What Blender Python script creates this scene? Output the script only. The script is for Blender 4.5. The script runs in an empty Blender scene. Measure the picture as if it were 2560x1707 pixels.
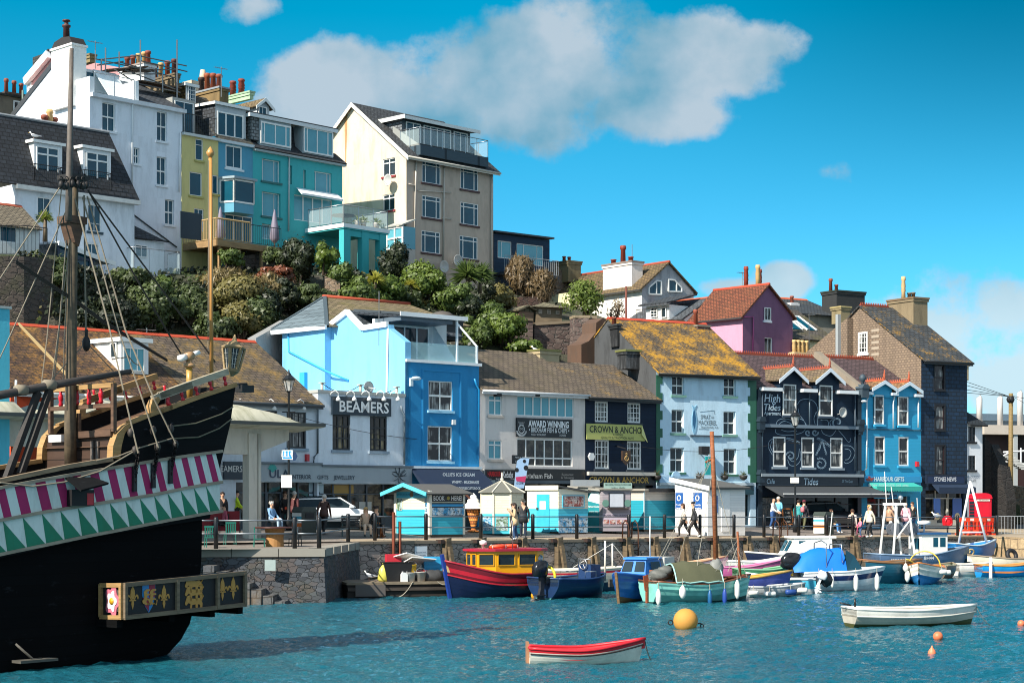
import bpy,bmesh,math,random
from mathutils import Vector,Matrix,noise
from math import sin,cos
MTR,MRO=Matrix.Translation,Matrix.Rotation
R=math.radians
RX90=MRO(R(90),4,'X')
random.seed(7)
sc=bpy.context.scene
col=sc.collection
# camera, sky, sun, exposure
F,CX,YH,H=4500.0,1280.0,1245.0,3.9
cam=bpy.data.objects.new('camera',bpy.data.cameras.new('camera'))
col.objects.link(cam)
cam.location=(0,0,H)
cam.rotation_euler=(R(90),0,0)
cam.data.sensor_width=36
cam.data.lens=36*F/2560
cam.data.shift_y=(YH-853.5)/2560
cam.data.clip_end=3000
sc.camera=cam
SUN_EL,SUN_B=R(39),R(46)
w=bpy.data.worlds.new('World');sc.world=w;w.use_nodes=True
nt=w.node_tree;nt.nodes.clear()
def wn(t,**k):
 n=nt.nodes.new(t)
 for a,b in k.items():setattr(n,a,b)
 return n
def wl(a,b):nt.links.new(a,b)
def wmath(op,a,b=None,clamp=False):
 n=wn('ShaderNodeMath',operation=op);n.use_clamp=clamp
 for i,v in enumerate((a,b)):
  if v is None:continue
  if isinstance(v,(int,float)):n.inputs[i].default_value=v
  else:wl(v,n.inputs[i])
 return n.outputs[0]
sky=wn('ShaderNodeTexSky',sky_type='NISHITA')
sky.sun_disc=False;sky.sun_elevation=SUN_EL;sky.sun_rotation=R(270)-SUN_B
sky.air_density=1.0;sky.dust_density=0.15;sky.ozone_density=2.5
tint=wn('ShaderNodeMix',data_type='RGBA',blend_type='MULTIPLY')
tint.inputs['Factor'].default_value=1
wl(sky.outputs[0],tint.inputs['A'])
geo=wn('ShaderNodeTexCoord')
sep=wn('ShaderNodeSeparateXYZ');wl(geo.outputs['Generated'],sep.inputs[0])
yy=wmath('MAXIMUM',sep.outputs[1],0.05)
gx=wmath('DIVIDE',sep.outputs[0],yy);gz=wmath('DIVIDE',sep.outputs[2],yy)
tel=wn('ShaderNodeMapRange');wl(sep.outputs[2],tel.inputs[0]);tel.inputs[1].default_value=.02;tel.inputs[2].default_value=.26
tcol=wn('ShaderNodeMix',data_type='RGBA');wl(tel.outputs[0],tcol.inputs['Factor']);tcol.inputs['A'].default_value=(.36,.82,1.14,1);tcol.inputs['B'].default_value=(.0,.78,.86,1)
dk1=wn('ShaderNodeMapRange',interpolation_type='SMOOTHSTEP');wl(gx,dk1.inputs[0]);dk1.inputs[1].default_value=-.02;dk1.inputs[2].default_value=.30
dk2=wn('ShaderNodeMapRange',interpolation_type='SMOOTHSTEP');wl(gz,dk2.inputs[0]);dk2.inputs[1].default_value=.10;dk2.inputs[2].default_value=.29
dk=wn('ShaderNodeMix',data_type='RGBA',blend_type='MULTIPLY');wl(wmath('MULTIPLY',dk1.outputs[0],dk2.outputs[0]),dk.inputs['Factor']);wl(tcol.outputs['Result'],dk.inputs['A']);dk.inputs['B'].default_value=(.5,.52,.55,1)
wl(dk.outputs['Result'],tint.inputs['B'])
comb=wn('ShaderNodeCombineXYZ');wl(gx,comb.inputs[0]);wl(gz,comb.inputs[1])
nz=wn('ShaderNodeTexNoise');nz.inputs['Scale'].default_value=15;nz.inputs['Detail'].default_value=12;nz.inputs['Roughness'].default_value=.6
wl(comb.outputs[0],nz.inputs['Vector'])
nz2=wn('ShaderNodeTexNoise');nz2.inputs['Scale'].default_value=11;nz2.inputs['Detail'].default_value=8
wl(comb.outputs[0],nz2.inputs['Vector'])
CL=[(1400,150,260,190,1.05),(1230,240,330,150,1),(860,230,230,130,1),(1010,290,420,110,.95),(1720,150,240,120,1),(1930,125,130,80,1),(1880,170,150,95,.95),(1560,260,280,100,.9),(1010,210,180,90,.8),(1420,330,200,50,.55),(760,200,130,80,.6),(620,15,80,45,.55),(2420,850,260,170,.72),(2260,790,170,60,.5),(1960,700,90,50,.95),(1830,720,110,28,.7),(2560,950,200,130,.85),(2080,430,60,30,.33),(1660,315,90,30,.3)]
dens=None
for(x,y,rx,ry,k)in CL:
 dx=wmath('DIVIDE',wmath('SUBTRACT',gx,(x-CX)/F),rx/F)
 dz=wmath('DIVIDE',wmath('SUBTRACT',gz,(YH-y)/F),ry/F)
 d2=wmath('ADD',wmath('MULTIPLY',dx,dx),wmath('MULTIPLY',dz,dz))
 g=wmath('MULTIPLY',wmath('SUBTRACT',1.25,d2),k)
 dens=g if dens is None else wmath('SMOOTH_MAX',dens,g)
 if dens is not g:dens.node.inputs[2].default_value=.35
nn=wmath('MULTIPLY',wmath('SUBTRACT',nz.outputs['Fac'],.5),3.9)
cov=wmath('ADD',dens,nn)
cm=wn('ShaderNodeMapRange',interpolation_type='SMOOTHSTEP');wl(cov,cm.inputs[0]);cm.inputs[1].default_value=.1;cm.inputs[2].default_value=.85
cm.inputs[4].default_value=.93
cr=wn('ShaderNodeValToRGB');wl(nz2.outputs['Fac'],cr.inputs[0])
cr.color_ramp.elements[0].position=.40;cr.color_ramp.elements[0].color=(1.1,2.7,3.7,1)
cr.color_ramp.elements[1].position=.58;cr.color_ramp.elements[1].color=(3.5,4.2,4.8,1)
mixc=wn('ShaderNodeMix',data_type='RGBA')
wl(cm.outputs[0],mixc.inputs['Factor']);wl(tint.outputs['Result'],mixc.inputs['A']);lowc=wn('ShaderNodeMix',data_type='RGBA');lz=wn('ShaderNodeMapRange');wl(gz,lz.inputs[0]);lz.inputs[1].default_value=.16;lz.inputs[2].default_value=.09;wl(lz.outputs[0],lowc.inputs['Factor']);wl(cr.outputs[0],lowc.inputs['A']);lowc.inputs['B'].default_value=(4.3,5.6,6.2,1)
wl(lowc.outputs['Result'],mixc.inputs['B'])
nb=wn('ShaderNodeTexNoise');nb.inputs['Scale'].default_value=2.6;nb.inputs['Detail'].default_value=7;wl(geo.outputs['Generated'],nb.inputs['Vector'])
bk=wn('ShaderNodeMapRange',interpolation_type='SMOOTHSTEP');wl(sep.outputs[1],bk.inputs[0]);bk.inputs[1].default_value=.75;bk.inputs[2].default_value=-.1
bn=wn('ShaderNodeMapRange',interpolation_type='SMOOTHSTEP');wl(nb.outputs['Fac'],bn.inputs[0]);bn.inputs[1].default_value=.36;bn.inputs[2].default_value=.62
mixb=wn('ShaderNodeMix',data_type='RGBA');wl(wmath('MULTIPLY',bk.outputs[0],bn.outputs[0]),mixb.inputs['Factor']);wl(mixc.outputs['Result'],mixb.inputs['A']);mixb.inputs['B'].default_value=(5.3,6.2,7.3,1)  # unseen bright clouds added behind the camera to fill the shaded fronts
bg=wn('ShaderNodeBackground');bg.inputs[1].default_value=0.087
wl(mixb.outputs['Result'],bg.inputs[0])
wo=wn('ShaderNodeOutputWorld');wl(bg.outputs[0],wo.inputs[0])
sun=bpy.data.objects.new('sun',bpy.data.lights.new('sun','SUN'));col.objects.link(sun)
sun.data.energy=4.9;sun.data.angle=R(.5);sun.data.color=(1,.93,.82)
SDIR=Vector((-cos(SUN_B)*cos(SUN_EL),-sin(SUN_B)*cos(SUN_EL),sin(SUN_EL)))
sun.rotation_euler=SDIR.to_track_quat('Z','Y').to_euler()
sc.cycles.filter_width=1.05
sc.view_settings.view_transform='Standard';sc.view_settings.look='None'
sc.view_settings.exposure=0.76;sc.view_settings.gamma=1
# pixels to points
ZM={'0':(0,0,.91875),'1':(0,60,3.7333),'2':(0,440,3.7333),'3':(400,160,3.7333),'4':(440,480,3.734),'5':(780,240,3.136),'6':(1200,560,2.94),'B1':(0,800,3.7333),'B2':(0,1180,2.975),'B3':(400,800,3.919),'B4':(480,1080,3.564),'B5':(640,720,3.267),'B6':(1160,840,3.92),'C1':(1600,760,3.267),'C2':(1960,680,3.267),'C3':(2060,1120,4.356),'C4':(1600,1120,3.92),'C5':(1200,1160,4.356),'C6':(880,1180,4.612),'C7':(1280,1440,1.8375),'n':(0,0,1)}
def q(k,x,y):
 ox,oy,s=ZM[k];return ox+x/s,oy+y/s
def P(x,y,D):return Vector(((x-CX)/F*D,D,H+(YH-y)/F*D))
def PK(k,x,y,D):return P(*q(k,x,y),D)
def Zof(y,D):return H+(YH-y)/F*D
class Fr:
 """a vertical plane: u runs along it, w into it, z up"""
 def __init__(s,O,a):
  s.O=Vector((O[0],O[1],0));s.a=a
  s.u=Vector((cos(a),sin(a),0));s.n=Vector((sin(a),-cos(a),0))
  s.M=MTR(s.O)@MRO(a,4,'Z')
 def hit(s,x,y,off=0):
  d=Vector(((x-CX)/F,1,(YH-y)/F))
  t=(off+s.O.dot(s.n))/d.dot(s.n)
  return d*t+Vector((0,0,H))
 def uv(s,x,y,off=0):
  p=s.hit(x,y,off);return(p-s.O).dot(s.u),p.z
 def k(s,k,x,y,off=0):return s.uv(*q(k,x,y),off)
 def rect(s,k,x0,y0,x1,y1,off=0):
  xm=(x0+x1)/2
  return s.k(k,x0,y0,off)[0],s.k(k,x1,y0,off)[0],s.k(k,xm,y1,off)[1],s.k(k,xm,y0,off)[1]
 def pt(s,u,w,z):return s.M@Vector((u,w,z))
 def left(s,u=0,w=0):
  """the frame of the wall facing left that starts at (u, w) and runs back"""
  o=s.pt(u,w,0);return Fr(o,s.a-math.pi/2)
# materials
MC={}
class NB:
 def __init__(s,name):
  s.m=bpy.data.materials.new(name);s.m.use_nodes=True
  s.t=s.m.node_tree;s.b=s.t.nodes['Principled BSDF']
  s.uvn=None
 def n(s,t,**k):
  x=s.t.nodes.new(t)
  for a,b in k.items():setattr(x,a,b)
  return x
 def l(s,a,b):s.t.links.new(a,b)
 def set(s,**k):
  for a,b in k.items():s.b.inputs[a.replace('_',' ')].default_value=b
 def uv(s,sx=1,sy=1,obj=False):
  tc=s.n('ShaderNodeTexCoord');mp=s.n('ShaderNodeMapping')
  s.l(tc.outputs['Object' if obj else 'UV'],mp.inputs[0]);mp.inputs['Scale'].default_value=(sx,sy,sx if obj else 1)
  return mp.outputs[0]
 def noise(s,vec,scale,detail=4,rough=.55):
  x=s.n('ShaderNodeTexNoise');s.l(vec,x.inputs['Vector'])
  x.inputs['Scale'].default_value=scale;x.inputs['Detail'].default_value=detail;x.inputs['Roughness'].default_value=rough
  return x.outputs['Fac']
 def brick(s,v,c1,c2,mo,w_,h,ms):
  x=s.n('ShaderNodeTexBrick');s.l(v,x.inputs['Vector'])
  for k,c in(('Color1',(*c1,1)),('Color2',(*c2,1)),('Mortar',(*mo,1)),('Scale',1),('Brick Width',w_),('Row Height',h),('Mortar Size',ms)):x.inputs[k].default_value=c
  return x
 def ramp(s,fac,a,b,inv=False):
  x=s.n('ShaderNodeMapRange');s.l(fac,x.inputs[0]);x.inputs[1].default_value=a;x.inputs[2].default_value=b
  if inv:x.inputs[3].default_value=1;x.inputs[4].default_value=0
  return x.outputs[0]
 def mul(s,a,b):
  x=s.n('ShaderNodeMath',operation='MULTIPLY')
  for i,v in enumerate((a,b)):
   if isinstance(v,(int,float)):x.inputs[i].default_value=v
   else:s.l(v,x.inputs[i])
  return x.outputs[0]
 def mix(s,fac,a,b,mode='MIX'):
  x=s.n('ShaderNodeMix',data_type='RGBA',blend_type=mode)
  for nm,v in(('Factor',fac),('A',a),('B',b)):
   if isinstance(v,(int,float)):x.inputs[nm].default_value=v
   elif isinstance(v,tuple):x.inputs[nm].default_value=(*v,1)if len(v)==3 else v
   else:s.l(v,x.inputs[nm])
  return x.outputs['Result']
 def color(s,c):s.l(c,s.b.inputs['Base Color'])
 def bump(s,h,strength=.3,dist=.02):
  x=s.n('ShaderNodeBump');s.l(h,x.inputs['Height']);x.inputs['Strength'].default_value=strength;x.inputs['Distance'].default_value=dist
  s.l(x.outputs[0],s.b.inputs['Normal'])
def C(h):
 """sRGB hex -> linear"""
 v=[int(h[i:i+2],16)/255 for i in(0,2,4)]
 return tuple(c/12.92 if c<=.04045 else((c+.055)/1.055)**2.4 for c in v)
def sh(c,f):
 if isinstance(c,str):c=C(c)
 return tuple(min(1,x*f)for x in c)
def memo(fn):
 def g(*a,**k):
  a=tuple(C(x)if isinstance(x,str)and len(x)==6 else x for x in a);k={n:C(x)if isinstance(x,str)and len(x)==6 else x for n,x in k.items()}
  key=(fn.__name__,a,tuple(sorted(k.items())))
  if key not in MC:MC[key]=fn(*a,**k)
  return MC[key]
 return g
@memo
def stucco(c,stain=.35,dirt=None):
 b=NB('painted_render');v=b.uv();dirt=dirt or sh(c,.45)
 streak=b.noise(b.uv(1.0,.2),1.4,9,.72);blot=b.noise(v,.9,8,.62);fine=b.noise(v,9,5,.7)
 stain=min(.9,stain*1.5);f=b.mul(b.ramp(streak,.48,.72),stain)
 cc=b.mix(f,c,dirt)
 cc=b.mix(b.mul(b.ramp(blot,.5,.8),stain*.8),cc,sh(c,.72))
 cc=b.mix(b.mul(b.ramp(fine,.64,.74),stain*.5),cc,dirt)
 b.color(cc);b.set(Roughness=.75);b.bump(fine,.35,.02);return b.m
@memo
def paint(c,rough=.45,var=.22):
 b=NB('paint');v=b.uv(obj=True);n=b.noise(v,2.3,6,.65);n2=b.noise(v,14,4)
 cc=b.mix(b.mul(b.ramp(n,.45,.75),var),c,sh(c,.5));cc=b.mix(b.mul(b.ramp(n2,.6,.75),var*.6),cc,sh(c,.6))
 b.color(cc);b.set(Roughness=rough);b.bump(n2,.12,.01);return b.m
@memo
def flat(c,rough=.6):
 b=NB('plain');n=b.noise(b.uv(obj=True),6,4)
 b.color(b.mix(b.mul(n,.3),c,sh(c,.7)));b.set(Roughness=rough);return b.m
@memo
def metal(c,rough=.35):
 b=NB('metal');n=b.noise(b.uv(obj=True),5,5)
 b.color(b.mix(b.mul(n,.4),c,sh(c,.5)));b.set(Metallic=.8,Roughness=rough);return b.m
@memo
def wood(c,c2=None,sx=9,rough=.7):
 b=NB('wood');v=b.uv(1,sx);g=b.noise(v,1.2,7,.65);g2=b.noise(b.uv(obj=True),1.7,5)
 cc=b.mix(b.ramp(g,.35,.7),c,c2 or sh(c,.45));cc=b.mix(b.mul(b.ramp(g2,.5,.75),.5),cc,sh(c,.4))
 b.color(cc);b.set(Roughness=rough);b.bump(g,.35,.015);return b.m
@memo
def planks(c,w=.2,gap=.03,dark=.35,var=.3,rough=.65,worn=None,spec=.25):
 """horizontal boards"""
 b=NB('boards');br=b.brick(b.uv(),c,sh(c,1-var),sh(c,dark),3.1,w,gap*w*2);br.inputs['Mortar Smooth'].default_value=.2
 n=b.noise(b.uv(1,7),1.5,6,.65)
 cc=b.mix(b.mul(b.ramp(n,.45,.75),var),br.outputs['Color'],sh(c,.45))
 if worn:cc=b.mix(b.ramp(b.noise(b.uv(.8,2.2),1.6,9,.72),.60,.68),cc,worn)
 b.color(cc);b.set(Roughness=rough,Specular_IOR_Level=spec);b.bump(br.outputs['Fac'],-.6,.02);return b.m
@memo
def tiles(c1,c2,lichen=(.5,.28,.02),amt=.3,row=.17,tw=.26,moss=0,dark=.35,lsc=1.0):
 """slates or tiles with patches of lichen"""
 b=NB('roof_covering');v=b.uv();br=b.brick(v,c1,sh(c2,1.2),sh(c1,dark*.6),tw,row,.03);br.inputs['Bias'].default_value=-.1
 n=b.noise(v,.9*lsc,5,.6);n2=b.noise(b.uv(1,2.2),5.5*lsc,10,.8);n3=b.noise(v,13,5,.7);c1=sh(c1,.78);c2=sh(c2,.78)
 st=b.noise(b.uv(3,.3),1.2,5,.6)
 cc=b.mix(b.mul(b.ramp(st,.45,.75),.55),br.outputs['Color'],sh(c1,.45))
 cc=b.mix(b.mul(b.ramp(n3,.5,.7),.5),cc,sh(c2,1.7))
 if moss:cc=b.mix(b.mul(b.ramp(n,.42,.62),moss),cc,(.09,.08,.02))
 s=b.n('ShaderNodeMath',operation='ADD');b.l(b.mul(n,.42),s.inputs[0]);b.l(b.mul(n2,.73),s.inputs[1])
 cc=b.mix(b.ramp(s.outputs[0],.735-amt*.17,.80-amt*.15),cc,b.mix(n3,sh(lichen,.7),sh(lichen,1.25)))
 b.color(cc);b.set(Roughness=.8);b.bump(br.outputs['Fac'],-.7,.03);return b.m
@memo
def rubble(c1,c2,mort,sx=1.6,sy=2.6,moss=0,edge=.06,c3=None):
 b=NB('rubble_stone');v=b.uv(sx,sy)
 dn=b.n('ShaderNodeTexNoise');b.l(v,dn.inputs['Vector']);dn.inputs['Scale'].default_value=1.6
 dv=b.n('ShaderNodeMix',data_type='RGBA',blend_type='LINEAR_LIGHT');dv.inputs['Factor'].default_value=.22
 b.l(v,dv.inputs['A']);b.l(dn.outputs['Color'],dv.inputs['B'])
 vo=b.n('ShaderNodeTexVoronoi',distance='CHEBYCHEV');b.l(dv.outputs['Result'],vo.inputs['Vector']);vo.inputs['Scale'].default_value=1;vo.inputs['Randomness'].default_value=.8
 ve=b.n('ShaderNodeTexVoronoi',feature='DISTANCE_TO_EDGE');b.l(dv.outputs['Result'],ve.inputs['Vector']);ve.inputs['Scale'].default_value=1;ve.inputs['Randomness'].default_value=.8
 sp=b.n('ShaderNodeSeparateColor');b.l(vo.outputs['Color'],sp.inputs[0])
 cc=b.mix(sp.outputs[0],c1,c2)
 if c3:cc=b.mix(b.ramp(sp.outputs[1],.6,.75),cc,c3)
 n=b.noise(b.uv(),5,7,.7);cc=b.mix(b.mul(n,.6),cc,sh(c1,.35))
 cc=b.mix(b.ramp(ve.outputs['Distance'],0,edge,True),cc,mort)
 if moss:cc=b.mix(b.mul(b.ramp(b.noise(b.uv(),1.1,6),.5,.62),moss),cc,(.05,.06,.02))
 b.color(cc);b.set(Roughness=.9)
 s=b.n('ShaderNodeMath',operation='ADD');b.l(b.ramp(ve.outputs['Distance'],0,edge*1.6),s.inputs[0]);b.l(b.mul(n,.5),s.inputs[1])
 b.bump(s.outputs[0],.8,.05);return b.m
@memo
def ashlar(c1,c2,mort,bw=.9,rh=.42,wet=0):
 b=NB('stone_blocks');v=b.uv()
 dn=b.n('ShaderNodeTexNoise');b.l(v,dn.inputs['Vector']);dn.inputs['Scale'].default_value=1.1;dn.inputs['Detail'].default_value=3
 dv=b.n('ShaderNodeMix',data_type='RGBA',blend_type='LINEAR_LIGHT');dv.inputs['Factor'].default_value=.10
 b.l(v,dv.inputs['A']);b.l(dn.outputs['Color'],dv.inputs['B'])
 br=b.brick(dv.outputs['Result'],c1,c2,mort,bw,rh,.022);br.offset=.37;br.squash=.72;br.squash_frequency=2
 n=b.noise(v,3.5,8,.72);n2=b.noise(v,.9,4)
 cc=b.mix(b.mul(b.ramp(n,.38,.7),.75),br.outputs['Color'],sh(c1,.28));cc=b.mix(b.mul(b.ramp(n2,.5,.7),.5),cc,(.20,.13,.07))
 b.color(cc);b.set(Roughness=.85)
 s=b.n('ShaderNodeMath',operation='SUBTRACT');b.l(n,s.inputs[0]);b.l(br.outputs['Fac'],s.inputs[1])
 b.bump(s.outputs[0],.8,.05);return b.m
@memo
def glass(kind='dark'):
 """window panes: dark room, pale blind, net curtain behind glass, sky reflection tinted in"""
 b=NB('window_pane');v=b.uv(obj=True)
 tc=b.n('ShaderNodeObjectInfo');n=b.noise(v,.9,3);fold=b.noise(b.uv(9,.5),1.2,4)
 base={'dark':(.012,.02,.026),'blind_sky':(.07,.28,.36),'curtain':(.018,.022,.024),'navy':(.004,.045,.075),'shop':(.02,.022,.022),'warm':(.03,.03,.025)}[kind]
 c2={'dark':(.03,.05,.06),'blind_sky':(.14,.42,.50),'curtain':(.36,.36,.34),'navy':(.01,.10,.15),'shop':(.10,.09,.07),'warm':(.30,.24,.12)}[kind]  # cyan panes: sky reflection painted in along with the blinds
 if kind in('curtain','warm'):f=b.mul(b.ramp(n,.46,.56),b.ramp(fold,.42,.58))
 elif kind=='shop':f=b.ramp(b.noise(v,2.4,6,.7),.45,.65)
 else:f=n
 b.color(b.mix(f,base,c2))
 b.set(Roughness=.04,IOR=1.5,Specular_IOR_Level=.32)
 wv=b.noise(v,1.6,2);b.bump(wv,.10,.05);return b.m
@memo
def clear(c=(.75,.92,.93),alpha=.22):
 b=NB('clear_pane');b.set(Base_Color=(*c,1),Roughness=.03,Alpha=alpha,IOR=1.5);return b.m
@memo
def leaf(c,c2,trans=.3):
 b=NB('leaves');v=b.uv(obj=True);n=b.noise(v,.55,3);n2=b.noise(v,6,3,.7)
 cc=b.mix(b.ramp(n,.35,.65),c,c2);cc=b.mix(b.mul(b.ramp(n2,.4,.7),.6),cc,sh(c2,1.7))
 b.color(cc);b.set(Roughness=.5)
 tr=b.n('ShaderNodeBsdfTranslucent');b.l(cc,tr.inputs[0])
 mx=b.n('ShaderNodeMixShader');mx.inputs[0].default_value=trans
 b.l(b.b.outputs[0],mx.inputs[1]);b.l(tr.outputs[0],mx.inputs[2]);b.l(mx.outputs[0],b.t.nodes['Material Output'].inputs[0]);return b.m
WHITE='e8e8e4';BLK=(.012,.012,.014)
# mesh builder
class MB:
 def __init__(s,fr=None):s.v=[];s.f=[];s.mi=[];s.sm=[];s.M=fr.M if isinstance(fr,Fr)else(fr or Matrix());s.cur=0;s.smooth=False
 def add(s,vs,fs,smooth=None):
  o=len(s.v);s.v+=[s.M@Vector(p)for p in vs]
  for f in fs:s.f.append(tuple(o+i for i in f));s.mi.append(s.cur);s.sm.append(s.smooth if smooth is None else smooth)
  return s
 def box(s,x0,x1,y0,y1,z0,z1):
  return s.add([(x0,y0,z0),(x1,y0,z0),(x1,y1,z0),(x0,y1,z0),(x0,y0,z1),(x1,y0,z1),(x1,y1,z1),(x0,y1,z1)],[(0,3,2,1),(4,5,6,7),(0,1,5,4),(1,2,6,5),(2,3,7,6),(3,0,4,7)])
 def prism(s,pts,y0,y1):
  n=len(pts);return s.add([(x,y0,z)for x,z in pts]+[(x,y1,z)for x,z in pts],[tuple(range(n)),tuple(range(2*n-1,n-1,-1))]+[(i,(i+1)%n,n+(i+1)%n,n+i)for i in range(n)])
 def prismz(s,pts,z0,z1):
  n=len(pts);return s.add([(x,y,z0)for x,y in pts]+[(x,y,z1)for x,y in pts],[tuple(range(n-1,-1,-1)),tuple(range(n,2*n))]+[(i,(i+1)%n,n+(i+1)%n,n+i)for i in range(n)])
 def quad(s,*p):return s.add(list(p),[tuple(range(len(p)))])
 def slab(s,pts,t):
  p=[Vector(x)for x in pts];n=(p[1]-p[0]).cross(p[-1]-p[0]).normalized()
  if n.z<0:n=-n
  k=len(p);return s.add([tuple(x+n*t)for x in p]+[tuple(x)for x in p],[tuple(range(k)),tuple(range(2*k-1,k-1,-1))]+[(i,(i+1)%k,k+(i+1)%k,k+i)for i in range(k)])
 def tube(s,pts,r,n=6,cap=True):
  pts=[Vector(p)for p in pts];rs=r if isinstance(r,(list,tuple))else[r]*len(pts);vs=[];fs=[]
  for i,p in enumerate(pts):
   d=(pts[min(i+1,len(pts)-1)]-pts[max(i-1,0)])
   d=d.normalized()if d.length>1e-9 else Vector((0,0,1))
   a=d.cross(Vector((0,0,1))if abs(d.z)<.95 else Vector((1,0,0))).normalized();b=d.cross(a)
   for j in range(n):
    t=2*math.pi*j/n;vs.append(tuple(p+(a*cos(t)+b*sin(t))*rs[i]))
  for i in range(len(pts)-1):
   for j in range(n):fs.append((i*n+j,i*n+(j+1)%n,(i+1)*n+(j+1)%n,(i+1)*n+j))
  if cap:fs+=[tuple(range(n-1,-1,-1)),tuple(range((len(pts)-1)*n,len(pts)*n))]
  return s.add(vs,fs,n>=6)
 def bar(s,a,b,w,h=None):
  a=Vector(a);b=Vector(b);d=(b-a).normalized();h=h or w
  x=d.cross(Vector((0,0,1))if abs(d.z)<.95 else Vector((0,1,0))).normalized()*w/2;y=d.cross(x).normalized()*h/2
  vs=[tuple(c+i*x+j*y)for c in(a,b)for i,j in((-1,-1),(1,-1),(1,1),(-1,1))]
  return s.add(vs,[(3,2,1,0),(4,5,6,7),(0,1,5,4),(1,2,6,5),(2,3,7,6),(3,0,4,7)])
 def lathe(s,c,prof,n=12,smooth=True,axis='z',ph=0):
  vs=[];fs=[];m=len(prof)
  for r,z in prof:
   for j in range(n):
    t=2*math.pi*j/n+ph;a,b=r*cos(t),r*sin(t)
    vs.append({'z':(c[0]+a,c[1]+b,c[2]+z),'x':(c[0]+z,c[1]+a,c[2]+b),'y':(c[0]+a,c[1]+z,c[2]+b)}[axis])
  for i in range(m-1):
   for j in range(n):fs.append((i*n+j,i*n+(j+1)%n,(i+1)*n+(j+1)%n,(i+1)*n+j))
  fs+=[tuple(range(n-1,-1,-1)),tuple(range((m-1)*n,m*n))]
  return s.add(vs,fs,smooth)
 def ball(s,c,r,n=12,sq=(1,1,1)):
  vs=[];fs=[];m=max(4,n//2)
  for i in range(m+1):
   t=math.pi*i/m
   for j in range(n):
    p=2*math.pi*j/n;vs.append((c[0]+r*sq[0]*sin(t)*cos(p),c[1]+r*sq[1]*sin(t)*sin(p),c[2]+r*sq[2]*cos(t)))
  for i in range(m):
   for j in range(n):fs.append((i*n+j,i*n+(j+1)%n,(i+1)*n+(j+1)%n,(i+1)*n+j))
  return s.add(vs,fs,True)
 def torus(s,c,R_,r,n=20,m=8,M=None):
  M=M or Matrix();vs=[];fs=[]
  for i in range(n):
   t=2*math.pi*i/n
   for j in range(m):
    p=2*math.pi*j/m;v=M@Vector(((R_+r*cos(p))*cos(t),(R_+r*cos(p))*sin(t),r*sin(p)))
    vs.append((c[0]+v.x,c[1]+v.y,c[2]+v.z))
  for i in range(n):
   for j in range(m):fs.append((i*m+j,((i+1)%n)*m+j,((i+1)%n)*m+(j+1)%m,i*m+(j+1)%m))
  return s.add(vs,fs,True)
 def loft(s,rings,closed=True,smooth=True,cap=False):
  n=len(rings[0]);vs=[p for r in rings for p in r];fs=[]
  for i in range(len(rings)-1):
   for j in range(n if closed else n-1):fs.append((i*n+j,i*n+(j+1)%n,(i+1)*n+(j+1)%n,(i+1)*n+j))
  if cap:fs+=[tuple(range(n-1,-1,-1)),tuple(range((len(rings)-1)*n,len(rings)*n))]
  return s.add(vs,fs,smooth)
 def lump(s,c,r,sq=(1,1,1)):
  o=len(s.v);s.ball((0,0,0),1,14,sq);inv=s.M.inverted()
  for i in range(o,len(s.v)):p=inv@s.v[i];p=p*(r*(1+.35*noise.noise(p*2.3+Vector(c))+.15*noise.noise(p*6)));s.v[i]=s.M@(p+Vector(c))
 def text(s,txt,u,z,h,w=None,y=-.02,bold=0.0,shear=0,align='CENTER',rot=0):
  cu=bpy.data.curves.new('t','FONT');cu.body=txt;cu.align_x='LEFT';cu.offset=bold;cu.shear=shear;cu.resolution_u=2
  ob=bpy.data.objects.new('t',cu);col.objects.link(ob)
  me=bpy.data.meshes.new_from_object(ob.evaluated_get(bpy.context.evaluated_depsgraph_get()))
  bpy.data.objects.remove(ob);bpy.data.curves.remove(cu)
  if len(me.vertices):
   xs=[v.co.x for v in me.vertices];x0,x1=min(xs),max(xs);capH=.69
   ky=h/capH;kx=(w/(x1-x0))if w else ky
   ca,sa=cos(rot),sin(rot);vs=[]
   for v in me.vertices:
    a=(v.co.x-(x0+x1)/2)*kx;b=(v.co.y-capH/2)*ky
    if align=='LEFT':a=(v.co.x-x0)*kx
    vs.append((u+a*ca-b*sa,y,z+a*sa+b*ca))
   s.add(vs,[tuple(p.vertices)for p in me.polygons],False)
  bpy.data.meshes.remove(me);return s
 def build(s,name,mats,parent=None,loc=None,ground=None):
  if not isinstance(mats,(list,tuple)):mats=[mats]
  me=bpy.data.meshes.new(name)
  if parent is not None:inv=WM[parent.name].inverted();vs=[inv@v for v in s.v]
  elif loc is not None:L=Vector(loc);vs=[v-L for v in s.v]
  else:vs=s.v
  me.from_pydata([tuple(v)for v in vs],[],s.f)
  for m in mats:me.materials.append(m)
  bm=bmesh.new();bm.from_mesh(me);bm.faces.ensure_lookup_table()
  for f,mi,sm in zip(bm.faces,s.mi,s.sm):f.material_index=min(mi,len(mats)-1);f.smooth=sm
  bmesh.ops.recalc_face_normals(bm,faces=bm.faces[:])
  uvl=bm.loops.layers.uv.new('uv')
  for f in bm.faces:
   n=f.normal
   t=Vector((-n.y,n.x,0))if abs(n.z)<.97 else Vector((1,0,0))
   t=t.normalized()if t.length>1e-6 else Vector((1,0,0));b=n.cross(t)
   for lp in f.loops:lp[uvl].uv=(lp.vert.co.dot(t),lp.vert.co.dot(b))
  bm.to_mesh(me);bm.free()
  ob=bpy.data.objects.new(name,me);col.objects.link(ob)
  if parent is not None:ob.parent=parent;WM[ob.name]=WM[parent.name]
  else:ob.location=loc or(0,0,0);WM[ob.name]=MTR(loc or(0,0,0))
  return ob
WM={}
def tag(o,label=None,cat=None,group=None,kind=None):
 for k,v in(('label',label),('category',cat),('group',group),('kind',kind)):
  if v:o[k]=v
 return o
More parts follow.
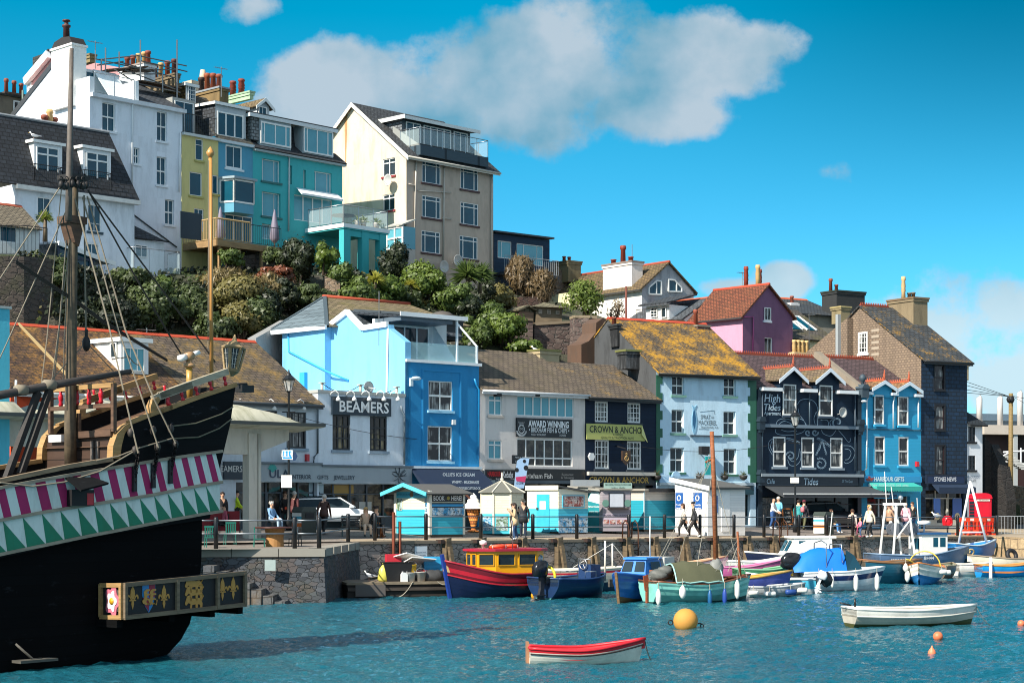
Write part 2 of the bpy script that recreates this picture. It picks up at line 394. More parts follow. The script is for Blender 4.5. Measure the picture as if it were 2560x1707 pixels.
def thing(name,label,cat,loc,a=0,group=None):
 o=bpy.data.objects.new(name,None);col.objects.link(o);o.empty_display_size=.3
 o.location=loc;o.rotation_euler=(0,0,a)
 WM[o.name]=MTR(loc)@MRO(a,4,'Z')
 return tag(o,label,cat,group)
def struct(name,mb,m):return tag(mb.build(name,m),kind='structure')
def copy_tree(o,loc=None,rz=None,parent=None,label=None):
 c=o.copy();col.objects.link(c)
 if parent is not None:c.parent=parent
 if loc is not None:c.location=loc
 if rz is not None:c.rotation_euler=(0,0,rz)
 if label:c['label']=label
 for ch in list(o.children):copy_tree(ch,parent=c)
 return c
# the lie of the quay
E0,E1=Vector((-5.86,77.6,0)),Vector((28.4,104.2,0))
EA=math.atan2(E1.y-E0.y,E1.x-E0.x)
EN=Vector((-sin(EA),cos(EA),0))
def deckz(X,Y):
 d=max(-6,min(10,(Vector((X,Y,0))-E0).dot(EN)))
 return 2.05-.0095*(X+5.9)+.055*d
def ground(x,y):
 a,b=50,140
 for _ in range(40):
  m=(a+b)/2;p=P(x,y,m)
  if p.z>deckz(p.x,p.y):a=m
  else:b=m
 p=P(x,y,a);return Vector((p.x,p.y,deckz(p.x,p.y)))
def gk(k,x,y):return ground(*q(k,x,y))
def water(x,y,z=0):return P(x,y,(H-z)*F/(y-YH))
def wk(k,x,y):return water(*q(k,x,y))
def raywalk(p,a,x):
 k=(x-CX)/F;t=(k*p.y-p.x)/(cos(a)-k*sin(a));return Vector((p.x+t*cos(a),p.y+t*sin(a),0))
ST={}
p0=Vector(((1013-CX)/F*87.5,87.5,0));ST[1013]=p0
for xa,xb,a in((1013,1199,41),(1199,1463,40),(1463,1640,40),(1640,1890,30),(1890,2152,31),(2152,2303,31),(2303,2418,32),(2418,2466,32)):ST[xb]=raywalk(ST[xa],R(a),xb)
ST[795]=raywalk(p0,R(42),795);ST[200]=raywalk(ST[795],R(44),200);ST[27]=raywalk(ST[200],R(44),27)
# building kit
class Bld:
 def __init__(s,name,label,O,a,zb=None,cat='building',group=None):
  zb=deckz(O[0],O[1])-.1 if zb is None else zb
  s.zb=zb;s.fr=Fr(O,a);s.root=thing(name,label,cat,(O[0],O[1],zb),a,group);s.holes={}
  s.G=s.fr.left()
 def part(s,name,mb,mats,parent=None):return mb.build(name,mats,parent or s.root)
 def mb(s,fr=None):return MB(fr or s.fr)
 def u(s,x,y=1200):return s.fr.uv(x,y)[0]
 def z(s,x,y,off=0):return s.fr.uv(x,y,off)[1]
def facade(mb,holes,u0,u1,z0,z1,w=0):
 hs=[(max(u0+.01,a),min(u1-.01,b),max(z0+.01,c),min(z1-.01,d),r)for a,b,c,d,r in holes if b>u0 and a<u1 and d>z0 and c<z1]
 us=sorted({u0,u1,*[h[0]for h in hs],*[h[1]for h in hs]});zs=sorted({z0,z1,*[h[2]for h in hs],*[h[3]for h in hs]})
 for i in range(len(us)-1):
  for j in range(len(zs)-1):
   cu,cz=(us[i]+us[i+1])/2,(zs[j]+zs[j+1])/2
   if any(h[0]<cu<h[1]and h[2]<cz<h[3]for h in hs):continue
   mb.quad((us[i],w,zs[j]),(us[i+1],w,zs[j]),(us[i+1],w,zs[j+1]),(us[i],w,zs[j+1]))
 for a,b,c,d,r in hs:
  mb.quad((a,w,c),(a,w+r,c),(a,w+r,d),(a,w,d));mb.quad((b,w,c),(b,w,d),(b,w+r,d),(b,w+r,c))
  mb.quad((a,w,d),(a,w+r,d),(b,w+r,d),(b,w,d));mb.quad((a,w,c),(b,w,c),(b,w+r,c),(a,w+r,c))
  mb.quad((a,w+r,c),(b,w+r,c),(b,w+r,d),(a,w+r,d))
def winu(B,fr,u0,u1,z0,z1,nx=2,ny=2,gl='dark',fc=WHITE,sill=None,hole=True,off=0,bw=.055,bars=.03,rev=.13,name='window',vx=None,vz=None,surround=None,fname='frame'):
 if hole:B.holes.setdefault(id(fr),[]).append((u0,u1,z0,z1,rev))
 pw=-off+(rev-.035 if hole else-.03)
 p=MB(fr).quad((u0,pw,z0),(u1,pw,z0),(u1,pw,z1),(u0,pw,z1)).build(name,glass(gl),B.root)
 f=MB(fr);a,b=pw-.05,pw-.004
 f.box(u0,u0+bw,a,b,z0,z1);f.box(u1-bw,u1,a,b,z0,z1);f.box(u0+bw,u1-bw,a,b,z0,z0+bw);f.box(u0+bw,u1-bw,a,b,z1-bw,z1)
 for t in(vx if vx is not None else[i/nx for i in range(1,nx)]):
  c=u0+(u1-u0)*t;f.box(c-bars/2,c+bars/2,a+.01,b,z0+bw,z1-bw)
 for t in(vz if vz is not None else[i/ny for i in range(1,ny)]):
  c=z0+(z1-z0)*t;bb=bars*(1.6 if ny==2 and vz is None else 1);f.box(u0+bw,u1-bw,a+.004,b-.002,c-bb/2,c+bb/2)
 f.build(fname,paint(fc,.4,.15),p)
 if sill is not None:MB(fr).box(u0-.09,u1+.09,-off-.09,-off+.02,z0-.13,z0-.004).build('sill',paint(sill,.6,.4),p)
 if surround is not None:
  s=MB(fr);t=.1
  s.box(u0-t,u0,-off-.03,-off+.02,z0,z1+t);s.box(u1,u1+t,-off-.03,-off+.02,z0,z1+t);s.box(u0,u1,-off-.03,-off+.02,z1,z1+t);s.build('surround',paint(surround,.6),p)
 return p
def win(B,k,x0,y0,x1,y1,fr=None,off=0,**kw):
 fr=fr or B.fr;r=fr.rect(k,x0,y0,x1,y1,off);return winu(B,fr,*r,off=off,**kw)
def walls(B,u1,zb,ze,L,wm,u0=0,zr=None,rf=.5,wl_=None,left=True,name='wall'):
 """front with its openings, sides (gabled when zr), back"""
 m=MB(B.fr);facade(m,B.holes.get(id(B.fr),[]),u0,u1,zb,ze)
 m.quad((u0,L,zb),(u0,L,ze),(u1,L,ze),(u1,L,zb))
 def side(mm,u):
  p=[(u,0,zb),(u,0,ze)]+([(u,L*rf,zr)]if zr else[])+[(u,L,ze),(u,L,zb)];mm.quad(*p)
 side(m,u1)
 m.quad((u0,0,ze),(u1,0,ze),(u1,L,ze),(u0,L,ze))if not zr else None
 if left and wl_ is None and id(B.G)not in B.holes:side(m,u0)
 o=B.part(name,m,wm)
 if left and(wl_ is not None or id(B.G)in B.holes):
  g=MB(B.G);facade(g,B.holes.get(id(B.G),[]),-L,0,zb,ze)
  if zr:g.quad((0,0,ze),(-L,0,ze),(-L*rf,0,zr))
  B.part('gable_wall',g,wl_ or wm)
 return o
def roof(B,u1,ze,zr,L,rm,u0=0,ov=.25,t=.09,rf=.5,so=.05,ridge=None,gut=WHITE,barge=None,zb2=None):
 d=L*rf;s=(zr-ze)/d;m=MB(B.fr)
 a,b=u0-so,u1+so;e=(-ov,ze-ov*s)
 m.slab([(a,e[0],e[1]),(b,e[0],e[1]),(b,d,zr),(a,d,zr)],t)
 d2=L-d;s2=(zr-(zb2 or ze))/d2
 m.slab([(a,d,zr),(b,d,zr),(b,L+ov,(zb2 or ze)-ov*s2),(a,L+ov,(zb2 or ze)-ov*s2)],t)
 o=B.part('roof',m,rm)
 if ridge:
  r=MB(B.fr);n=max(2,int((b-a)/.45))
  for i in range(n):
   x0,x1=a+(b-a)*i/n,a+(b-a)*(i+1)/n-.02;zz=zr+t+.01*noise.noise(Vector((i*.9,0,0)))
   r.add([(x0,d-.16,zz-.06),(x0,d,zz+.08),(x0,d+.16,zz-.06),(x1,d-.16,zz-.06),(x1,d,zz+.08),(x1,d+.16,zz-.06)],[(0,1,4,3),(1,2,5,4),(0,2,1),(3,4,5),(0,3,5,2)])
  r.build('ridge_tiles',flat(ridge,.8),o)
 if gut is not None:
  g=MB(B.fr);g.tube([(a,e[0]-.05,e[1]+.02),(b,e[0]-.05,e[1]+.02)],.065,6);g.box(a,b,e[0]+.003,e[0]+.03,e[1]-.13,e[1]-.01);B.part('gutter',g,paint(gut,.4))
 if barge is not None:
  g=MB(B.fr)
  for(y0,z0,y1,z1)in((e[0],e[1],d,zr),(d,zr,L+ov,(zb2 or ze)-ov*s2)):
   g.add([(a-.03,y0,z0-.2),(a-.03,y1,z1-.2),(a-.03,y1,z1+t+.01),(a-.03,y0,z0+t+.01),(a+.02,y0,z0-.2),(a+.02,y1,z1-.2),(a+.02,y1,z1+t+.01),(a+.02,y0,z0+t+.01)],[(0,1,2,3),(7,6,5,4),(0,4,5,1),(1,5,6,2),(2,6,7,3),(3,7,4,0)])
  B.part('bargeboard',g,paint(barge,.5))
 return o
POT='8a4530';POTB='c9a26a'
def pot(mb,c,h=.6,r=.13,kind=0):
 p=[(r*.95,0),(r*.8,h*.75),(r*1.05,h*.78),(r*1.1,h*.92),(r*.9,h)]if kind==0 else[(r,0),(r*.85,h*.3),(r*1.05,h*.33),(r*.9,h*.5),(r*1.05,h*.53),(r*.8,h*.8),(r*1.1,h*.85),(r*.9,h)]
 mb.lathe(c,p,10)
def stack(B,u0,u1,w0,w1,z0,z1,m,pots=(),cap=None,name='chimney',parent=None):
 s=MB(B.fr).box(u0,u1,w0,w1,z0,z1);c=.06
 s.box(u0-c,u1+c,w0-c,w1+c,z1-.22,z1-.06)
 o=B.part(name,s,m,parent)
 if cap:MB(B.fr).box(u0-.1,u1+.1,w0-.1,w1+.1,z1-.058,z1+.05).build('coping',flat(cap),o)
 for i,(t,h,kind,c)in enumerate(pots):
  pm=MB(B.fr);pot(pm,(u0+(u1-u0)*t,(w0+w1)/2,z1+(.052 if cap else-.06)),h,.14,kind);pm.build('chimney_pot',flat(c,.7),o)
 return o
def pkstack(B,k,x0,y0,x1,y1,off,dep,m,pots=(),cap=None,name='chimney'):
 u0,u1,z0,z1=B.fr.rect(k,x0,y0,x1,y1,off);return stack(B,u0,u1,-off,-off+dep,z0,z1,m,pots,cap,name)
def board(B,k,x0,y0,x1,y1,c,off=.12,th=.1,name='sign_board',fr=None,parent=None,frame=None,rough=.4):
 fr=fr or B.fr;r=fr.rect(k,x0,y0,x1,y1,off);m=MB(fr).box(r[0],r[1],-off,-off+th,r[2],r[3])
 o=m.build(name,paint(c,rough,.15),parent or B.root)
 if frame:
  f=MB(fr);t=.05
  f.box(r[0]-t,r[1]+t,-off-.02,-off+th,r[3]+.002,r[3]+t);f.box(r[0]-t,r[1]+t,-off-.02,-off+th,r[2]-t,r[2]-.002)
  f.box(r[0]-t,r[0]-.002,-off-.02,-off+th,r[2],r[3]);f.box(r[1]+.002,r[1]+t,-off-.02,-off+th,r[2],r[3]);f.build('frame',paint(frame),o)
 return o,r
def letters(fr,parent,k,txt,x0,y0,x1,y1,c,off=.13,bold=.0,shear=0,name='lettering',fit=True,rot=None):
 a=fr.k(k,x0,(y0+y1)/2,off);b=fr.k(k,x1,(y0+y1)/2,off);r=fr.rect(k,x0,y0,x1,y1,off)
 return MB(fr).text(txt,(a[0]+b[0])/2,(r[2]+r[3])/2,r[3]-r[2],(b[0]-a[0])if fit else None,-off-.006,bold+.007,shear,rot=rot or 0).build(name,flat(c,.5),parent)
def downpipe(B,k,pts,c=WHITE,off=.1,r=.05,name='downpipe',fr=None):
 fr=fr or B.fr;m=MB(fr);m.tube([(lambda h:(h[0],-off,h[1]))(fr.k(k,x,y,off))for x,y in pts],r,6);return m.build(name,paint(c,.4),B.root)
def gooseneck(B,k,x,y,fr=None):
 fr=fr or B.fr;u,z=fr.k(k,x,y,.3);m=MB(fr)
 m.tube([(u-.28,-.02,z+.12),(u-.26,-.12,z+.3),(u-.12,-.22,z+.4),(u,-.3,z+.28),(u,-.3,z+.1)],.022,6)
 m.lathe((u,-.3,z-.1),[(.09,0),(.12,.06),(.09,.14),(.035,.2),(.02,.24)],10);m.build('gooseneck_lamp',paint(WHITE,.3),B.root)
def dish(B,k,x,y,off=.4,r=.28,fr=None):
 fr=fr or B.fr;u,z=fr.k(k,x,y,off);m=MB(fr)
 m.lathe((u,-off,z),[(.02,.10),(r*.5,.075),(r*.8,.03),(r,-.03),(r*.99,-.045),(r*.8,.01),(.02,.08)],16,axis='y');m.tube([(u,-off+.08,z),(u,.02,z-.1)],.025,5);m.tube([(u,-off+.02,z-r),(u,-off-.3,z-r*.3)],.015,4)
 m.build('satellite_dish',paint('b8b8b4',.4),B.root)
def aerial(B,k,x,y0,y1,off,fr=None,arms=True):
 fr=fr or B.fr;u,z1=fr.k(k,x,y1,off);_,z0=fr.k(k,x,y0,off);m=MB(fr);m.tube([(u,-off,z0),(u,-off,z1)],.025,5)
 if arms:
  m.tube([(u-.55,-off,z1-.1),(u+.5,-off,z1-.06)],.014,4)
  for i in range(7):m.tube([(u-.5+i*.15,-off-.16,z1-.09),(u-.5+i*.15,-off+.16,z1-.09)],.008,4)
 m.build('aerial',metal('9a9a98',.4),B.root)
def railing(B,pts,h,c=BLK,gap=.13,r=.012,name='railing',parent=None,fr=None,posts=.03):
 m=MB(fr or B.fr);pts=[Vector(p)for p in pts]
 for a,b in zip(pts,pts[1:]):
  n=max(1,int((b-a).length/gap));up=Vector((0,0,h));lo=Vector((0,0,.08))
  m.tube([a+up,b+up],posts*.8,5);m.tube([a+lo,b+lo],r*1.3,4)
  for i in range(n+1):
   p=a+(b-a)*i/n;m.tube([p+lo,p+up],posts*.7 if i in(0,n)else r,4)
 return m.build(name,paint(c,.4),parent or B.root)
def glassrail(B,pts,h,name='glass_balustrade',parent=None,fr=None,step=1.2):
 m=MB(fr or B.fr);g=MB(fr or B.fr);pts=[Vector(p)for p in pts];up=Vector((0,0,h))
 for a,b in zip(pts,pts[1:]):
  n=max(1,round((b-a).length/step));m.tube([a+up,b+up],.028,6)
  for i in range(n+1):p=a+(b-a)*i/n;m.tube([p,p+up],.024,5)
  z=Vector((0,0,.08));g.quad(tuple(a+z),tuple(b+z),tuple(b+up*.93),tuple(a+up*.93))
 o=m.build(name,metal('b4b8ba',.3),parent or B.root);g.build('glass_panel',clear(),o);return o
def gdormer(B,k,cx,ytop,xl,xr,yl,wall,rm,depth,off=.0,barge=WHITE,ridge=None,win_=None,ze_y=None,ov=.25,name='dormer',finial=None,holes=None):
 """gabled dormer whose front stands in the facade plane (or set back)"""
 fr=B.fr;uc,zt=fr.k(k,cx,ytop,off);ul=fr.k(k,xl,yl,off)[0];ur=fr.k(k,xr,yl,off)[0];zl=(fr.k(k,xl,yl,off)[1]+fr.k(k,xr,yl,off)[1])/2
 zb=zl if ze_y is None else fr.k(k,(xl+xr)/2,ze_y,off)[1];uc=(ul+ur)/2;w=-off
 zt-=.10;m=MB(fr)
 if zb<zl:facade(m,holes or[],ul,ur,zb,zl,w);m.quad((ul,w,zl),(ur,w,zl),(uc,w,zt));m.quad((ul,w,zb),(ul,w+depth,zb),(ul,w+depth,zl),(ul,w,zl));m.quad((ur,w,zb),(ur,w+depth,zb),(ur,w+depth,zl),(ur,w,zl))
 else:m.prism([(ul,zl),(ur,zl),(uc,zt)],w,w+depth)
 o=B.part(name,m,wall)
 s=(zt-zl)/(ur-uc);r=MB(fr);a,b=w-ov,w+depth
 for(x,sx)in((ul-.22,-1),(ur+.22,1)):r.slab([(x,a,zl-.22*s),(x,b,zl-.22*s),(uc,b,zt),(uc,a,zt)],.07)
 r.build('roof',rm,o)
 g=MB(fr)
 for sx in(-1,1):
  x=uc+sx*(ur-uc+.26);g.add([(x,a-.04,zl-.22*s-.14),(uc,a-.04,zt-.14),(uc,a-.04,zt+.08),(x,a-.04,zl-.22*s+.08),(x,a,zl-.22*s-.14),(uc,a,zt-.14),(uc,a,zt+.08),(x,a,zl-.22*s+.08)],[(0,1,2,3),(7,6,5,4),(0,4,5,1),(2,6,7,3),(0,3,7,4),(1,5,6,2)])
 g.build('bargeboard',paint(barge,.4),o)
 if ridge:
  g=MB(fr);g.box(uc-.07,uc+.07,a,b,zt+.06,zt+.15)
  n=int(depth/.16)
  for i in range(n):g.prism([(uc-.03,zt+.15),(uc+.03,zt+.15),(uc,zt+.27)],a+.02+i*depth/n,a+.08+i*depth/n)
  if finial:g.lathe((uc,a+.06,zt+.1),[(.07,0),(.05,.15),(.08,.25),(.04,.4),(.02,.6)],8)
  g.build('ridge_crest',flat(ridge,.8),o)
 return o
def cresting(B,u0,u1,w,z,c='8a3d28'):
 m=MB(B.fr);m.box(u0,u1,w-.09,w+.09,z-.02,z+.1);n=int((u1-u0)/.14)
 for i in range(n):x=u0+(u1-u0)*(i+.5)/n;m.prism([(x-.05,z+.1),(x+.05,z+.1),(x,z+.24)],w-.03,w+.03)
 return B.part('ridge_crest',m,flat(c,.8))
def boxdormer(B,k,x0,y0,x1,y1,off,depth,front,cheek,roofm,ws=(),ov=.15,roof_th=.12,slope=.12,fascia=WHITE,wkw=None,name='dormer',botz=None):
 fr=B.fr;u0,u1,z0,z1=fr.rect(k,x0,y0,x1,y1,off);w=-off
 hs=[]
 for(wx0,wy0,wx1,wy1,kw)in ws:
  r=fr.rect(k,wx0,wy0,wx1,wy1,off)
  winu(B,fr,*r,hole=False,off=off,**kw)
 m=MB(fr);m.quad((u0,w,z0),(u1,w,z0),(u1,w,z1),(u0,w,z1));o=B.part(name,m,front)
 c=MB(fr)
 for u in(u0,u1):c.quad((u,w,z0),(u,w,z1),(u,w+depth,z1+slope),(u,w+depth,z0))
 c.build('cheek',cheek,o)
 r=MB(fr);r.slab([(u0-ov,w-ov,z1),(u1+ov,w-ov,z1),(u1+ov,w+depth,z1+slope),(u0-ov,w+depth,z1+slope)],roof_th);r.build('roof',roofm,o)
 f=MB(fr);f.box(u0-ov-.02,u1+ov+.02,w-ov-.04,w-ov-.004,z1-.08,z1+roof_th*.8)
 f.add([(u0-ov-.03,w-ov,z1-.08),(u0-ov-.03,w+depth,z1+slope-.08),(u0-ov-.03,w+depth,z1+slope+.09),(u0-ov-.03,w-ov,z1+.09)],[(0,1,2,3)])
 f.build('fascia',paint(fascia,.4),o);return o
def shop(B,u0,u1,zb,zt,fc,stall=.5,n=4,gl='shop',door=None,rev=.35,name='shop_window'):
 """glazed shopfront in an opening of the facade"""
 B.holes.setdefault(id(B.fr),[]).append((u0,u1,zb,zt,rev));pw=rev-.04;f=MB(B.fr)
 p=MB(B.fr).quad((u0,pw,zb),(u1,pw,zb),(u1,pw,zt),(u0,pw,zt)).build(name,glass(gl),B.root)
 for i in range(n+1):x=u0+(u1-u0)*i/n;f.box(x-.04,x+.04,pw-.07,pw-.004,zb,zt)
 f.box(u0,u1,pw-.06,pw-.006,zt-.5,zt-.44);f.build('mullion',paint(fc,.4),p)
 for i in range(n):
  if i==door:continue
  MB(B.fr).box(u0+(u1-u0)*i/n+.042,u0+(u1-u0)*(i+1)/n-.042,pw-.09,pw-.008,zb,zb+stall).build('stall_riser',paint(fc,.5),p)
 if door is not None:
  a=u0+(u1-u0)*door/n;b=u0+(u1-u0)*(door+1)/n;d=MB(B.fr)
  d.box(a+.05,a+.13,pw-.05,pw-.01,zb,zt-.5);d.box(b-.13,b-.05,pw-.05,pw-.01,zb,zt-.5);d.box(a+.13,b-.13,pw-.05,pw-.01,zb,zb+.3);d.build('door',paint(fc,.4),p)
 return p
def awning(B,k,x0,x1,ytop,ybot,reach,c,valance=.25,rod=None,name='awning',scallop=False):
 fr=B.fr;u0,z1=fr.k(k,x0,ytop);u1=fr.k(k,x1,ytop)[0];z0=fr.k(k,(x0+x1)/2,ybot,reach)[1]
 m=MB(fr);m.slab([(u0,-.16,z1),(u1,-.16,z1),(u1,-reach,z0),(u0,-reach,z0)],.02)
 if scallop:
  n=18
  for i in range(n):
   a=u0+(u1-u0)*i/n;b=u0+(u1-u0)*(i+1)/n;m.prism([(a,z0),(b,z0),(b,z0-valance*.7),((a+b)/2,z0-valance),(a,z0-valance*.7)],-reach-.01,-reach+.005)
 else:m.box(u0,u1,-reach-.01,-reach+.006,z0-valance,z0)
 for u in(u0,u1):m.add([(u,-.16,z1),(u,-reach,z0),(u,-reach,z0-valance)],[(0,1,2)])
 o=B.part(name,m,paint(c,.7,.2))
 if rod is not None:MB(fr).box(u0-.05,u1+.05,-reach-.04,-reach-.012,z0-.05,z0+.03).build('front_rail',paint(rod,.3),o)
 return o,(u0,u1,z0,z1)
# the row of houses along the quay
SLB='5a5148';DK='1c2c38'
lich=(.46,.23,.012)
ST[470]=raywalk(ST[200],R(44),470)
RL=dict(L=10.0)
def left_house(name,label,xa,xb,a,wm,rm,ridge,wins,moss=0):
 B=Bld(name,label,ST[xa],R(a));u1=B.u(xb)
 ze=B.z(690,1000)if xa>400 else(ZE_L)
 return B,u1
B=Bld('terraced_house','long white house with mossy slate roof and black windows behind the ship lantern',ST[470],R(44))
u1=B.u(795);ze=B.z(700,1001);zr=B.z(645,860,-5);ZEL,ZRL=ze,zr
for r in((720,880,860,1010),(945,885,1150,1020),(1240,900,1432,1255)):win(B,'B3',*r,nx=3,ny=2,gl='curtain',fc=BLK,bars=.05,bw=.08,sill='8fa4b4' if r[0]>1200 else None)
for x in(815,1118,1408):gooseneck(B,'B3',x,860)
zf=B.z(760,1205);shop(B,B.u(590),B.u(795)-.05,B.zb+.12,zf-.02,'3b4650',n=5,gl='shop',door=2)
walls(B,u1,B.zb,ze,10,stucco('cfd9e2',.3),zr=zr)
roof(B,u1,ze,zr,10,tiles('51453a','66584a',(.26,.15,.04),.85,.26,.4,moss=.3),ov=.35,ridge='b5472a',gut='4a4f54')
downpipe(B,'B3',[(1500,830),(1545,880),(1545,1300),(1510,1340),(1505,1400)],'6c7a84')
o,r=board(B,'B3',630,1385,820,1560,'1d2b38',.14);letters(B.fr,o,'B3','BEAMERS',560,1425,806,1485,'d8d8d4',.145)
mb=B.mb();ua,ub=B.u(641),u1;z1,z0=B.z(720,1161),zf;mb.box(ua,ub,-.3,-.05,z0,z1);FAS=B.part('fascia',mb,paint('98a2a8',.5,.15))
MB(B.fr).box(ua-.05,ub,-.36,.02,z1+.004,z1+.1).build('cornice',paint('5c666e'),FAS)
letters(B.fr,FAS,'B4','ULA',690,335,868,405,'2b3a52',.31,.01);letters(B.fr,FAS,'B4','INTERIOR',888,378,1062,416,'2b3a48',.31,.01)
lm=MB(B.fr);lu,lz=B.fr.k('B4',717,335,.31)
for i in range(7):
 t=R(90+(i-3)*24);lm.add([(lu,-.316,lz-.12),(lu+cos(t)*.2-sin(t)*.05,-.316,lz+sin(t)*.2+cos(t)*.05),(lu+cos(t)*.3,-.316,lz+sin(t)*.3),(lu+cos(t)*.2+sin(t)*.05,-.316,lz+sin(t)*.2-cos(t)*.05)],[(0,1,2,3)])
lm.build('emblem',flat('3fa39a'),FAS)
mb=B.mb();s=B.fr.rect('B4',1022,195,1048,258,.15);mb.box(s[0],s[1],-.15,0,s[2],s[3]);B.part('alarm_box',mb,paint('c02630',.3))
for nm,lb,xa,xb,wm,gl,sill in(('terraced_house','white house with big box dormer on mossy brown roof behind the ship mast',200,470,stucco('c9d6e2',.25),'dark',None),('terraced_house','orange house with white sash windows behind the black ship',27,200,stucco('c4481c',.25),'dark','d8d8d8')):
 B=Bld(nm,lb,ST[xa],R(44));u1=B.u(xb)-.004
 if xa==200:
  for x in(430,520,640,730):winu(B,B.fr,u1*(x-400)/400,u1*(x-400)/400+.9,ze-2.1,ze-.6,gl='dark')
  G=B.fr
  boxdormer(B,'B1',1130,190,1385,500,-1.4,3.6,stucco('dfe3e6',.1),stucco('f0eee8',.15),flat('8f9396'),ws=[(1142,258,1342,478,dict(nx=3,ny=1,gl='blind_sky',vx=[.33,.66]))],ov=.12,slope=.05)
  L_=Fr(B.fr.pt(B.fr.k('B1',1130,300,-1.4)[0],1.4,0),B.fr.a-math.pi/2);win(B,'B1',1040,210,1098,358,fr=L_,off=.0,hole=False,nx=1,ny=1,gl='dark')
  aerial(B,'B1',1370,170,75,-5)
 else:
  winu(B,B.fr,.95,1.75,ze-2.1,ze-.5,nx=2,ny=4,gl='dark',sill='e0e0e0');winu(B,B.fr,.95,1.75,ze-4.9,ze-3.3,nx=2,ny=4,gl='dark');winu(B,B.fr,3.2,4.1,ze-2.1,ze-.5,nx=2,ny=4,gl='dark');downpipe(B,'B1',[(150,560),(140,1000)],'cfd4d8')
 walls(B,u1,B.zb,ze,10,wm,zr=zr)
 roof(B,u1,ze,zr,10,tiles('3a281e','58402e',(.34,.16,.03),.85,.26,.34,moss=.15),ov=.35,ridge='b5472a')
 if xa==200:
  m=B.mb();m.tube([(-.1,-.3,ze+.02),(-.1,5,zr+.12)],.07,5);B.part('verge_fillet',m,flat('a08a60'))
B=Bld('harbour_office','plain turquoise rendered building end at the left edge of the view',P(-150,1000,66).to_2d(),R(40));u1=B.u(24)
walls(B,u1,B.zb,B.z(10,772),4.5,stucco('4fb4c8',.2));m=B.mb();zt=B.z(10,772);m.box(-.05,u1+.06,-.06,4.56,zt+.004,zt+.1);B.part('coping',m,flat('9ca6a4'))
B=Bld('shop_building','white flat-roofed shop with BEAMERS sign and two tall black windows beside blue house',ST[795],R(42));u1=B.u(1013)-.01
zt=B.z(905,986)
for r in((625,1032,770,1322),(930,1047,1070,1330)):win(B,'B5',*r,nx=3,ny=3,gl='warm',fc=BLK,bars=.06,bw=.09,sill='8fa0ae')
zf=B.z(930,1209);shop(B,.05,u1-.15,B.zb+.12,zf-.02,'3b4650',n=5,gl='shop',door=1)
o,r=board(B,'B4',1042,452,1172,612,'a4b8c0',-.27,.02,'poster');letters(B.fr,o,'B4','ULA',1070,525,1145,552,'2b3a52',-.265);board(B,'B4',1245,470,1440,560,'9a7a34',-.28,.02,'window_panel');board(B,'B4',1490,620,1600,690,'b0b0a8',-.28,.02,'window_panel')  # ochre board is a warm reflection painted before the pane; pale board a shelf
walls(B,u1,B.zb,zt,9,stucco('dde5ec',.3))
m=B.mb();m.box(-.06,u1,-.07,.3,zt-.02,zt+.13);m.box(-.06,.3,.302,9,zt-.02,zt+.13);B.part('coping',m,flat('a8aaa6'))
o,r=board(B,'B5',625,893,1105,1040,'1f2e3a',.14);letters(B.fr,o,'B5','BEAMERS',682,928,1085,1014,'e4e6e6',.16,.012)
for x in(672,803,925,1045,1160):gooseneck(B,'B5',x,905)
downpipe(B,'B5',[(1185,960),(1192,1000),(1213,1040),(1210,1440)],'6c7a84')
mb=B.mb();mb.box(0,u1+.2,-.3,-.05,zf,B.z(900,1168));FAS=B.part('fascia',mb,paint('98a2a8',.5,.15))
MB(B.fr).box(0,u1+.25,-.36,.02,B.z(900,1168)+.004,B.z(900,1168)+.1).build('cornice',paint('5c666e'),FAS)
letters(B.fr,FAS,'B4','GIFTS',1115,384,1215,418,'2b3a48',.31,.01);letters(B.fr,FAS,'B4','JEWELLERY',1260,386,1450,422,'2b3a48',.31,.01)
lm=MB(B.fr);lu,lz=B.fr.k('B5',1170,1530,.31)
for i in range(14):
 t=i*.449;p=[(lu+cos(t+.25*sin(3*i)*j)*.45*j/3,-.32,lz+sin(t+.25*sin(3*i)*j)*.45*j/3)for j in range(4)];lm.tube(p,[.03,.025,.02,.012],4)
lm.build('emblem',flat('33424c'),FAS)
for x,y0 in((540,850),(853,865),(1150,882)):
 m=B.mb();u,z=B.fr.k('B5',x,y0,-.2);m.tube([(u,.2,z-.1),(u,.2,z+.42)],.07,7);m.box(u-.12,u+.12,.08,.32,z+.42,z+.46);B.part('vent_pipe',m,flat('b8b0a4'))
m=B.mb();pts=[]
for x0,y0,x1,y1 in((540,775,853,790),(853,790,1150,808)):
 a=B.fr.k('B5',x0,y0,-.2);b=B.fr.k('B5',x1,y1,-.2)
 pts+=[(a[0]+(b[0]-a[0])*t,.2,a[1]+(b[1]-a[1])*t-.38*4*t*(1-t))for t in(0,.15,.3,.5,.7,.85)]
m.tube(pts,.018,4);B.part('cable',m,flat(BLK))
dish(B,'B5',918,810,-.6,.3)
B=Bld('blue_house','tall blue house with pale lit side wall, roof terrace and navy ice cream awning',ST[1013],R(41));u1=B.u(1198)-.01;G=B.G
zt=B.z(1115,908)
for r in((1410,760,1605,1000),(1402,1128,1603,1412)):win(B,'B5',*r,nx=2,ny=2,gl='curtain',sill='9fd4ee',bars=.06)
m=B.mb();rr=B.fr.rect('B5',1368,685,1665,1450)
for a,b,c,d in((rr[0]-.1,rr[0],rr[2],rr[3]),(rr[1],rr[1]+.1,rr[2],rr[3]),(rr[0]-.1,rr[1]+.1,rr[3]+.002,rr[3]+.1)):m.box(a,b,-.035,.01,c,d)
B.part('panel_moulding',m,stucco('1c84ba',.12))
shop(B,.15,u1-.1,B.zb+.12,B.z(1110,1230),'1c2a36',n=3,gl='shop',door=1)
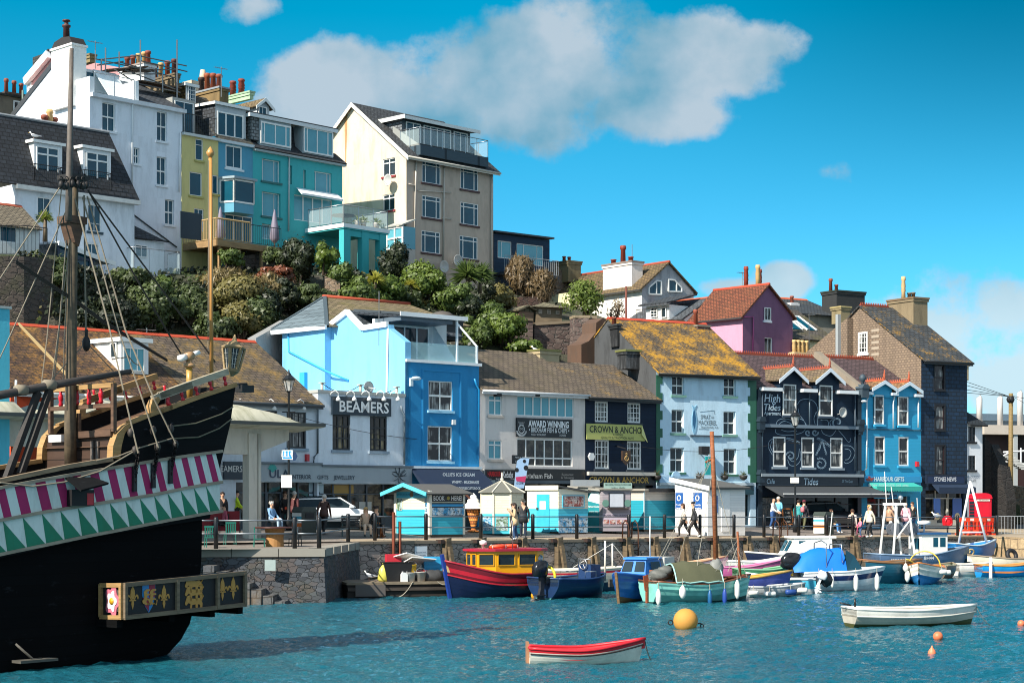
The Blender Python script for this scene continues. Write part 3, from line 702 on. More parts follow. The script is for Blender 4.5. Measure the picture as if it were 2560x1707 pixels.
LB=stucco('2f9fdc',.16);LBL=stucco('74b4da',.25)  # LBL: house blue made paler, sunlight put into the side wall's colour
mf=B.mb();facade(mf,B.holes[id(B.fr)],0,u1,B.zb,zt);mf.quad((u1,0,B.zb),(u1,11,B.zb),(u1,11,zt+1),(u1,0,zt));mf.quad((0,.02,zt),(u1,.02,zt),(u1,3,zt),(0,3,zt));B.part('wall',mf,stucco('1c84ba',.2))
g=MB(G);pl=[G.k('B5',*p)for p in((1085,330),(1080,298),(875,330),(750,196),(612,305))]
ztc=G.k('B5',1231,437)[1];ub=pl[-1][0]
g.prism([(0,B.zb),(0,ztc)]+[G.k('B5',1155,385)]+pl+[(ub,B.zb)],0,.35)
pb=[G.k('B5',*p,.4)for p in((575,318),(215,362))]
g.prism([(ub+.02,B.zb),(ub+.02,pb[0][1]),pb[1],(pb[1][0],B.zb)],-.4,.4)
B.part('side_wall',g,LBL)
m=MB(G)
for a,b in zip(pl[1:],pl[2:]):m.bar((a[0],-.05,a[1]+.02),(b[0],-.05,b[1]+.02),.16,.26)
B.part('bargeboard',m,paint('eef0f0',.4,.1))
m=MB(G);m.tube([(pl[0][0],-.06,pl[0][1]),(pl[0][0]-.1,-.06,G.k('B5',1075,850)[1]),(pl[0][0]+.2,-.06,G.k('B5',1085,872)[1])],.05);B.part('downpipe',m,paint(WHITE,.4))
m=MB(G);h=[G.k('B5',*p,.45)for p in((262,372),(266,520),(575,680),(700,752))];m.tube([(x,-.44 if i<3 else-.03,z)for i,(x,z)in enumerate(h)],.05);B.part('waste_pipe',m,LB)
m=MB(G);a=G.k('B5',388,690,.5);b=G.k('B5',388,850,.5);m.box(a[0]-.22,a[0]+.22,-.6,-.42,b[1]-1,a[1]);B.part('buttress',m,LB)
pk=pl[3];ev=pl[2]
def GW(u,w,z):return G.pt(u,w,z)
m=MB(G);ru=6.4
m.slab([(ev[0]+.1,.36,ev[1]-.1),(ev[0]+.1,ru,ev[1]-.1),(pk[0],ru-1.0,pk[1]+.05),(pk[0],.02,pk[1]+.05)],.07);m.slab([(pk[0],.02,pk[1]+.05),(pk[0],ru-1,pk[1]+.05),(ub-.5,ru,pl[4][1]-.3),(ub-.5,.02,pl[4][1]-.3)],.07)
o=B.part('slate_roof',m,tiles('3c444c','4a525a',(.2,.2,.2),0,.2,.3))
ap=G.k('B5',560,85,-3.2);lo=G.k('B5',110,360,.6);hi=G.k('B5',578,316,.5)
m=MB(G);m.slab([(lo[0],-.6,lo[1]),(hi[0],-.6,hi[1]),(ap[0],3.2,ap[1])],.08)
B.part('hip_slope',m,tiles('55636a','5f6d74',(.2,.2,.2),0,.55,3.2))
m=MB(G);zz=pk[1]+.05
m.slab([(hi[0]+.2,-.5,hi[1]-.05),(pk[0]+.7,7.5,zz-.4),(ap[0],9.0,ap[1]),(ap[0],3.2,ap[1])],.08);m.slab([(ap[0],3.2,ap[1]),(ap[0],9,ap[1]),(lo[0]-.5,9,lo[1]),(lo[0]-.5,-.6,lo[1])],.08)
o=B.part('tile_roof',m,tiles('6b5d44','85755a',(.3,.22,.04),.45,.28,.4,moss=.5))
m=MB(G);m.tube([(ap[0],3.1,ap[1]+.1),(ap[0],9.05,ap[1]+.1)],.12,6);m.build('ridge_tiles',flat('a8482e',.8),o)
m=MB(G);m.bar((lo[0],-.65,lo[1]-.05),(hi[0],-.55,hi[1]-.02),.12,.22);B.part('gutter',m,paint('dfe3e4'))
m=MB(G);m.bar((lo[0],-.6,lo[1]+.1),(ap[0],3.2,ap[1]+.12),.2,.06);m.bar((hi[0],-.5,hi[1]+.1),(ap[0],3.2,ap[1]+.12),.2,.06);B.part('hip_capping',m,flat('48555c'))
m=B.mb();m.box(.1,u1,2.6,2.8,zt,zt+2.25);B.part('terrace_wall',m,stucco('dfe3e2',.1))
winu(B,B.fr,.35,u1-1.2,zt+.1,zt+2.0,hole=False,off=-2.6,nx=4,ny=1,gl='dark',name='glazed_door',bw=.08,bars=.08)
m=B.mb();m.slab([(.1,.55,zt+2.3),(u1-.3,.55,zt+2.3),(u1-.3,4.4,zt+2.75),(.1,4.4,zt+2.75)],.12);o=B.part('terrace_roof',m,flat('3c444a'));MB(B.fr).box(.1,u1-.3,.5,.545,zt+2.24,zt+2.45).build('fascia',paint('e8eaea'),o)
m=B.mb();m.box(.3,u1-1.1,.75,2.6,zt+2.05,zt+2.25);B.part('blind_box',m,paint('586672'))
m=B.mb();m.quad((u1-.9,2.59,zt),(u1-.9,.6,zt),(u1-.9,.6,zt+.1),(u1-.9,2.59,zt+2.2));m.box(u1-1.0,u1-.3,.62,2.6,zt+.005,zt+.012);m.box(u1-.95,u1-.86,.6,.7,zt,zt+2.25);m.bar((u1-.9,.65,zt+2.1),(u1-.02,.15,zt+.95),.09);m.bar((u1-.02,.15,zt),(u1-.02,.15,zt+1.0),.09);B.part('terrace_frame',m,paint('eef0f0'))
m=B.mb();m.quad((.05,.1,zt+.1),(u1-.05,.1,zt+.1),(u1-.05,.1,zt+.95),(.05,.1,zt+.95));B.part('glass_balustrade',m,clear((.45,.75,.8),.45))
m=B.mb();m.box(.02,u1+.1,-.12,.3,zt-.05,zt+.09);B.part('terrace_coping',m,paint('eceeee'))
r_=B.fr.rect('B5',1500,270,1680,345,-3.6);stack(B,r_[0],r_[1],3.6,4.6,r_[2]-.5,r_[3],flat('2c2f31'),cap='22262a')
m=B.mb();m.lathe((r_[1]-.9,4.1,r_[3]+.06),[(.7,0),(.65,.25),(.4,.42),(.05,.5)],12);B.part('roof_cowl',m,flat('57504a'))
aerial(B,'B5',1005,470,25,.0,fr=G,arms=False)
m=B.mb();m.box(.25,.42,-.1,.01,B.z(1025,965),B.z(1025,945));a=B.fr.k('B5',1310,737,.5);m.ball((a[0],-.5,a[1]),.2,10,(1.5,.8,.5));m.tube([(.34,-.05,B.z(1025,948)),(a[0]-.2,-.4,a[1])],.03);B.part('wall_light',m,paint('cfe2ec'))
downpipe(B,'B5',[(1785,740),(1800,790),(1822,830),(1818,1400)],'1c84ba')
m=B.mb();a=B.fr.rect('B5',1605,1075,1632,1115,.1);m.box(a[0],a[1],-.12,0,a[2],a[3]);B.part('alarm_box',m,paint('e8ecea'))
o,r=awning(B,'B5',1243,1805,1472,1640,1.7,'14243c',.5)
for t,x0,y0,x1,y1 in(('OLLIE\'S ICE CREAM',1045,10,1412,45),('WHIPPY - MILKSHAKES',1150,98,1463,130),('FUDGE-BISCUITS-ROCK',1205,170,1483,200)):
 of=1.0 if y0<50 else(1.45 if y0<120 else 1.72)
 f2=Fr(B.fr.pt(0,0,0),B.fr.a);letters(B.fr,o,'C6',t,x0,y0,x1,y1,'e8ecee',of+(.06 if y0<150 else 0),.012)
m=B.mb();m.box(.02,u1,-.25,.0,r[3]+.005,r[3]+.12);B.part('awning_box',m,paint('d8e4ea'))
B=Bld('fish_restaurant','cream fish and chip restaurant with AWARD WINNING sign and wide bands of windows',ST[1199],R(40));u1=B.u(1463)-.01
ze=B.z(1328,976);L=8;zr=B.z(1330,886,-L/2)
for r in((244,580,372,775),(240,1018,370,1205)):win(B,'B6',*r,nx=2,ny=1,gl='blind_sky',vz=[.74],bars=.07,sill='b9b0a6')
win(B,'B6',520,595,1078,790,nx=7,ny=1,gl='blind_sky',bars=.07);win(B,'B6',520,1010,1062,1275,nx=6,ny=1,vz=[.3],gl='shop',bars=.07)
shop(B,.3,u1-.3,B.zb+.12,B.z(1330,1208),'20252a',n=5,gl='shop',door=2)
walls(B,u1,B.zb,ze,L,stucco('d8d0ca',.28),zr=zr)
roof(B,u1,ze,zr,L,tiles('5c5146','6e6152',(.33,.25,.05),.3,.24,.34,moss=.15),ov=.3,gut='d8dadb')
pkstack(B,'B6',745,140,935,300,-3.4,.9,stucco('a89878',.6),cap='6b6a3a')
o,r=board(B,'B6',520,808,1062,992,'10161c',.12)
letters(B.fr,o,'B6','AWARD WINNING',630,832,1026,893,'eceeee',.125,.02);letters(B.fr,o,'B6','• BRIXHAM FISH & CHIPS •',636,898,1030,945,'dfe1e1',.125,.005);letters(B.fr,o,'B6','90 SEAT RESTAURANT',658,955,803,975,'c8caca',.125);letters(B.fr,o,'B6','LICENSED',935,962,998,980,'c8caca',.125)
letters(B.fr,o,'B6','Travelers\'',532,838,592,855,'c8caca',.125);letters(B.fr,o,'B6','Choice',540,858,585,872,'c8caca',.125);letters(B.fr,o,'B6','Tripadvisor',535,950,595,966,'c8caca',.125)
m=B.mb();a=B.fr.k('B6',563,912,.13);m.torus((a[0],-.13,a[1]),.2,.03,18,4,RX90);m.torus((a[0]-.07,-.13,a[1]+.02),.05,.015,10,4,RX90);m.torus((a[0]+.07,-.13,a[1]+.02),.05,.015,10,4,RX90)
for i in range(12):t=R(200+140*i/11);m.quad((a[0]+cos(t)*.27,-.135,a[1]+sin(t)*.27),(a[0]+cos(t+.12)*.33,-.135,a[1]+sin(t+.12)*.33),(a[0]+cos(t)*.4,-.135,a[1]+sin(t)*.4),(a[0]+cos(t-.12)*.33,-.135,a[1]+sin(t-.12)*.33))
m.build('emblem',flat('c8caca'),o)
o,r=board(B,'B6',205,1310,540,1418,'16110f',.16,frame='9a9a98');letters(B.fr,o,'B6','HARBOUR',232,1326,360,1372,'b01c20',.165,.02);letters(B.fr,o,'B6','Kebabs',378,1325,480,1385,'d8d8d8',.165,.012,.2)
for t,x0,x1 in(('Gyros',232,268),('Burgers',312,358),('Wraps',455,500)):letters(B.fr,o,'B6',t,x0,1388,x1,1404,'c8c8c8',.165)
o,r=board(B,'B6',545,1310,1180,1428,'151413',.16,frame='2b2a28');letters(B.fr,o,'B6','Brixham Fish',592,1345,866,1392,'d8d4cc',.165);letters(B.fr,o,'B6','Restaurant',958,1344,1072,1366,'8f8d88',.165);letters(B.fr,o,'B6','& Takeaway',952,1374,1076,1396,'8f8d88',.165)
m=B.mb();m.box(.1,u1-.1,-1.1,.01,B.z(1330,1209)+.002,B.z(1330,1206)+.1);B.part('canopy',m,paint('3c4a54'))
o,r=board(B,'B6',483,1165,570,1250,'14161a',.7,.12,name='hanging_sign');letters(B.fr,o,'B6','FISH &',500,1180,556,1195,'d0d0d0',.71);letters(B.fr,o,'B6','CHIPS',500,1218,556,1236,'d0d0d0',.71)
for x in(335,710,1040):
 m=B.mb();a=B.fr.k('B6',x,575,.2);m.box(a[0]-.16,a[0]+.16,-.3,-.02,a[1]-.08,a[1]+.06);B.part('floodlight',m,flat(BLK))
B=Bld('pub','narrow black pub with yellow-green CROWN & ANCHOR banner and white sash windows',ST[1463],R(40));u1=B.u(1640)-.01
ze=B.z(1552,990);L=7;zr=B.z(1480,913,-L/2)
for r in((1283,640,1415,842),(1603,655,1733,850),(1283,1015,1425,1300),(1598,1030,1740,1308)):win(B,'B6',*r,nx=4,ny=4,gl='curtain',bars=.035,bw=.09,sill='2a333b')
shop(B,.3,u1-.2,B.zb+.12,B.z(1550,1210),'1b232b',n=4,gl='shop',door=1)
walls(B,u1,B.zb,ze,L,planks('11243a',.22,.03,.6,.2),zr=zr)
roof(B,u1,ze,zr,L,tiles('5a4f45','6a5e50',(.5,.27,.03),.6,.24,.34,moss=.1),ov=.4,gut='16181a')
m=B.mb();m.box(-.02,u1+.02,-.35,.01,ze-.32,ze-.14);B.part('eaves_cornice',m,flat('15181b'))
fr=B.fr;a=[fr.k('B6',*p,.15)for p in((1200,855),(1745,873),(1775,1015),(1770,1028),(1200,1010))]
m=B.mb();m.prism(a,-.16,-.13);o=B.part('banner',m,flat('b9bb6c',.7))
letters(fr,o,'B6','CROWN & ANCHO',1230,885,1740,948,'232c1e',.162,.012)
letters(fr,o,'B6','KEEPING',1460,955,1555,976,'38402c',.162);letters(fr,o,'B6','QUALITY & TRADITION ALIVE',1345,985,1664,1008,'38402c',.162)
m=B.mb();a=[fr.k('B6',*p,.22)for p in((1742,870),(1765,940),(1797,1040),(1740,965))];m.prism(a,-.24,-.22);m.build('torn_corner',flat('d8d890'),o)
o,r=board(B,'B6',1270,1362,1868,1458,'0f1418',.2);letters(fr,o,'B6','CROWN & ANCHOR',1228,1380,1812,1436,'c9a24a',.21,.014)
m=B.mb();a=fr.k('B6',1215,1345,.3);b=fr.k('B6',1868,1365,.3);m.box(a[0],b[0],-.4,-.21,b[1]-.02,b[1]+.17);B.part('awning_box',m,paint('c8c0b4'))
m=B.mb();a=fr.k('B6',1590,1180,.8);m.prism([(a[0]-.3,a[1]+.3),(a[0]+.3,a[1]+.35),(a[0]+.32,a[1]-.2),(a[0],a[1]-.45),(a[0]-.3,a[1]-.2)],-.82,-.74);o=B.part('hanging_sign',m,paint('4a3424'));m=B.mb();m.torus((a[0],-.83,a[1]+.14),.05,.015,10,4,RX90);m.box(a[0]-.02,a[0]+.02,-.835,-.825,a[1]-.2,a[1]+.1);m.torus((a[0],-.83,a[1]-.1),.13,.018,14,4,RX90);m.build('emblem',flat('d8b070'),o)
m=B.mb();m.bar((a[0],-.78,a[1]+.42),(a[0],.05,a[1]+.6),.05);B.part('sign_bracket',m,flat(BLK))
m=B.mb();a=fr.k('B6',1252,1180,.1);m.lathe((a[0],-.12,a[1]),[(.22,0),(.22,.1)],6,False,'y');B.part('alarm_box',m,paint('e4e6e4'))
B=Bld('pub','pale blue pub with fish painted on front, green quoins and orange lichen covered roof',ST[1640],R(30));u1=B.u(1890)-.01;fr=B.fr
ze=B.z(1766,931);L=9.6;zr=B.z(1700,810,-L/2);G=B.G
for r in((262,590,362,742),(685,603,783,750),(258,862,360,1052),(682,876,782,1065),(247,1172,360,1372),(683,1180,788,1388)):win(B,'C1',*r,nx=2,ny=2,gl='dark',rev=.22,sill='6f9a8a' if r[1]<1100 else '3b6a58',bars=.045)
shop(B,.4,u1-.4,B.zb+.12,B.z(1766,1222),'16323a',n=5,gl='shop',door=3)
tarw=stucco('4a4c4e',.6,(.02,.02,.02))
walls(B,u1,B.zb,ze,L,stucco('bcd8e8',.35),zr=zr,wl_=tarw)
LR=roof(B,u1,ze,zr,L,tiles('4c4338','5c5142',lich,1.05,.24,.34,moss=.1),ov=.35,ridge='b0432b',gut='191a18')
m=B.mb();n=12;h0=B.z(1766,1205);hh=(ze-.25-h0)/n
for i in range(n):
 wq=.42 if i%2 else .25;z0=h0+i*hh
 m.box(.0,wq,-.03,.0,z0,z0+hh);m.box(u1-wq-.15,u1+.02,-.03,.0,z0,z0+hh)
B.part('quoins',m,paint('285c48',.6))
m=B.mb();a=[fr.k('C1',*p,.0)for p in((440,835),(450,870),(462,930),(462,990),(452,1045),(440,1062),(430,1040),(422,985),(424,920),(434,865))];m.prism(a,-.03,.0)
t=[fr.k('C1',*p)for p in((422,822),(442,842),(462,824),(444,870),(438,870))];m.prism(t,-.032,.0);o=B.part('mackerel_emblem',m,flat('7fb0cc'))
m=B.mb();a=[fr.k('C1',*p)for p in((436,850),(446,880),(454,940),(448,1000),(440,1020),(430,980),(428,920))];m.prism(a,-.036,-.0);m.build('back_stripe',flat('2a5f86'),o)
sg=MB(fr)
for t_,x0,y0,x1,y1 in(('SPRAT',495,905,575,940),('AND',580,918,605,934),('MACKEREL',478,950,627,988),('TRADITIONAL PUB',495,998,638,1016)):
 r=fr.rect('C1',x0,y0,x1,y1);sg.text(t_,(r[0]+r[1])/2,(r[2]+r[3])/2,r[3]-r[2],r[1]-r[0],-.012)
for a,b in(((490,880),(605,868)),((605,868),(610,900)),((480,1020),(560,1022))):
 p,q_=fr.k('C1',*a),fr.k('C1',*b);sg.bar((p[0],-.008,p[1]),(q_[0],-.008,q_[1]),.012)
sg.build('lettering',flat('59666c'),B.root)
m=B.mb();a,b=fr.k('C1',415,1078,.1),fr.k('C1',670,1083,.1);m.box(a[0],b[0],-.12,.0,b[1],b[1]+.07);B.part('ledge',m,flat('3c4650'))
o,r=board(B,'C1',160,1405,440,1455,'9fc4e0',.3,name='sign_board');m=B.mb();a=fr.k('C1',298,1405,.3);m.lathe((a[0],-.3,a[1]),[(.28,0),(.28,.09)],16,False,'y');m.build('sign_crest',paint('9fc4e0'),o)
o,r=board(B,'C1',440,1475,930,1555,'173a44',.28);letters(fr,o,'C1','TRADITIONAL PUB',560,1488,870,1505,'b8ccd0',.285)
m=B.mb();r2=fr.rect('C1',160,1457,940,1478,.3);m.box(r2[0],r2[1],-.35,.0,r2[2],r2[3]);B.part('cornice',m,stucco('b8c6cc',.5))
o,r=board(B,'C1',535,1245,578,1395,'1f9a9a',.75,.06,name='hanging_sign')
m=B.mb();a=fr.k('C1',556,1240,.75);m.bar((a[0],-.72,a[1]+.05),(a[0],.02,a[1]+.15),.05);m.box(a[0]-.25,a[0]+.3,-.5,-.2,a[1]+.1,a[1]+.55);B.part('sign_bracket',m,flat(BLK))
for x in(140,490,690,845):
 m=B.mb();a=fr.k('C1',x,1395,.35);m.lathe((a[0],-.35,a[1]-.3),[(.05,0),(.2,.1),(.24,.28)],10);o=B.part('hanging_basket',m,flat('2a2622'));m=B.mb()
 for i in range(50):
  d=Vector((random.gauss(0,1),random.gauss(0,1),abs(random.gauss(0,1))*.8)).normalized()*random.uniform(.15,.35);m.tube([(a[0],-.35,a[1]),(a[0]+d.x,-.35+d.y,a[1]+d.z)],[.012,.004],3)
 m.build('plant',leaf('6a4a34','4a5a2c'),o)
stack(B,u1-1.0,u1-.2,L/2-.6,L/2+.5,zr-1.6,zr-.1,rubble('7a5040','5c4034',(.25,.22,.2),4,9),pots=((.3,.95,0,POT),),cap='7c7468')
r_=fr.rect('B6',1590,140,1668,320,-1.6);stack(B,r_[0],-.02,1.6,2.5,r_[2],r_[3],stucco('232527',.7,(.2,.21,.22)),cap='6e7040')
r_=fr.rect('6',1010,740,1062,900,-3.6);stack(B,r_[0],-.02,3.6,4.4,r_[2],r_[3],stucco('1c1d1f',.7,(.2,.21,.21)),pots=((.3,.4,0,POT),),cap='35383a')
Bc=Bld('chimney_wall','tall rust brown rendered wall end standing behind the black pub roof',fr.pt(-3.6,5.6,0).to_2d(),R(40),zb=2.2,cat='wall')
r=Bc.fr.rect('6',745,700,955,1040);m=MB(Bc.fr);pr=[Bc.fr.k('6',*p)for p in((745,1060),(745,885),(800,860),(850,800),(855,725),(905,690),(955,720),(955,1060))];m.prism(pr,0,1.2);Bc.part('wall',m,stucco('5a4334',.8,(.06,.045,.035)))
r=Bc.fr.rect('6',957,750,1060,1045);m=MB(Bc.fr);m.box(r[0],r[1],-.3,1.2,r[2],r[3]);Bc.part('buttress',m,stucco('62676a',.8,(.03,.03,.03)))
m=MB(Bc.fr);m.tube([(r[0]+.9,-.4,r[3]-2.0),(r[0]+.9,-.4,r[3]+2.3)],.07,6);Bc.part('vent_pipe',m,flat('6b3a2c'))
B=Bld('cafe','dark slate blue cafe with white octopus mural, two gabled dormers and grey awning',ST[1890],R(31));u1=B.u(2152)-.01;fr=B.fr
ze=B.z(2010,978);L=8;zr=B.z(1960,894,-L/2);TB='13273a';tw=planks(TB,.09,.06,.75,.12,.55)
for r in((1170,655,1278,908),(1465,663,1575,915)):win(B,'C1',*r,off=.12,nx=1,ny=2,gl='curtain',rev=.1,sill='39495a',bars=.05,bw=.08)
DW=list(B.holes[id(fr)])
for r in((1085,1082,1190,1328),(1317,1088,1422,1333),(1553,1092,1655,1338)):win(B,'C1',*r,nx=1,ny=2,gl='curtain',rev=.1,sill='7a8894',bars=.05,bw=.09)
shop(B,.45,u1-.3,B.zb+.12,B.z(2010,1240),'16202a',n=5,gl='dark',door=0)
walls(B,u1,B.zb,ze,L,tw,zr=zr)
PR=tiles('4a3a3c','5c4a4c',(.3,.22,.15),.1,.2,.32)
roof(B,u1,ze,zr,L,PR,ov=-.02,gut=None);cresting(B,0,u1,L/2,zr+.05)
for x0,x1,y in((998,1155,693),(1325,1442,705),(1622,1775,718)):m=B.mb();a,b=fr.k('C1',x0,y,.3),fr.k('C1',x1,y,.3);m.box(a[0],b[0],-.42,.0,a[1]-.09,a[1]+.1);B.part('gutter',m,paint('dfe4e6',.4))
for cx,yt,xl,xr,yl in((1250,510,1143,1325,610),(1540,522,1440,1625,622)):
 gdormer(B,'C1',cx,yt,xl,xr,yl,tw,tiles('6a5a48','7c6a52',(.5,.28,.06),.5,.2,.3,moss=.3),3.2,.14,barge='d4dde6',ridge='a0503a',ze_y=700,holes=[(a,b,c,d,.16)for a,b,c,d,_ in DW],finial=True)
m=B.mb();a=fr.k('C1',1010,1000,.1);b=fr.k('C1',1785,1018,.1);m.box(.1,u1-.1,-.25,.01,b[1]-.05,b[1]+.13);o=B.part('string_course',m,paint('6e7d8a'))
for uu in(-.02,u1-.42):
 for y in(970,1395):z=B.z(2010,760+y/3.267);m=B.mb();m.box(uu+.05,uu+.45,-.3,.0,z-.45,z);m.prism([(uu,z),(uu+.5,z),(uu+.4,z+.28),(uu+.1,z+.28)],-.36,.0);m.box(uu+.1,uu+.4,-.24,.0,z-.62,z-.45);B.part('corbel',m,paint('1e2e3a'))
 m=B.mb();m.box(uu+.1,uu+.4,-.1,.0,B.zb,ze);B.part('pilaster',m,paint('1d2b37'))
for x in(1757,1000):downpipe(B,'C1',[(x,720),(x,1360)],'3c4c5a',.12,.04)
downpipe(B,'C1',[(1385,730),(1385,990)],'54646f',.12,.04);dish(B,'C1',1657,885,.45,.3)
sg=MB(fr)
def mur(k,pts,r=.028):
 p=[fr.k(k,*a)for a in pts];out=[]
 for i in range(len(p)-1):
  p0,p1,p2,p3=p[max(i-1,0)],p[i],p[i+1],p[min(i+2,len(p)-1)]
  for j in range(4):
   t=j/4;out.append(tuple(.5*(2*p1[c]+(p2[c]-p0[c])*t+(2*p0[c]-5*p1[c]+4*p2[c]-p3[c])*t*t+(3*p1[c]-p0[c]-3*p2[c]+p3[c])*t**3)for c in(0,1)))
 out.append(p[-1])
 for a,b in zip(out,out[1:]):
  d=Vector((b[0]-a[0],b[1]-a[1]));
  if d.length<1e-5:continue
  d=d.normalized()*r*.5;sg.quad((a[0]-d.y,-.012,a[1]+d.x),(b[0]-d.y,-.012,b[1]+d.x),(b[0]+d.y,-.012,b[1]-d.x),(a[0]+d.y,-.012,a[1]-d.x))
def spiral(cx,cy,r0,turns,a0,k='C1',rr=.03,dirn=1,n=22):
 mur(k,[(cx+r0*(1-.8*i/n)*cos(a0+dirn*turns*6.28*i/n),cy+r0*(1-.8*i/n)*sin(a0+dirn*turns*6.28*i/n))for i in range(n+1)],rr)
 for i in range(0,n-4,1):
  t=a0+dirn*turns*6.28*i/n;R_=r0*(1.12-.8*i/n);x,y=cx+R_*cos(t),cy+R_*sin(t);mur(k,[(x+5*cos(s),y+5*sin(s))for s in(0,1.57,3.14,4.71,6.28)],.02)
mur('C1',[(1285,820),(1310,785),(1370,775),(1425,800),(1450,860),(1450,990)]);mur('C1',[(1290,850),(1300,900),(1330,940),(1360,990)]);mur('C1',[(1440,880),(1420,930),(1430,985)])
mur('C1',[(1110,985),(1125,950),(1170,935),(1230,945),(1250,965),(1235,980),(1215,965)]);mur('C1',[(1130,985),(1180,955),(1260,990)])
mur('C1',[(1250,945),(1300,935),(1340,955),(1350,990)]);mur('C1',[(1475,945),(1530,950),(1540,1000)]);mur('C1',[(1560,1000),(1550,960),(1580,935)])
spiral(1612,965,38,1.0,2.2)
mur('C1',[(1110,1020),(1105,1045),(1140,1065),(1230,1070),(1320,1050),(1350,1020)]);mur('C1',[(1150,1025),(1200,1040),(1280,1035)]);mur('C1',[(1480,1025),(1500,1060),(1560,1075),(1600,1030)]);mur('C1',[(1620,1030),(1660,1075),(1700,1125),(1720,1110),(1715,1095)])
spiral(1428,1048,24,1.1,0);spiral(1370,1050,20,1.1,1)
mur('C1',[(1090,1095),(1055,1120),(1048,1170),(1080,1230)]);mur('C1',[(1075,1120),(1065,1165),(1085,1210)])
spiral(1228,1240,34,1.2,3.4);mur('C1',[(1205,1270),(1225,1315),(1275,1315),(1310,1270),(1312,1200)]);mur('C1',[(1215,1260),(1250,1285),(1290,1250),(1300,1180)])
spiral(1475,1305,46,1.3,4.2);mur('C1',[(1660,1155),(1720,1160),(1752,1205),(1735,1270),(1690,1300),(1665,1290)]);mur('C1',[(1670,1180),(1710,1190),(1722,1225),(1700,1265),(1675,1270)])
for pts in([(1200,1090),(1240,1100),(1300,1125)],[(1440,1220),(1470,1180),(1480,1120)],[(1520,1215),(1505,1170),(1490,1110)],[(1450,1090),(1500,1110),(1545,1150)]):
 mur('C1',pts)
 for i in range(7):
  t=i/6;x=pts[0][0]+(pts[-1][0]-pts[0][0])*t;y=pts[0][1]+(pts[-1][1]-pts[0][1])*t+8;mur('C1',[(x+7*cos(s),y+7*sin(s))for s in(0,1.57,3.14,4.71,6.28)],.02)
sg.build('octopus_mural',flat('8fa8ba'),B.root)
for t,x0,y0,x1,y1 in(('High',1015,735,1145,800),('Tides',1012,815,1148,868),('Apartment',1012,876,1150,905)):letters(fr,B.root,'C1',t,x0,y0,x1,y1,'c4d8e4',.01,0,.15)
o,r=board(B,'C1',1005,1410,1785,1482,'1b2834',.25,.2,name='fascia')
letters(fr,o,'C1','Cafe',1035,1425,1100,1465,'b4c8d4',.26,0,.15);letters(fr,o,'C1','Tides',1338,1420,1455,1475,'c4d8e4',.26,0,.15);letters(fr,o,'C1','25 The Quay',1648,1435,1738,1455,'9cb0bc',.26,0,.15)
m=B.mb();a=fr.k('C1',1010,1395,.2);m.box(.1,u1-.1,-.4,.01,r[3]+.005,r[3]+.17);m.build('cornice',paint('8a959c'),o)
o,r=awning(B,'C1',1000,1850,1487,1548,1.9,'3c4044',.22,rod='d4d4d0')
B=Bld('gift_shop','bright blue gift shop with two small gabled dormers and HARBOUR GIFTS sign',ST[2152],R(31));u1=B.u(2303)-.01;fr=B.fr
ze=B.z(2225,985);L=8;zr=B.z(2110,899,-L/2);HB='35a2cc'
for r in((740,1003,818,1243),(935,1015,1017,1252)):win(B,'C2',*r,off=.12,nx=1,ny=2,gl='curtain',rev=.1,sill=HB,bars=.05,bw=.08)
DW=list(B.holes[id(fr)])
for r in((740,1340,826,1575),(935,1345,1018,1582)):win(B,'C2',*r,nx=1,ny=2,gl='curtain',rev=.1,sill=HB,bars=.05,bw=.08)
shop(B,.5,u1-.9,B.zb+.12,B.z(2225,1240),'cfd8da',n=3,gl='shop',door=2)
hw=planks(HB,.09,.05,.8,.08,.5);walls(B,u1,B.zb,ze,L,hw,zr=zr)
roof(B,u1-.1,ze,zr,L,PR,ov=-.02,gut=None);cresting(B,0,u1-.2,L/2,zr+.05)
for cx,yt,xl,xr,yl in((800,882,722,880,948),(995,893,920,1085,962)):gdormer(B,'C2',cx,yt,xl,xr,yl,hw,tiles('7a5a40','8c6a48',(.6,.28,.06),.8,.2,.3),2.6,.14,barge='cfdde6',ridge='b0583a',ze_y=1020,holes=[(a,b,c,d,.16)for a,b,c,d,_ in DW],finial=True)
for x0,x1,y in((650,722,990),(880,930,998),(1070,1130,1010)):m=B.mb();a,b=fr.k('C2',x0,y,.3),fr.k('C2',x1,y,.3);m.box(a[0],b[0],-.4,.0,a[1]-.06,a[1]+.1);B.part('gutter',m,paint('d8e2e8',.4))
for pts in([(690,1000),(676,1060),(678,1290),(675,1600),(655,1625)],[(905,1010),(893,1060),(893,1275)],[(1115,1020),(1098,1060),(1096,1270)]):downpipe(B,'C2',pts,'d8e2e8',.12,.045)
m=B.mb();a=fr.k('C2',660,1272);m.box(.1,u1,-.08,.0,a[1]-.1,a[1]-.02);B.part('string_course',m,flat('3c6a80'))
m=B.mb();a=fr.k('C2',655,1055,.5);m.ball((a[0],-.5,a[1]),.15,8,(1.6,.8,.5));m.tube([(.1,0,a[1]-.1),(a[0],-.45,a[1])],.03);B.part('wall_light',m,paint('e0e6e8'))
o,r=board(B,'C3',440,305,1065,370,'2f8fc0',.12);letters(fr,o,'C3','HARBOUR GIFTS',548,313,873,358,'dfe8ec',.13,.02)
m=B.mb();a=fr.k('C3',497,335,.13);m.prism([(a[0]-.3,a[1]+.02),(a[0]+.35,a[1]+.08),(a[0]+.2,a[1]-.12),(a[0]-.2,a[1]-.12)],-.14,-.12);m.prism([(a[0]-.1,a[1]+.05),(a[0]+.05,a[1]+.05),(a[0]+.05,a[1]+.16),(a[0]-.1,a[1]+.16)],-.14,-.12);m.build('boat_emblem',flat('9a4038'),o)
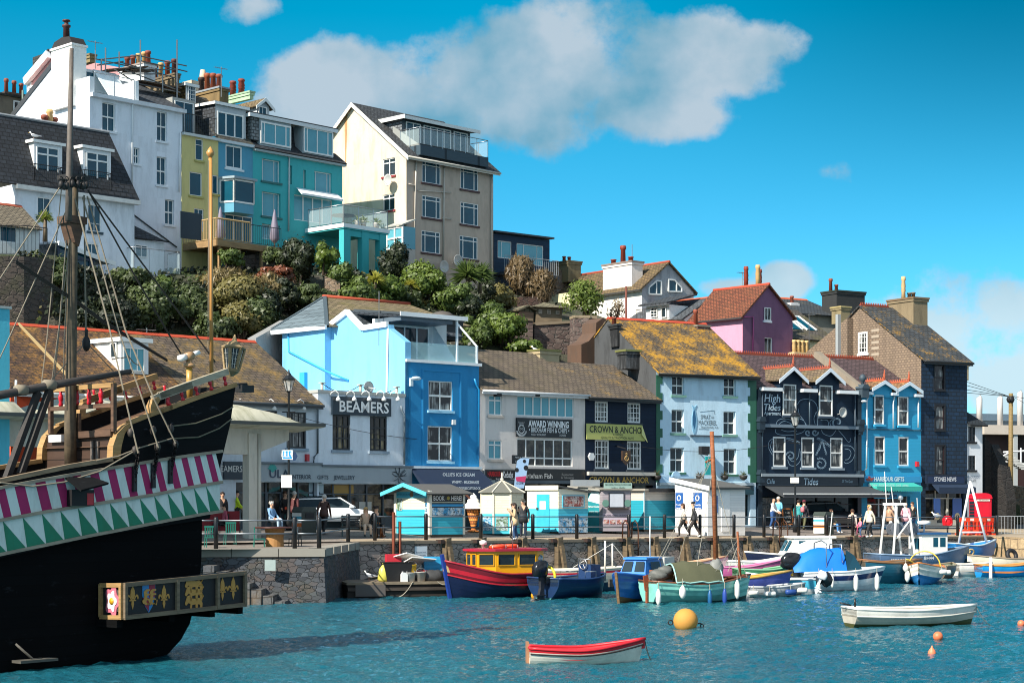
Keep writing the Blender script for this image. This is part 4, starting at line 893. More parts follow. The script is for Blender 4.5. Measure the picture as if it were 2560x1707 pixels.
o,r=awning(B,'C3',465,955,377,420,.9,'35a89a',.3,scallop=True);letters(fr,o,'C3','ICE CREAM - FUDGE - BAGUETTES - CAKES - DRINKS',487,392,918,414,'dcece8',.92)
o,r=board(B,'C3',547,455,835,548,'2a9cc4',.5,.05,name='hanging_sign');letters(fr,o,'C3','WHIPPY ICE',622,466,760,496,'24305c',.51,.02);letters(fr,o,'C3','CREAM & SCOOPS',583,506,795,536,'24305c',.51,.02)
m=B.mb();a=fr.rect('C3',1010,145,1035,200,.15);m.box(a[0],a[1],-.17,0,a[2],a[3]);B.part('alarm_box',m,paint('c02630',.3))
for u_,B_ in((0,B),):
 m=B_.mb();m.slab([(-.25,-.15,ze-.05),(.2,-.15,ze-.05),(.2,L/2,zr+.1),(-.25,L/2,zr+.1)],.35);B_.part('parapet',m,stucco('8a7f70',.5))
 m=B_.mb();m.box(-.28,.25,-.45,.1,ze-.3,ze+.25);m.prism([(-.34,ze+.25),(.3,ze+.25),(.12,ze+.5),(-.16,ze+.5)],-.5,.14);m.lathe((-.02,-.18,ze+.5),[(.1,0),(.07,.12),(.12,.16),(.2,.3),(.2,.42),(.12,.55),(.03,.6)],10);B_.part('finial',m,flat('3c4a54'))
B=Bld('newsagent','tall house hung with slates, dark navy front and brown gable, STONES NEWS shop below',ST[2303],R(31));u1=B.u(2418)-.01;fr=B.fr;G=B.G
ze=B.z(2360,897);pr=[G.k('C2',*p)for p in((1120,697),(622,283),(566,352),(505,350),(232,655))]
L=-pr[1][0]*2;zr=pr[1][1]
for r in((1232,762,1305,958),(1238,1090,1308,1285),(1240,1418,1310,1650)):win(B,'C2',*r,nx=1,ny=2,gl='curtain',fc='2a1a1c',rev=.1,sill='171a20',surround='171a20',bars=.05)
wn_=G.rect('C2',612,490,688,665);
shop(B,.35,u1-.3,B.zb+.12,B.z(2360,1226),'c8c4b8',n=3,gl='shop',door=1)
m=B.mb();facade(m,B.holes[id(fr)],0,u1,B.zb,ze);m.quad((u1,0,B.zb),(u1,0,ze),(u1,L/2,zr),(u1,L,ze),(u1,L,B.zb));B.part('wall',m,tiles('0e2a40','14304a',(.1,.1,.1),0,.24,.45,dark=.6))
g=MB(G);g.quad((0,0,B.zb),(0,0,ze),(pr[1][0],0,zr),(-L,0,ze),(-L,0,B.zb));BR=tiles('806e5e','86735f',(.5,.4,.3),.12,.15,.26,dark=1.0);B.part('gable_wall',g,BR)
winu(B,G,*wn_,hole=False,nx=3,ny=4,gl='curtain',bw=.12,sill=WHITE)
g=MB(G);g.prism([(pr[2][0],B.zb),(pr[2][0],pr[2][1]-.2),(pr[4][0],pr[4][1]),(pr[4][0],B.zb)],-.5,-.02);B.part('rear_gable',g,BR)
m=MB(G);m.box(pr[3][0]-.12,pr[3][0]+.1,-.75,-.5,B.zb+4,pr[3][1]);B.part('flue',m,flat('9aa0a2'))
m=MB(G)
for y in(465,515,563,610,660):a=G.rect('C2',714,y,774,y+22,.01);m.box(a[0],a[1],-.012,.0,a[2],a[3])
B.part('pale_slates',m,flat('a89a88'))
roof(B,u1,ze,zr,L,tiles('33373a','42464a',lich,.7,.25,.38,moss=.1),ov=.4,gut='1a1e22',so=.12);cresting(B,0,u1*.62,L/2,zr+.05)
stack(B,u1-1.1,u1+.1,L/2-1.9,L/2+.4,zr-2.2,zr+.55,stucco('84745a',.6),pots=((.2,1.4,1,'cfae7c'),(.62,.4,0,'6a5a4a'),(.9,.45,0,'6a5a4a')),cap='7a6248')
o,r=board(B,'C3',1120,300,1525,380,'16284a',.2,frame='1a2436');letters(fr,o,'C3','STONES NEWS',1200,315,1440,360,'e6e8ea',.21,.006)
o,r=awning(B,'C3',1150,1550,392,430,.8,'1a2c44',.35)
for x0,x1,y0,y1,c in((1200,1268,545,760,'2d4f8c'),(1402,1500,545,760,'3a5aa0')):
 o,r=board(B,'C3',x0,y0,x1,y1,C(c),.05,.04,name='poster');m=B.mb();cu,cz=(r[0]+r[1])/2,(r[2]+r[3])/2;m.lathe((cu,-.056,cz-.5),[(.22,0),(.22,.006)],12,False,'y');m.build('picture',flat('c8b890'),o)
B=Bld('end_house','small white house with black windows at the right end of the row',ST[2418],R(32));u1=B.u(2456);fr=B.fr;ze=B.z(2437,1062)
for r in((1505,1262,1562,1385),(1505,1498,1562,1615)):win(B,'C2',*r,nx=2,ny=3,gl='dark',fc=BLK,sill='14161a',rev=.1)
walls(B,u1,B.zb,ze,7,stucco('dfe3e8',.3));m=B.mb();m.slab([(-.02,-.3,ze-.1),(u1+.15,-.3,ze-.1),(u1*.2,4,ze+2.6),(-.02,4,ze+2.6)],.1);B.part('roof',m,tiles('1f262c','262e34',(.1,.1,.1),0))
letters(fr,B.root,'C3','HARBOURSIDE',1537,300,1693,328,'8a98a8',.01);letters(fr,B.root,'C3','HOLIDAY FLATS',1490,338,1655,366,'3a4856',.01)
m=B.mb();a=fr.rect('C2',1462,820,1490,1115,-3);m.box(a[0],a[1],3,5,a[2],a[3]);B.part('rear_wall',m,stucco('d8dce0',.3));stack(B,a[0]-.1,a[1]+.1,2.9,4.2,a[3]-.5,a[3]+.6,stucco('a8987a'))
# houses up on the hill
SLATE=tiles('34383d','42474d',(.3,.28,.22),.05,.22,.34)
SLATEM=tiles('3c3c3a','4a4a46',(.45,.28,.05),.45,.22,.34,moss=.2)
def O2(x,D):return P(x,1000,D).to_2d()
B=Bld('mansard_house','white house with black mansard roof and two white dormers with black balconies',O2(37,96.5),R(45),zb=Zof(720,97));fr=B.fr;u1=B.u(336)
ze=(B.z(*q('2',300,115))+B.z(*q('2',1100,190)))/2;L=8
for r in((350,200,475,385),):win(B,'2',*r,nx=2,ny=1,gl='navy',sill='2c4450')
win(B,'2',820,268,945,520,nx=2,ny=1,vz=[.3],gl='navy',sill='2c4450');win(B,'2',798,628,925,750,nx=2,ny=1,gl='navy')
WH=stucco('dfe4ea',.38)
walls(B,u1,B.zb,ze,L,WH)
zt=(B.z(*q('1',100,885),-1.4)+B.z(*q('1',950,1015),-1.4))/2
m=B.mb();m.slab([(-1.5,-.3,ze-.1),(u1+.12,-.3,ze-.1),(u1-.75,1.5,zt),(-1.5,1.5,zt)],.1);m.slab([(-1.5,1.5,zt),(u1-.75,1.5,zt),(u1-.75,6.5,zt+.25),(-1.5,6.5,zt+.25)],.1);m.slab([(u1+.1,-.3,ze-.1),(u1+.1,L,ze-.1),(u1-.75,6.5,zt),(u1-.75,1.5,zt)],.08)
B.part('roof',m,tiles('23262b','2d3137',(.35,.22,.15),.12,.26,.4))
m=B.mb();m.tube([(-1.5,1.45,zt+.12),(u1-.75,1.45,zt+.12)],.09,5);B.part('roof_capping',m,flat('8a8e92'))
m=B.mb();m.box(-.1,u1+.15,-.42,-.1,ze-.28,ze-.05);B.part('gutter',m,paint('d8d6d0',.5,.4))
m=B.mb();m.box(-2.2,-.02,2.0,L,B.zb,ze+1.0);B.part('side_wing',m,stucco('a8a49e',.5))
for x0,y0,x1,y1,w1,r1 in((318,1112,580,1505,(335,1150,545,1490),(322,1325,580,1490)),(775,1165,1035,1558,(798,1205,1005,1545),(787,1380,1042,1545))):
 boxdormer(B,'1',x0,y0,x1,y1,-.15,1.9,paint('e8eaec',.5),stucco('e2e2de',.2),flat('2a2a2a'),ws=[(*w1,dict(nx=2,ny=1,vz=[.78],gl='navy',bars=.09,bw=.08))],ov=.12,slope=.05,roof_th=.1)
 a=fr.rect('1',*r1,.35);railing(B,[(a[0],.1,a[2]),(a[0],-.38,a[2]),(a[1],-.38,a[2]),(a[1],.1,a[2])],a[3]-a[2],gap=.12,name='balcony')
for x,hgt,kd,c in((415,.95,0,POT),(465,1.25,1,POTB),(508,.8,0,POT)):
 m=B.mb();u,z=fr.k('1',x,925,-4);pot(m,(u,4,z-.5),hgt,.2,kd);B.part('chimney_pot',m,flat(c,.7))
m=B.mb();a,b=fr.k('2',535,625,2.2),fr.k('2',1065,820,2.2);zb_=Zof(700,95)
m.slab([(a[0],-2.3,a[1]),(b[0],-2.3,b[1]),(b[0],0,b[1]+.1),(a[0],0,a[1]+.1)],.1);o=B.part('conservatory_roof',m,flat('cfd6da'))
m=MB(fr).bar((a[0],-2.34,a[1]-.02),(b[0],-2.34,b[1]-.02),.06,.24).build('fascia',paint(WHITE),o)
c=fr.rect('2',520,640,860,940,2.1);g=B.mb();g.prism([(a[0]+.1,zb_),(a[0]+.1,a[1]-.1),(a[0]+(b[0]-a[0])*.62,a[1]+(b[1]-a[1])*.62-.1),(a[0]+(b[0]-a[0])*.62,zb_)],-2.1,-2.06);o=B.part('conservatory',g,glass('navy'))
f=B.mb()
for t in(0,.3,.55,.62):x=a[0]+.1+(b[0]-a[0])*t;f.box(x-.06,x+.06,-2.2,-2.11,zb_,a[1]+(b[1]-a[1])*t-.1)
for yv in(770,925):z=fr.k('2',700,yv,2.1)[1];f.box(a[0]+.1,a[0]+(b[0]-a[0])*.63,-2.19,-2.112,z-.07,z+.07)
f.build('frame',paint('1d2f44'),o)
B=Bld('tall_house','tall white house with white gable chimney, roof terrace and scaffolding on top',O2(224,102),R(46),zb=Zof(735,104));fr=B.fr;G=B.G;u1=B.u(456)
ze=(B.z(*q('1',900,662))+B.z(*q('1',1650,795)))/2;L=8.4;zr=G.k('1',560,385)[1]
for r in((955,737,1078,1000),(1465,820,1560,1095),(1250,1157,1302,1305),(1463,1242,1555,1505)):win(B,'1',*r,nx=2,ny=2,gl='navy',sill='e4e8ec',bars=.05,rev=.2)
win(B,'2',1540,222,1625,455,nx=2,ny=2,gl='navy',sill='e4e8ec',bars=.05,rev=.2)
walls(B,u1,B.zb,ze,L,stucco('e2e7ee',.3),zr=zr)
us=u1*.52;s=(zr-ze)/(L/2);m=B.mb()
m.slab([(us,-.25,ze-.1),(u1+.05,-.25,ze-.1),(u1+.05,L/2,zr),(us,L/2,zr)],.1);m.slab([(.1,2.1,ze+2.1*s),(us,2.1,ze+2.1*s),(us,L/2,zr),(.1,L/2,zr)],.1);m.slab([(0,L/2,zr),(u1+.05,L/2,zr),(u1+.05,L,ze),(0,L,ze)],.1);B.part('roof',m,SLATE)
m=B.mb();m.box(.02,u1+.1,-.3,-.02,ze-.2,ze+.02);B.part('gutter',m,paint('d5d9dc',.5,.4))
m=B.mb();m.box(0,.3,-.02,2.2,ze,G.k('1',830,490)[1]);m.box(us-.25,us-.02,-.02,2.2,ze,ze+1.2);m.box(.3,us,2.0,2.15,ze,ze+1.9);B.part('terrace_parapet',m,stucco('eceeee',.2))
m=B.mb();m.slab([(us*.45,.3,ze+.1),(us-.27,.3,ze+.1),(us-.27,2.0,ze+1.9),(us*.45,2.0,ze+1.9)],.05);B.part('terrace_hatch',m,paint('e6eaea'))
m=B.mb();m.box(.35,us*.45,1.9,1.99,ze+.05,ze+1.7);B.part('terrace_door',m,glass('navy'))
glassrail(B,[(.32,.02,ze+.05),(us-.3,.02,ze+.05)],1.2)
g=MB(G);a,b=G.k('1',480,300,.25),G.k('1',672,300,.25);zc=G.k('1',590,222)[1];g.box(a[0],b[0],-.25,.7,ze-.5,zc);g.box(a[0]-.07,b[0]+.07,-.32,.77,zc-.12,zc);o=B.part('chimney',g,stucco('f2efe8',.15))
g=MB(G);n=[(a[0]-.02,zc+.003),(a[0]+.3,zc+.35),((a[0]+b[0])/2,zc+.5),(b[0]-.3,zc+.42),(b[0]+.02,zc+.003)];g.prism(n,-.25,.7);g.build('coping',flat('2f2a27'),o)
g=MB(G);g.lathe(((a[0]*1.2+b[0]*.8)/2,.2,zc+.42),[(.2,0),(.18,.75),(.25,.8),(.25,.9),(.12,.92),(.12,1.1),(.24,1.12),(.22,1.2)],10);g.build('chimney_pot',flat('4a2a24'),o)
g=MB(G);g.bar((-L,-.04,ze-.1),(a[0],-.04,ze+(a[0]+L)*s),.05,.3);B.part('verge',g,flat('3c4044'))
pkstack(B,'1',1345,372,1450,548,-3.2,2.6,stucco('e2e4e4',.4),pots=((.1,.5,0,POT),),cap='9a8a80')
for t,c in((.2,POT),(.8,POT),(1.4,POTB),(2.0,POTB),(2.4,POT)):
 m=B.mb();u,z=fr.k('1',1400,372,-3.2);pot(m,(u,3.2+2.6-t,z+.05),.75,.17);B.part('chimney_pot',m,flat(c,.7))
pkstack(B,'1',1632,470,1672,600,-3.2,3.4,stucco('7a6a50',.7),cap='6a5c48')
for t,c in((.5,'5a2e24'),(1.2,POT),(1.9,POTB),(2.5,POT),(3.0,POT)):
 m=B.mb();u,z=fr.k('1',1652,452,-3.2);pot(m,(u,3.0+t,z),.85,.17);B.part('chimney_pot',m,flat(c,.7))
pkstack(B,'1',840,290,888,360,-5.5,4.5,stucco('8a7850',.6),cap='7a6a48')
for pts in([(1240,715),(1238,770),(1232,1568)],[(1685,1010),(1672,1568)]):downpipe(B,'1',pts,'e6eaec')
downpipe(B,'2',[(1225,345),(1650,665)],'2c3236',.06,.04)
m=B.mb();a=fr.rect('2',1205,640,1510,1000,1.2);m.box(a[0],a[1],-1.4,0,B.zb,fr.k('2',1350,600,1.4)[1]);o=B.part('rear_annex',m,stucco('dfe5ea',.3));zz=fr.k('2',1350,600,1.4)[1]
m=B.mb();m.slab([(a[0]-.1,-1.6,zz),(a[1]+.2,-1.6,zz),(a[1]+.2,0,zz+.4),(a[0]-.1,0,zz+1.4)],.08);m.build('roof',SLATE,o)
win(B,'2',1255,645,1370,760,hole=False,off=1.41,nx=2,ny=1,gl='navy');win(B,'2',1340,950,1420,1020,hole=False,off=1.41,nx=2,ny=1,gl='navy')
a0,a1,zz=fr.k('2',1245,900,2.6)[0],fr.k('2',1675,920,2.6)[0],fr.k('2',1450,908,2.6)[1]
m=B.mb();m.box(a0,a1,-2.7,-1.41,zz-.2,zz);B.part('terrace_floor',m,paint('cfd4d6'));glassrail(B,[(a0,-1.45,zz),(a0,-2.65,zz),(a1,-2.65,zz),(a1,-1.45,zz)],1.35)
T=fr
sc_=thing('scaffolding','grey steel scaffold poles and boards round the chimneys of tall white house','scaffold',tuple(fr.pt(us,2.5,ze)),R(46))
m=MB(fr)
for x,y0,y1 in((985,225,440),(1112,262,420),(1310,152,530),(1652,150,740),(1518,440,640),(945,330,440)):
 a,b=fr.k('1',x,y0,-1.6),fr.k('1',x,y1,-1.6);m.tube([(a[0],1.6,a[1]),(b[0],1.6,b[1])],.045,5)
m.build('upright_pole',metal('8a8c8c',.4),sc_);m=MB(fr)
for x0,y0,x1,y1 in((900,338,1265,300),(905,388,1150,352),(1260,292,1740,395),(1300,345,1745,448),(1120,360,1680,520),(1160,430,1660,620),(1150,470,1500,470),(1290,560,1680,640),(1060,420,1230,530),(890,330,1300,420),(1420,430,1680,430)):
 a,b=fr.k('1',x0,y0,-1.7),fr.k('1',x1,y1,-1.7);m.tube([(a[0],1.68,a[1]),(b[0],1.68,b[1])],.04,5)
m.build('cross_pole',metal('7c7e7e',.4),sc_);m=MB(fr)
for x0,y0,x1,y1 in((960,440,1340,412),(1180,440,1420,440),(1270,540,1650,610)):
 a,b=fr.k('1',x0,y0,-2.2),fr.k('1',x1,y1,-2.2);m.bar((a[0],2.2,a[1]),(b[0],2.2,b[1]),1.0,.08)
m.build('board',wood('6a4f38'),sc_)
aerial(B,'1',890,420,160,-3)
B=Bld('pink_house','pink house gable with white bargeboard peeping over the tall white house',O2(70,116),R(43),zb=Zof(700,116));fr=B.fr;G=Fr(P(128,700,114).to_2d(),R(43)-math.pi/2)
g=MB(G);p=[G.k('1',*a)for a in((265,700),(265,545),(480,290),(620,480),(620,700))];g.prism(p,0,6);B.part('gable_wall',g,stucco('e2a09c',.25))
g=MB(G);g.bar((p[1][0],-.2,p[1][1]),(p[2][0],-.2,p[2][1]),.3,.5);B.part('bargeboard',g,paint('f0f0ee'));g=MB(G);g.bar((p[1][0]-.1,.5,p[1][1]+.3),(p[2][0],.5,p[2][1]+.3),1.5,.1);B.part('roof',g,SLATE)
g=MB(G);a=[G.k('1',*a,.1)for a in((250,545),(290,545),(290,660),(250,670))];g.prism(a,-.1,0);a=G.rect('1',280,572,385,595,.1);g.box(a[0],a[1],-.25,0,a[2],a[3]);B.part('cornice',g,paint('d8d0cc'))
g=MB(G);a=G.rect('1',305,290,440,600,-3);g.box(a[0],a[1],3,4.2,a[2],a[3]);B.part('chimney',g,ashlar('3a3a38','4a4844',(.02,.02,.02),.4,.2))
B=Bld('grey_house','small grey house with white windows and three chimney pots at far left edge',O2(-40,108),R(43),zb=Zof(700,108));fr=B.fr
a=fr.rect('1',60,690,270,900);m=B.mb();m.box(a[0]-3,a[1],0,5,B.zb,a[3]);B.part('wall',m,stucco('7a7060',.5));m=B.mb();m.slab([(a[0]-3,-.2,a[3]),(a[1],-.2,a[3]),(a[1],4,a[3]+.4),(a[0]-3,4,a[3]+.6)],.1);B.part('roof',m,SLATEM);win(B,'1',120,725,255,855,hole=False,nx=3,ny=1,gl='curtain',bw=.08)
o=pkstack(B,'1',52,655,245,735,-2,.8,stucco('5a4a40',.5),pots=((.18,.9,0,POT),(.56,.85,0,POT),(.9,.75,0,POT)),cap='4a3c34')
m=B.mb();a=fr.k('1',212,890,.6);b=fr.k('1',212,620,.6);m.tube([(a[0],-.6,a[1]),(b[0],-.6,b[1])],.06);B.part('pole',m,flat('6a7a70'))
B=Bld('outhouse','low garden outhouse with stone tiled roof at the left edge above the wall',O2(-30,93),R(43),zb=Zof(640,93));fr=B.fr;u1=fr.k('2',365,500)[0];ze=fr.k('2',200,470)[1]
win(B,'2',0,470,160,620,nx=1,ny=1,gl='navy')
walls(B,u1,B.zb,ze,4,stucco('d8d8d4',.3),zr=fr.k('2',100,290,-2)[1]);roof(B,u1,ze,fr.k('2',100,290,-2)[1],4,tiles('6a6050','7c7260',(.3,.3,.2),.2,.2,.3),ridge='9a4a32',gut=None)
T0=Vector(P(455,1000,106.5).to_2d().to_3d());T1=raywalk(T0,R(47),546);T2=raywalk(T1,R(47),632);T3=raywalk(T2,R(47),856)
def terr(name,label,O,xe,ye,col_):
 B=Bld(name,label,O,R(47),zb=Zof(690,O.y));B.u1=B.u(xe)-.008;B.ze=ye(B);return B
B=terr('terraced_house','narrow yellow terraced house with roof balcony between white and blue houses',T0,546,lambda B:B.z(*q('3',375,678)),0);fr=B.fr;u1=B.u1;ze=B.ze
for r in((332,702,402,900),(277,1012,392,1232),(490,1040,543,1215)):win(B,'3',*r,nx=1,ny=1,vz=[.72]if r[0]==332 else[],gl='navy',sill='b0a860')
win(B,'3',318,1352,408,1560,nx=2,ny=1,vz=[.75],gl='navy')
walls(B,u1,B.zb,ze,8,stucco('cfc382',.3))
m=B.mb();m.box(0,u1,-.2,0,ze-.1,ze+.06);B.part('gutter',m,paint('c8ccc8'))
m=B.mb();m.box(0,u1,.02,1.2,ze+.005,ze+.1);m.slab([(0,1.0,ze),(u1,1.0,ze),(u1,4,ze+3.2),(0,4,ze+3.2)],.1);B.part('roof',m,SLATEM)
winu(B,fr,.1,u1*.55,ze+.2,ze+2.1,hole=False,off=-.9,nx=2,ny=1,gl='navy',name='glazed_door');m=B.mb();m.box(0,u1*.62,.94,2.6,ze+.1,ze+2.3);B.part('dormer',m,paint('9a9a94'))
railing(B,[(.05,.1,ze+.1),(u1-.05,.1,ze+.1)],1.15,c='2a2c2e',gap=.14)
boxdormer(B,'3',240,205,330,372,-3.2,2.5,paint('d8dcdc'),tiles('6a5430','7a6238',lich,.8,.2,.3),flat('3c3c3c'),ws=[(257,212,325,365,dict(nx=3,ny=4,gl='navy'))],ov=.15)
B=terr('terraced_house','slate blue terraced house with big hanging bay window and brown chimney',T1,632,lambda B:B.z(*q('3',705,742)),0);fr=B.fr;u1=B.u1;ze=B.ze
win(B,'3',612,762,768,978,nx=2,ny=1,gl='navy',bw=.1,sill='c8d2d6')
winu(B,fr,.5,2.6,fr.k('3',700,1500)[1]-1,fr.k('3',700,1410)[1],nx=3,ny=1,gl='navy')
walls(B,u1,B.zb,ze,8,stucco('4d93ae',.25))
m=B.mb();m.box(0,u1,-.2,0,ze-.1,ze+.06);B.part('gutter',m,paint('c8d2d6'));m=B.mb();m.slab([(0,-.1,ze),(u1,-.1,ze),(u1,4,ze+3.4),(0,4,ze+3.4)],.1);B.part('roof',m,SLATEM)
a,b=fr.k('3',690,1080,.9),fr.k('3',885,1300,.9);lx=fr.k('3',620,1100,.0)[0];zt,zb_=fr.k('3',790,1085,.9)[1],fr.k('3',790,1300,.9)[1];zf=fr.k('3',790,1395,.9)[1]
bay=[(a[0]-.35,-.02),(a[0],-.9),(b[0]-.1,-.9),(b[0]-.05,-.02)]
m=B.mb();m.prismz(bay,zf,zb_-.004);o=B.part('bay_window',m,stucco('5a9ab2',.25));m=B.mb();m.prismz([(x*1.0,y)for x,y in bay],zb_,zt);m.build('pane',glass('navy'),o)
m=B.mb()
for(x0,y0),(x1,y1)in zip(bay,bay[1:]):
 for z in(zb_+.02,zt-.06):m.bar((x0,y0-.01,z),(x1,y1-.01,z),.07,.1)
 m.bar((x0,y0-.01,zb_),(x0,y0-.01,zt),.1);m.bar((x1,y1-.01,zb_),(x1,y1-.01,zt),.1)
m.build('frame',paint(WHITE),o);m=B.mb();m.prismz([(bay[0][0]-.15,0),(bay[1][0]-.12,-1.1),(bay[2][0]+.15,-1.1),(bay[3][0]+.2,0)],zt+.004,zt+.14);m.build('roof',paint('8fa0a8'),o)
boxdormer(B,'3',517,395,800,700,-.3,3,paint('b4bcc0'),SLATE,flat('44484a'),ws=[(528,462,772,690,dict(nx=3,ny=1,gl='navy',bw=.09,bars=.09))],ov=.15)
pkstack(B,'3',555,225,640,395,-2.6,2.7,stucco('806a44',.7),cap='8a9298')
for t,h,c in((.5,.9,POT),(1.1,1.05,'8a4226'),(1.7,1.15,'924a28'),(2.3,1.0,'3a2a24')):m=B.mb();u,z=fr.k('3',598,222,-2.6);pot(m,(u,2.6+t,z),h,.2);B.part('chimney_pot',m,flat(c,.7))
m=B.mb();u,z=fr.k('3',470,215,-7);m.box(u-1.5,u+1.2,7,8,z-1.5,z+.2);m.lathe((u-.3,7.4,z+.2),[(.2,0),(.22,.5),(.16,.9)],8);B.part('rear_chimney',m,stucco('d0bca0',.4))
aerial(B,'3',572,310,30,-2.5)
B=terr('terraced_house','wide turquoise terraced house with two dormers and pillared balcony terrace',T2,856,lambda B:(B.z(*q('3',900,795))+B.z(*q('3',1650,938)))/2,0);fr=B.fr;u1=B.u1;ze=B.ze;TQ='3aaaae'
for r in((950,893,1125,1100),(950,1200,1125,1425)):win(B,'3',*r,nx=3,ny=1,gl='blind_sky',vx=[.13,.74],rev=.25,sill='2a6a6a')
win(B,'3',952,1500,1120,1640,nx=2,ny=1,gl='blind_sky',rev=.25)
for r in((1212,950,1232,1122),(1338,990,1362,1160)):win(B,'3',*r,nx=1,ny=1,gl='navy',rev=.25)
win(B,'3',1442,1010,1602,1200,nx=3,ny=1,gl='blind_sky',vx=[.13,.8],rev=.2,sill='2a6a6a');win(B,'3',1252,1245,1608,1480,nx=4,ny=1,gl='blind_sky',bars=.08,rev=.15,name='patio_door')
TQM=stucco(TQ,.15);walls(B,u1,B.zb-2,ze,9,TQM)
m=B.mb();m.box(0,u1+.15,-.25,0,ze-.12,ze+.08);B.part('gutter',m,paint('9aa8a8'))
zt=B.z(*q('3',1400,600),-.5);m=B.mb();m.slab([(-.05,-.25,ze),(u1+.15,-.25,ze),(u1+.15,.9,ze+.8),(-.05,.9,ze+.8)],.08);m.slab([(0,.9,ze+.8),(u1,.9,ze+.8),(u1-.6,1.1,zt),(0,1.1,zt)],.08);B.part('roof',m,tiles('25292e','31363b',(.3,.25,.2),0,.22,.34))
m=B.mb();m.slab([(-.2,.0,zt+.05),(u1-.4,.0,zt+.05),(u1-.4,7,zt+.4),(-.2,7,zt+.4)],.14);B.part('flat_roof',m,flat('3a3d3f'));m=B.mb();m.box(-.2,u1-.4,-.06,-.004,zt-.12,zt+.1);m.box(-.26,-.2,-.06,3.4,zt-.12,zt+.1);B.part('fascia',m,paint('d4d8d8'))
for x0,y0,x1,y1,vx in((930,555,1222,790,[.12,.48,.83]),(1330,605,1615,872,[.12,.46,.82])):
 r=fr.rect('3',x0,y0,x1,y1,-.1);m=B.mb();m.box(r[0],r[1],.1,1.2,r[2],zt);B.part('dormer',m,paint('a4b0b4'));win(B,'3',x0+5,y0+5,x1-5,y1-25,hole=False,off=-.09,nx=4,ny=1,vx=vx,gl='blind_sky',bw=.1,bars=.07)
m=B.mb();r=fr.rect('3',795,520,930,640,-1);m.box(.0,fr.k('3',925,600,-.1)[0],.15,1.3,ze+.6,zt);B.part('dormer_cheek',m,tiles('6a7072','7c8284',(.3,.3,.3),0,.2,.35))
gdormer(B,'3',965,320,905,1020,395,paint('cfd6da'),tiles('6a5a40','7a6848',(.5,.28,.05),.6,.2,.3),3.0,-3,win_=None,ze_y=480)
win(B,'3',915,402,990,480,hole=False,off=-2.95,nx=2,ny=1,gl='navy')
pkstack(B,'3',838,262,872,330,-6,3.5,stucco('a8c4a0',.3),cap='9ab494')
for t in(1.0,1.9):m=B.mb();u,z=fr.k('3',850,255,-6);pot(m,(u,6+t,z),.95,.22,1);B.part('chimney_pot',m,flat('7c3424',.7))
o,r=awning(B,'3',1258,1640,1160,1225,.7,'e4e8e8',.1)
downpipe(B,'3',[(1207,830),(1200,1560)],'b0bcbc')
pz=3.6;uc=fr.k('4',1565,300,pz)[0];ue=fr.k('4',1985,385,pz)[0];zc=(fr.k('4',1565,285,pz)[1]+fr.k('4',1985,365,pz)[1])/2
m=B.mb();m.box(uc,ue,-pz,0,zc-.3,zc-.004);o=B.part('balcony',m,TQM);m=B.mb();m.box(uc-.05,ue+.05,-pz-.05,-pz-.004,zc-.22,zc+.03);m.box(uc-.054,uc-.004,-pz,0,zc-.22,zc+.03);m.build('fascia',paint('e6ecea'),o)
m=B.mb();m.box(uc,ue,-pz,.0,zc,zc+.04);m.build('deck',flat('9a9a94'),o)
m=B.mb();m.box(uc+.2,ue-.2,-pz+.1,-pz+.35,zc-.7,zc-.304);m.build('beam',TQM,o)
for t in(.02,.50,.97):
 m=B.mb();x=uc+(ue-uc-.6)*t;m.box(x,x+.55,-pz+.05,-pz+.5,B.zb-4,zc-.31);B.part('pillar',m,TQM)
glassrail(B,[(uc+.05,-.2,zc+.04),(uc+.05,-pz+.05,zc+.04),(ue-.05,-pz+.05,zc+.04),(ue-.05,-.2,zc+.04)],1.15)
TB_=thing('patio_table','dark round patio table on turquoise house balcony','table',tuple(fr.pt(uc+1.2,-2.2,zc+.04)),R(47))
MB(Fr(fr.pt(uc+1.2,-2.2,0).to_2d(),R(47))).lathe((0,0,zc+.74),[(.75,0),(.78,.03),(.75,.06)],16).build('table_top',flat('1a1c20'),TB_);MB(Fr(fr.pt(uc+1.2,-2.2,0).to_2d(),R(47))).lathe((0,0,zc+.045),[(.3,0),(.06,.06),(.05,.69)],8).build('pedestal',flat('1a1c20'),TB_)
def spiky(name,label,loc,h,n,r,c1,c2,trunk=0,pot_=None,group=None,w=.05):
 t=thing(name,label,'plant',tuple(loc),0,group);L_=Vector(loc);m=MB()
 z0=trunk+(pot_ or 0)
 for i in range(n):
  a=random.uniform(0,6.28);el=random.uniform(-.35,1.45);d=Vector((cos(a)*cos(el),sin(a)*cos(el),sin(el)));s_=d.cross(Vector((0,0,1)));s_=(s_.normalized()if s_.length>.01 else Vector((1,0,0)))*w*random.uniform(.7,1.2);b=L_+Vector((0,0,z0));k=r*random.uniform(.75,1.1);t1=b+d*k*.5;t2=b+d*k-Vector((0,0,k*.18))
  m.add([tuple(b-s_*.5),tuple(b+s_*.5),tuple(t1+s_),tuple(t2),tuple(t1-s_)],[(0,1,2,3,4)])
 m.build('leaves',leaf(c1,c2),t)
 if trunk:m=MB();m.tube([L_+Vector((0,0,-.3)),L_+Vector((.03,0,trunk))],[.12,.09],7);m.build('trunk',wood('6a5a44'),t)
 if pot_:m=MB();m.lathe(tuple(loc),[(.14,0),(.2,pot_*.8),(.22,pot_)],10);m.build('pot',paint('b8b4ac'),t)
 return t
for u_,w_ in((uc+1.7,-3.0),(uc+2.1,-3.1),(ue-.6,-3.1)):spiky('potted_plant','spiky plant in grey pot behind the glass of turquoise house balcony',fr.pt(u_,w_,zc+.04),.5,40,.5,'6a7a3a','8a9050',0,.4,'potted plants on the turquoise balcony',.03)
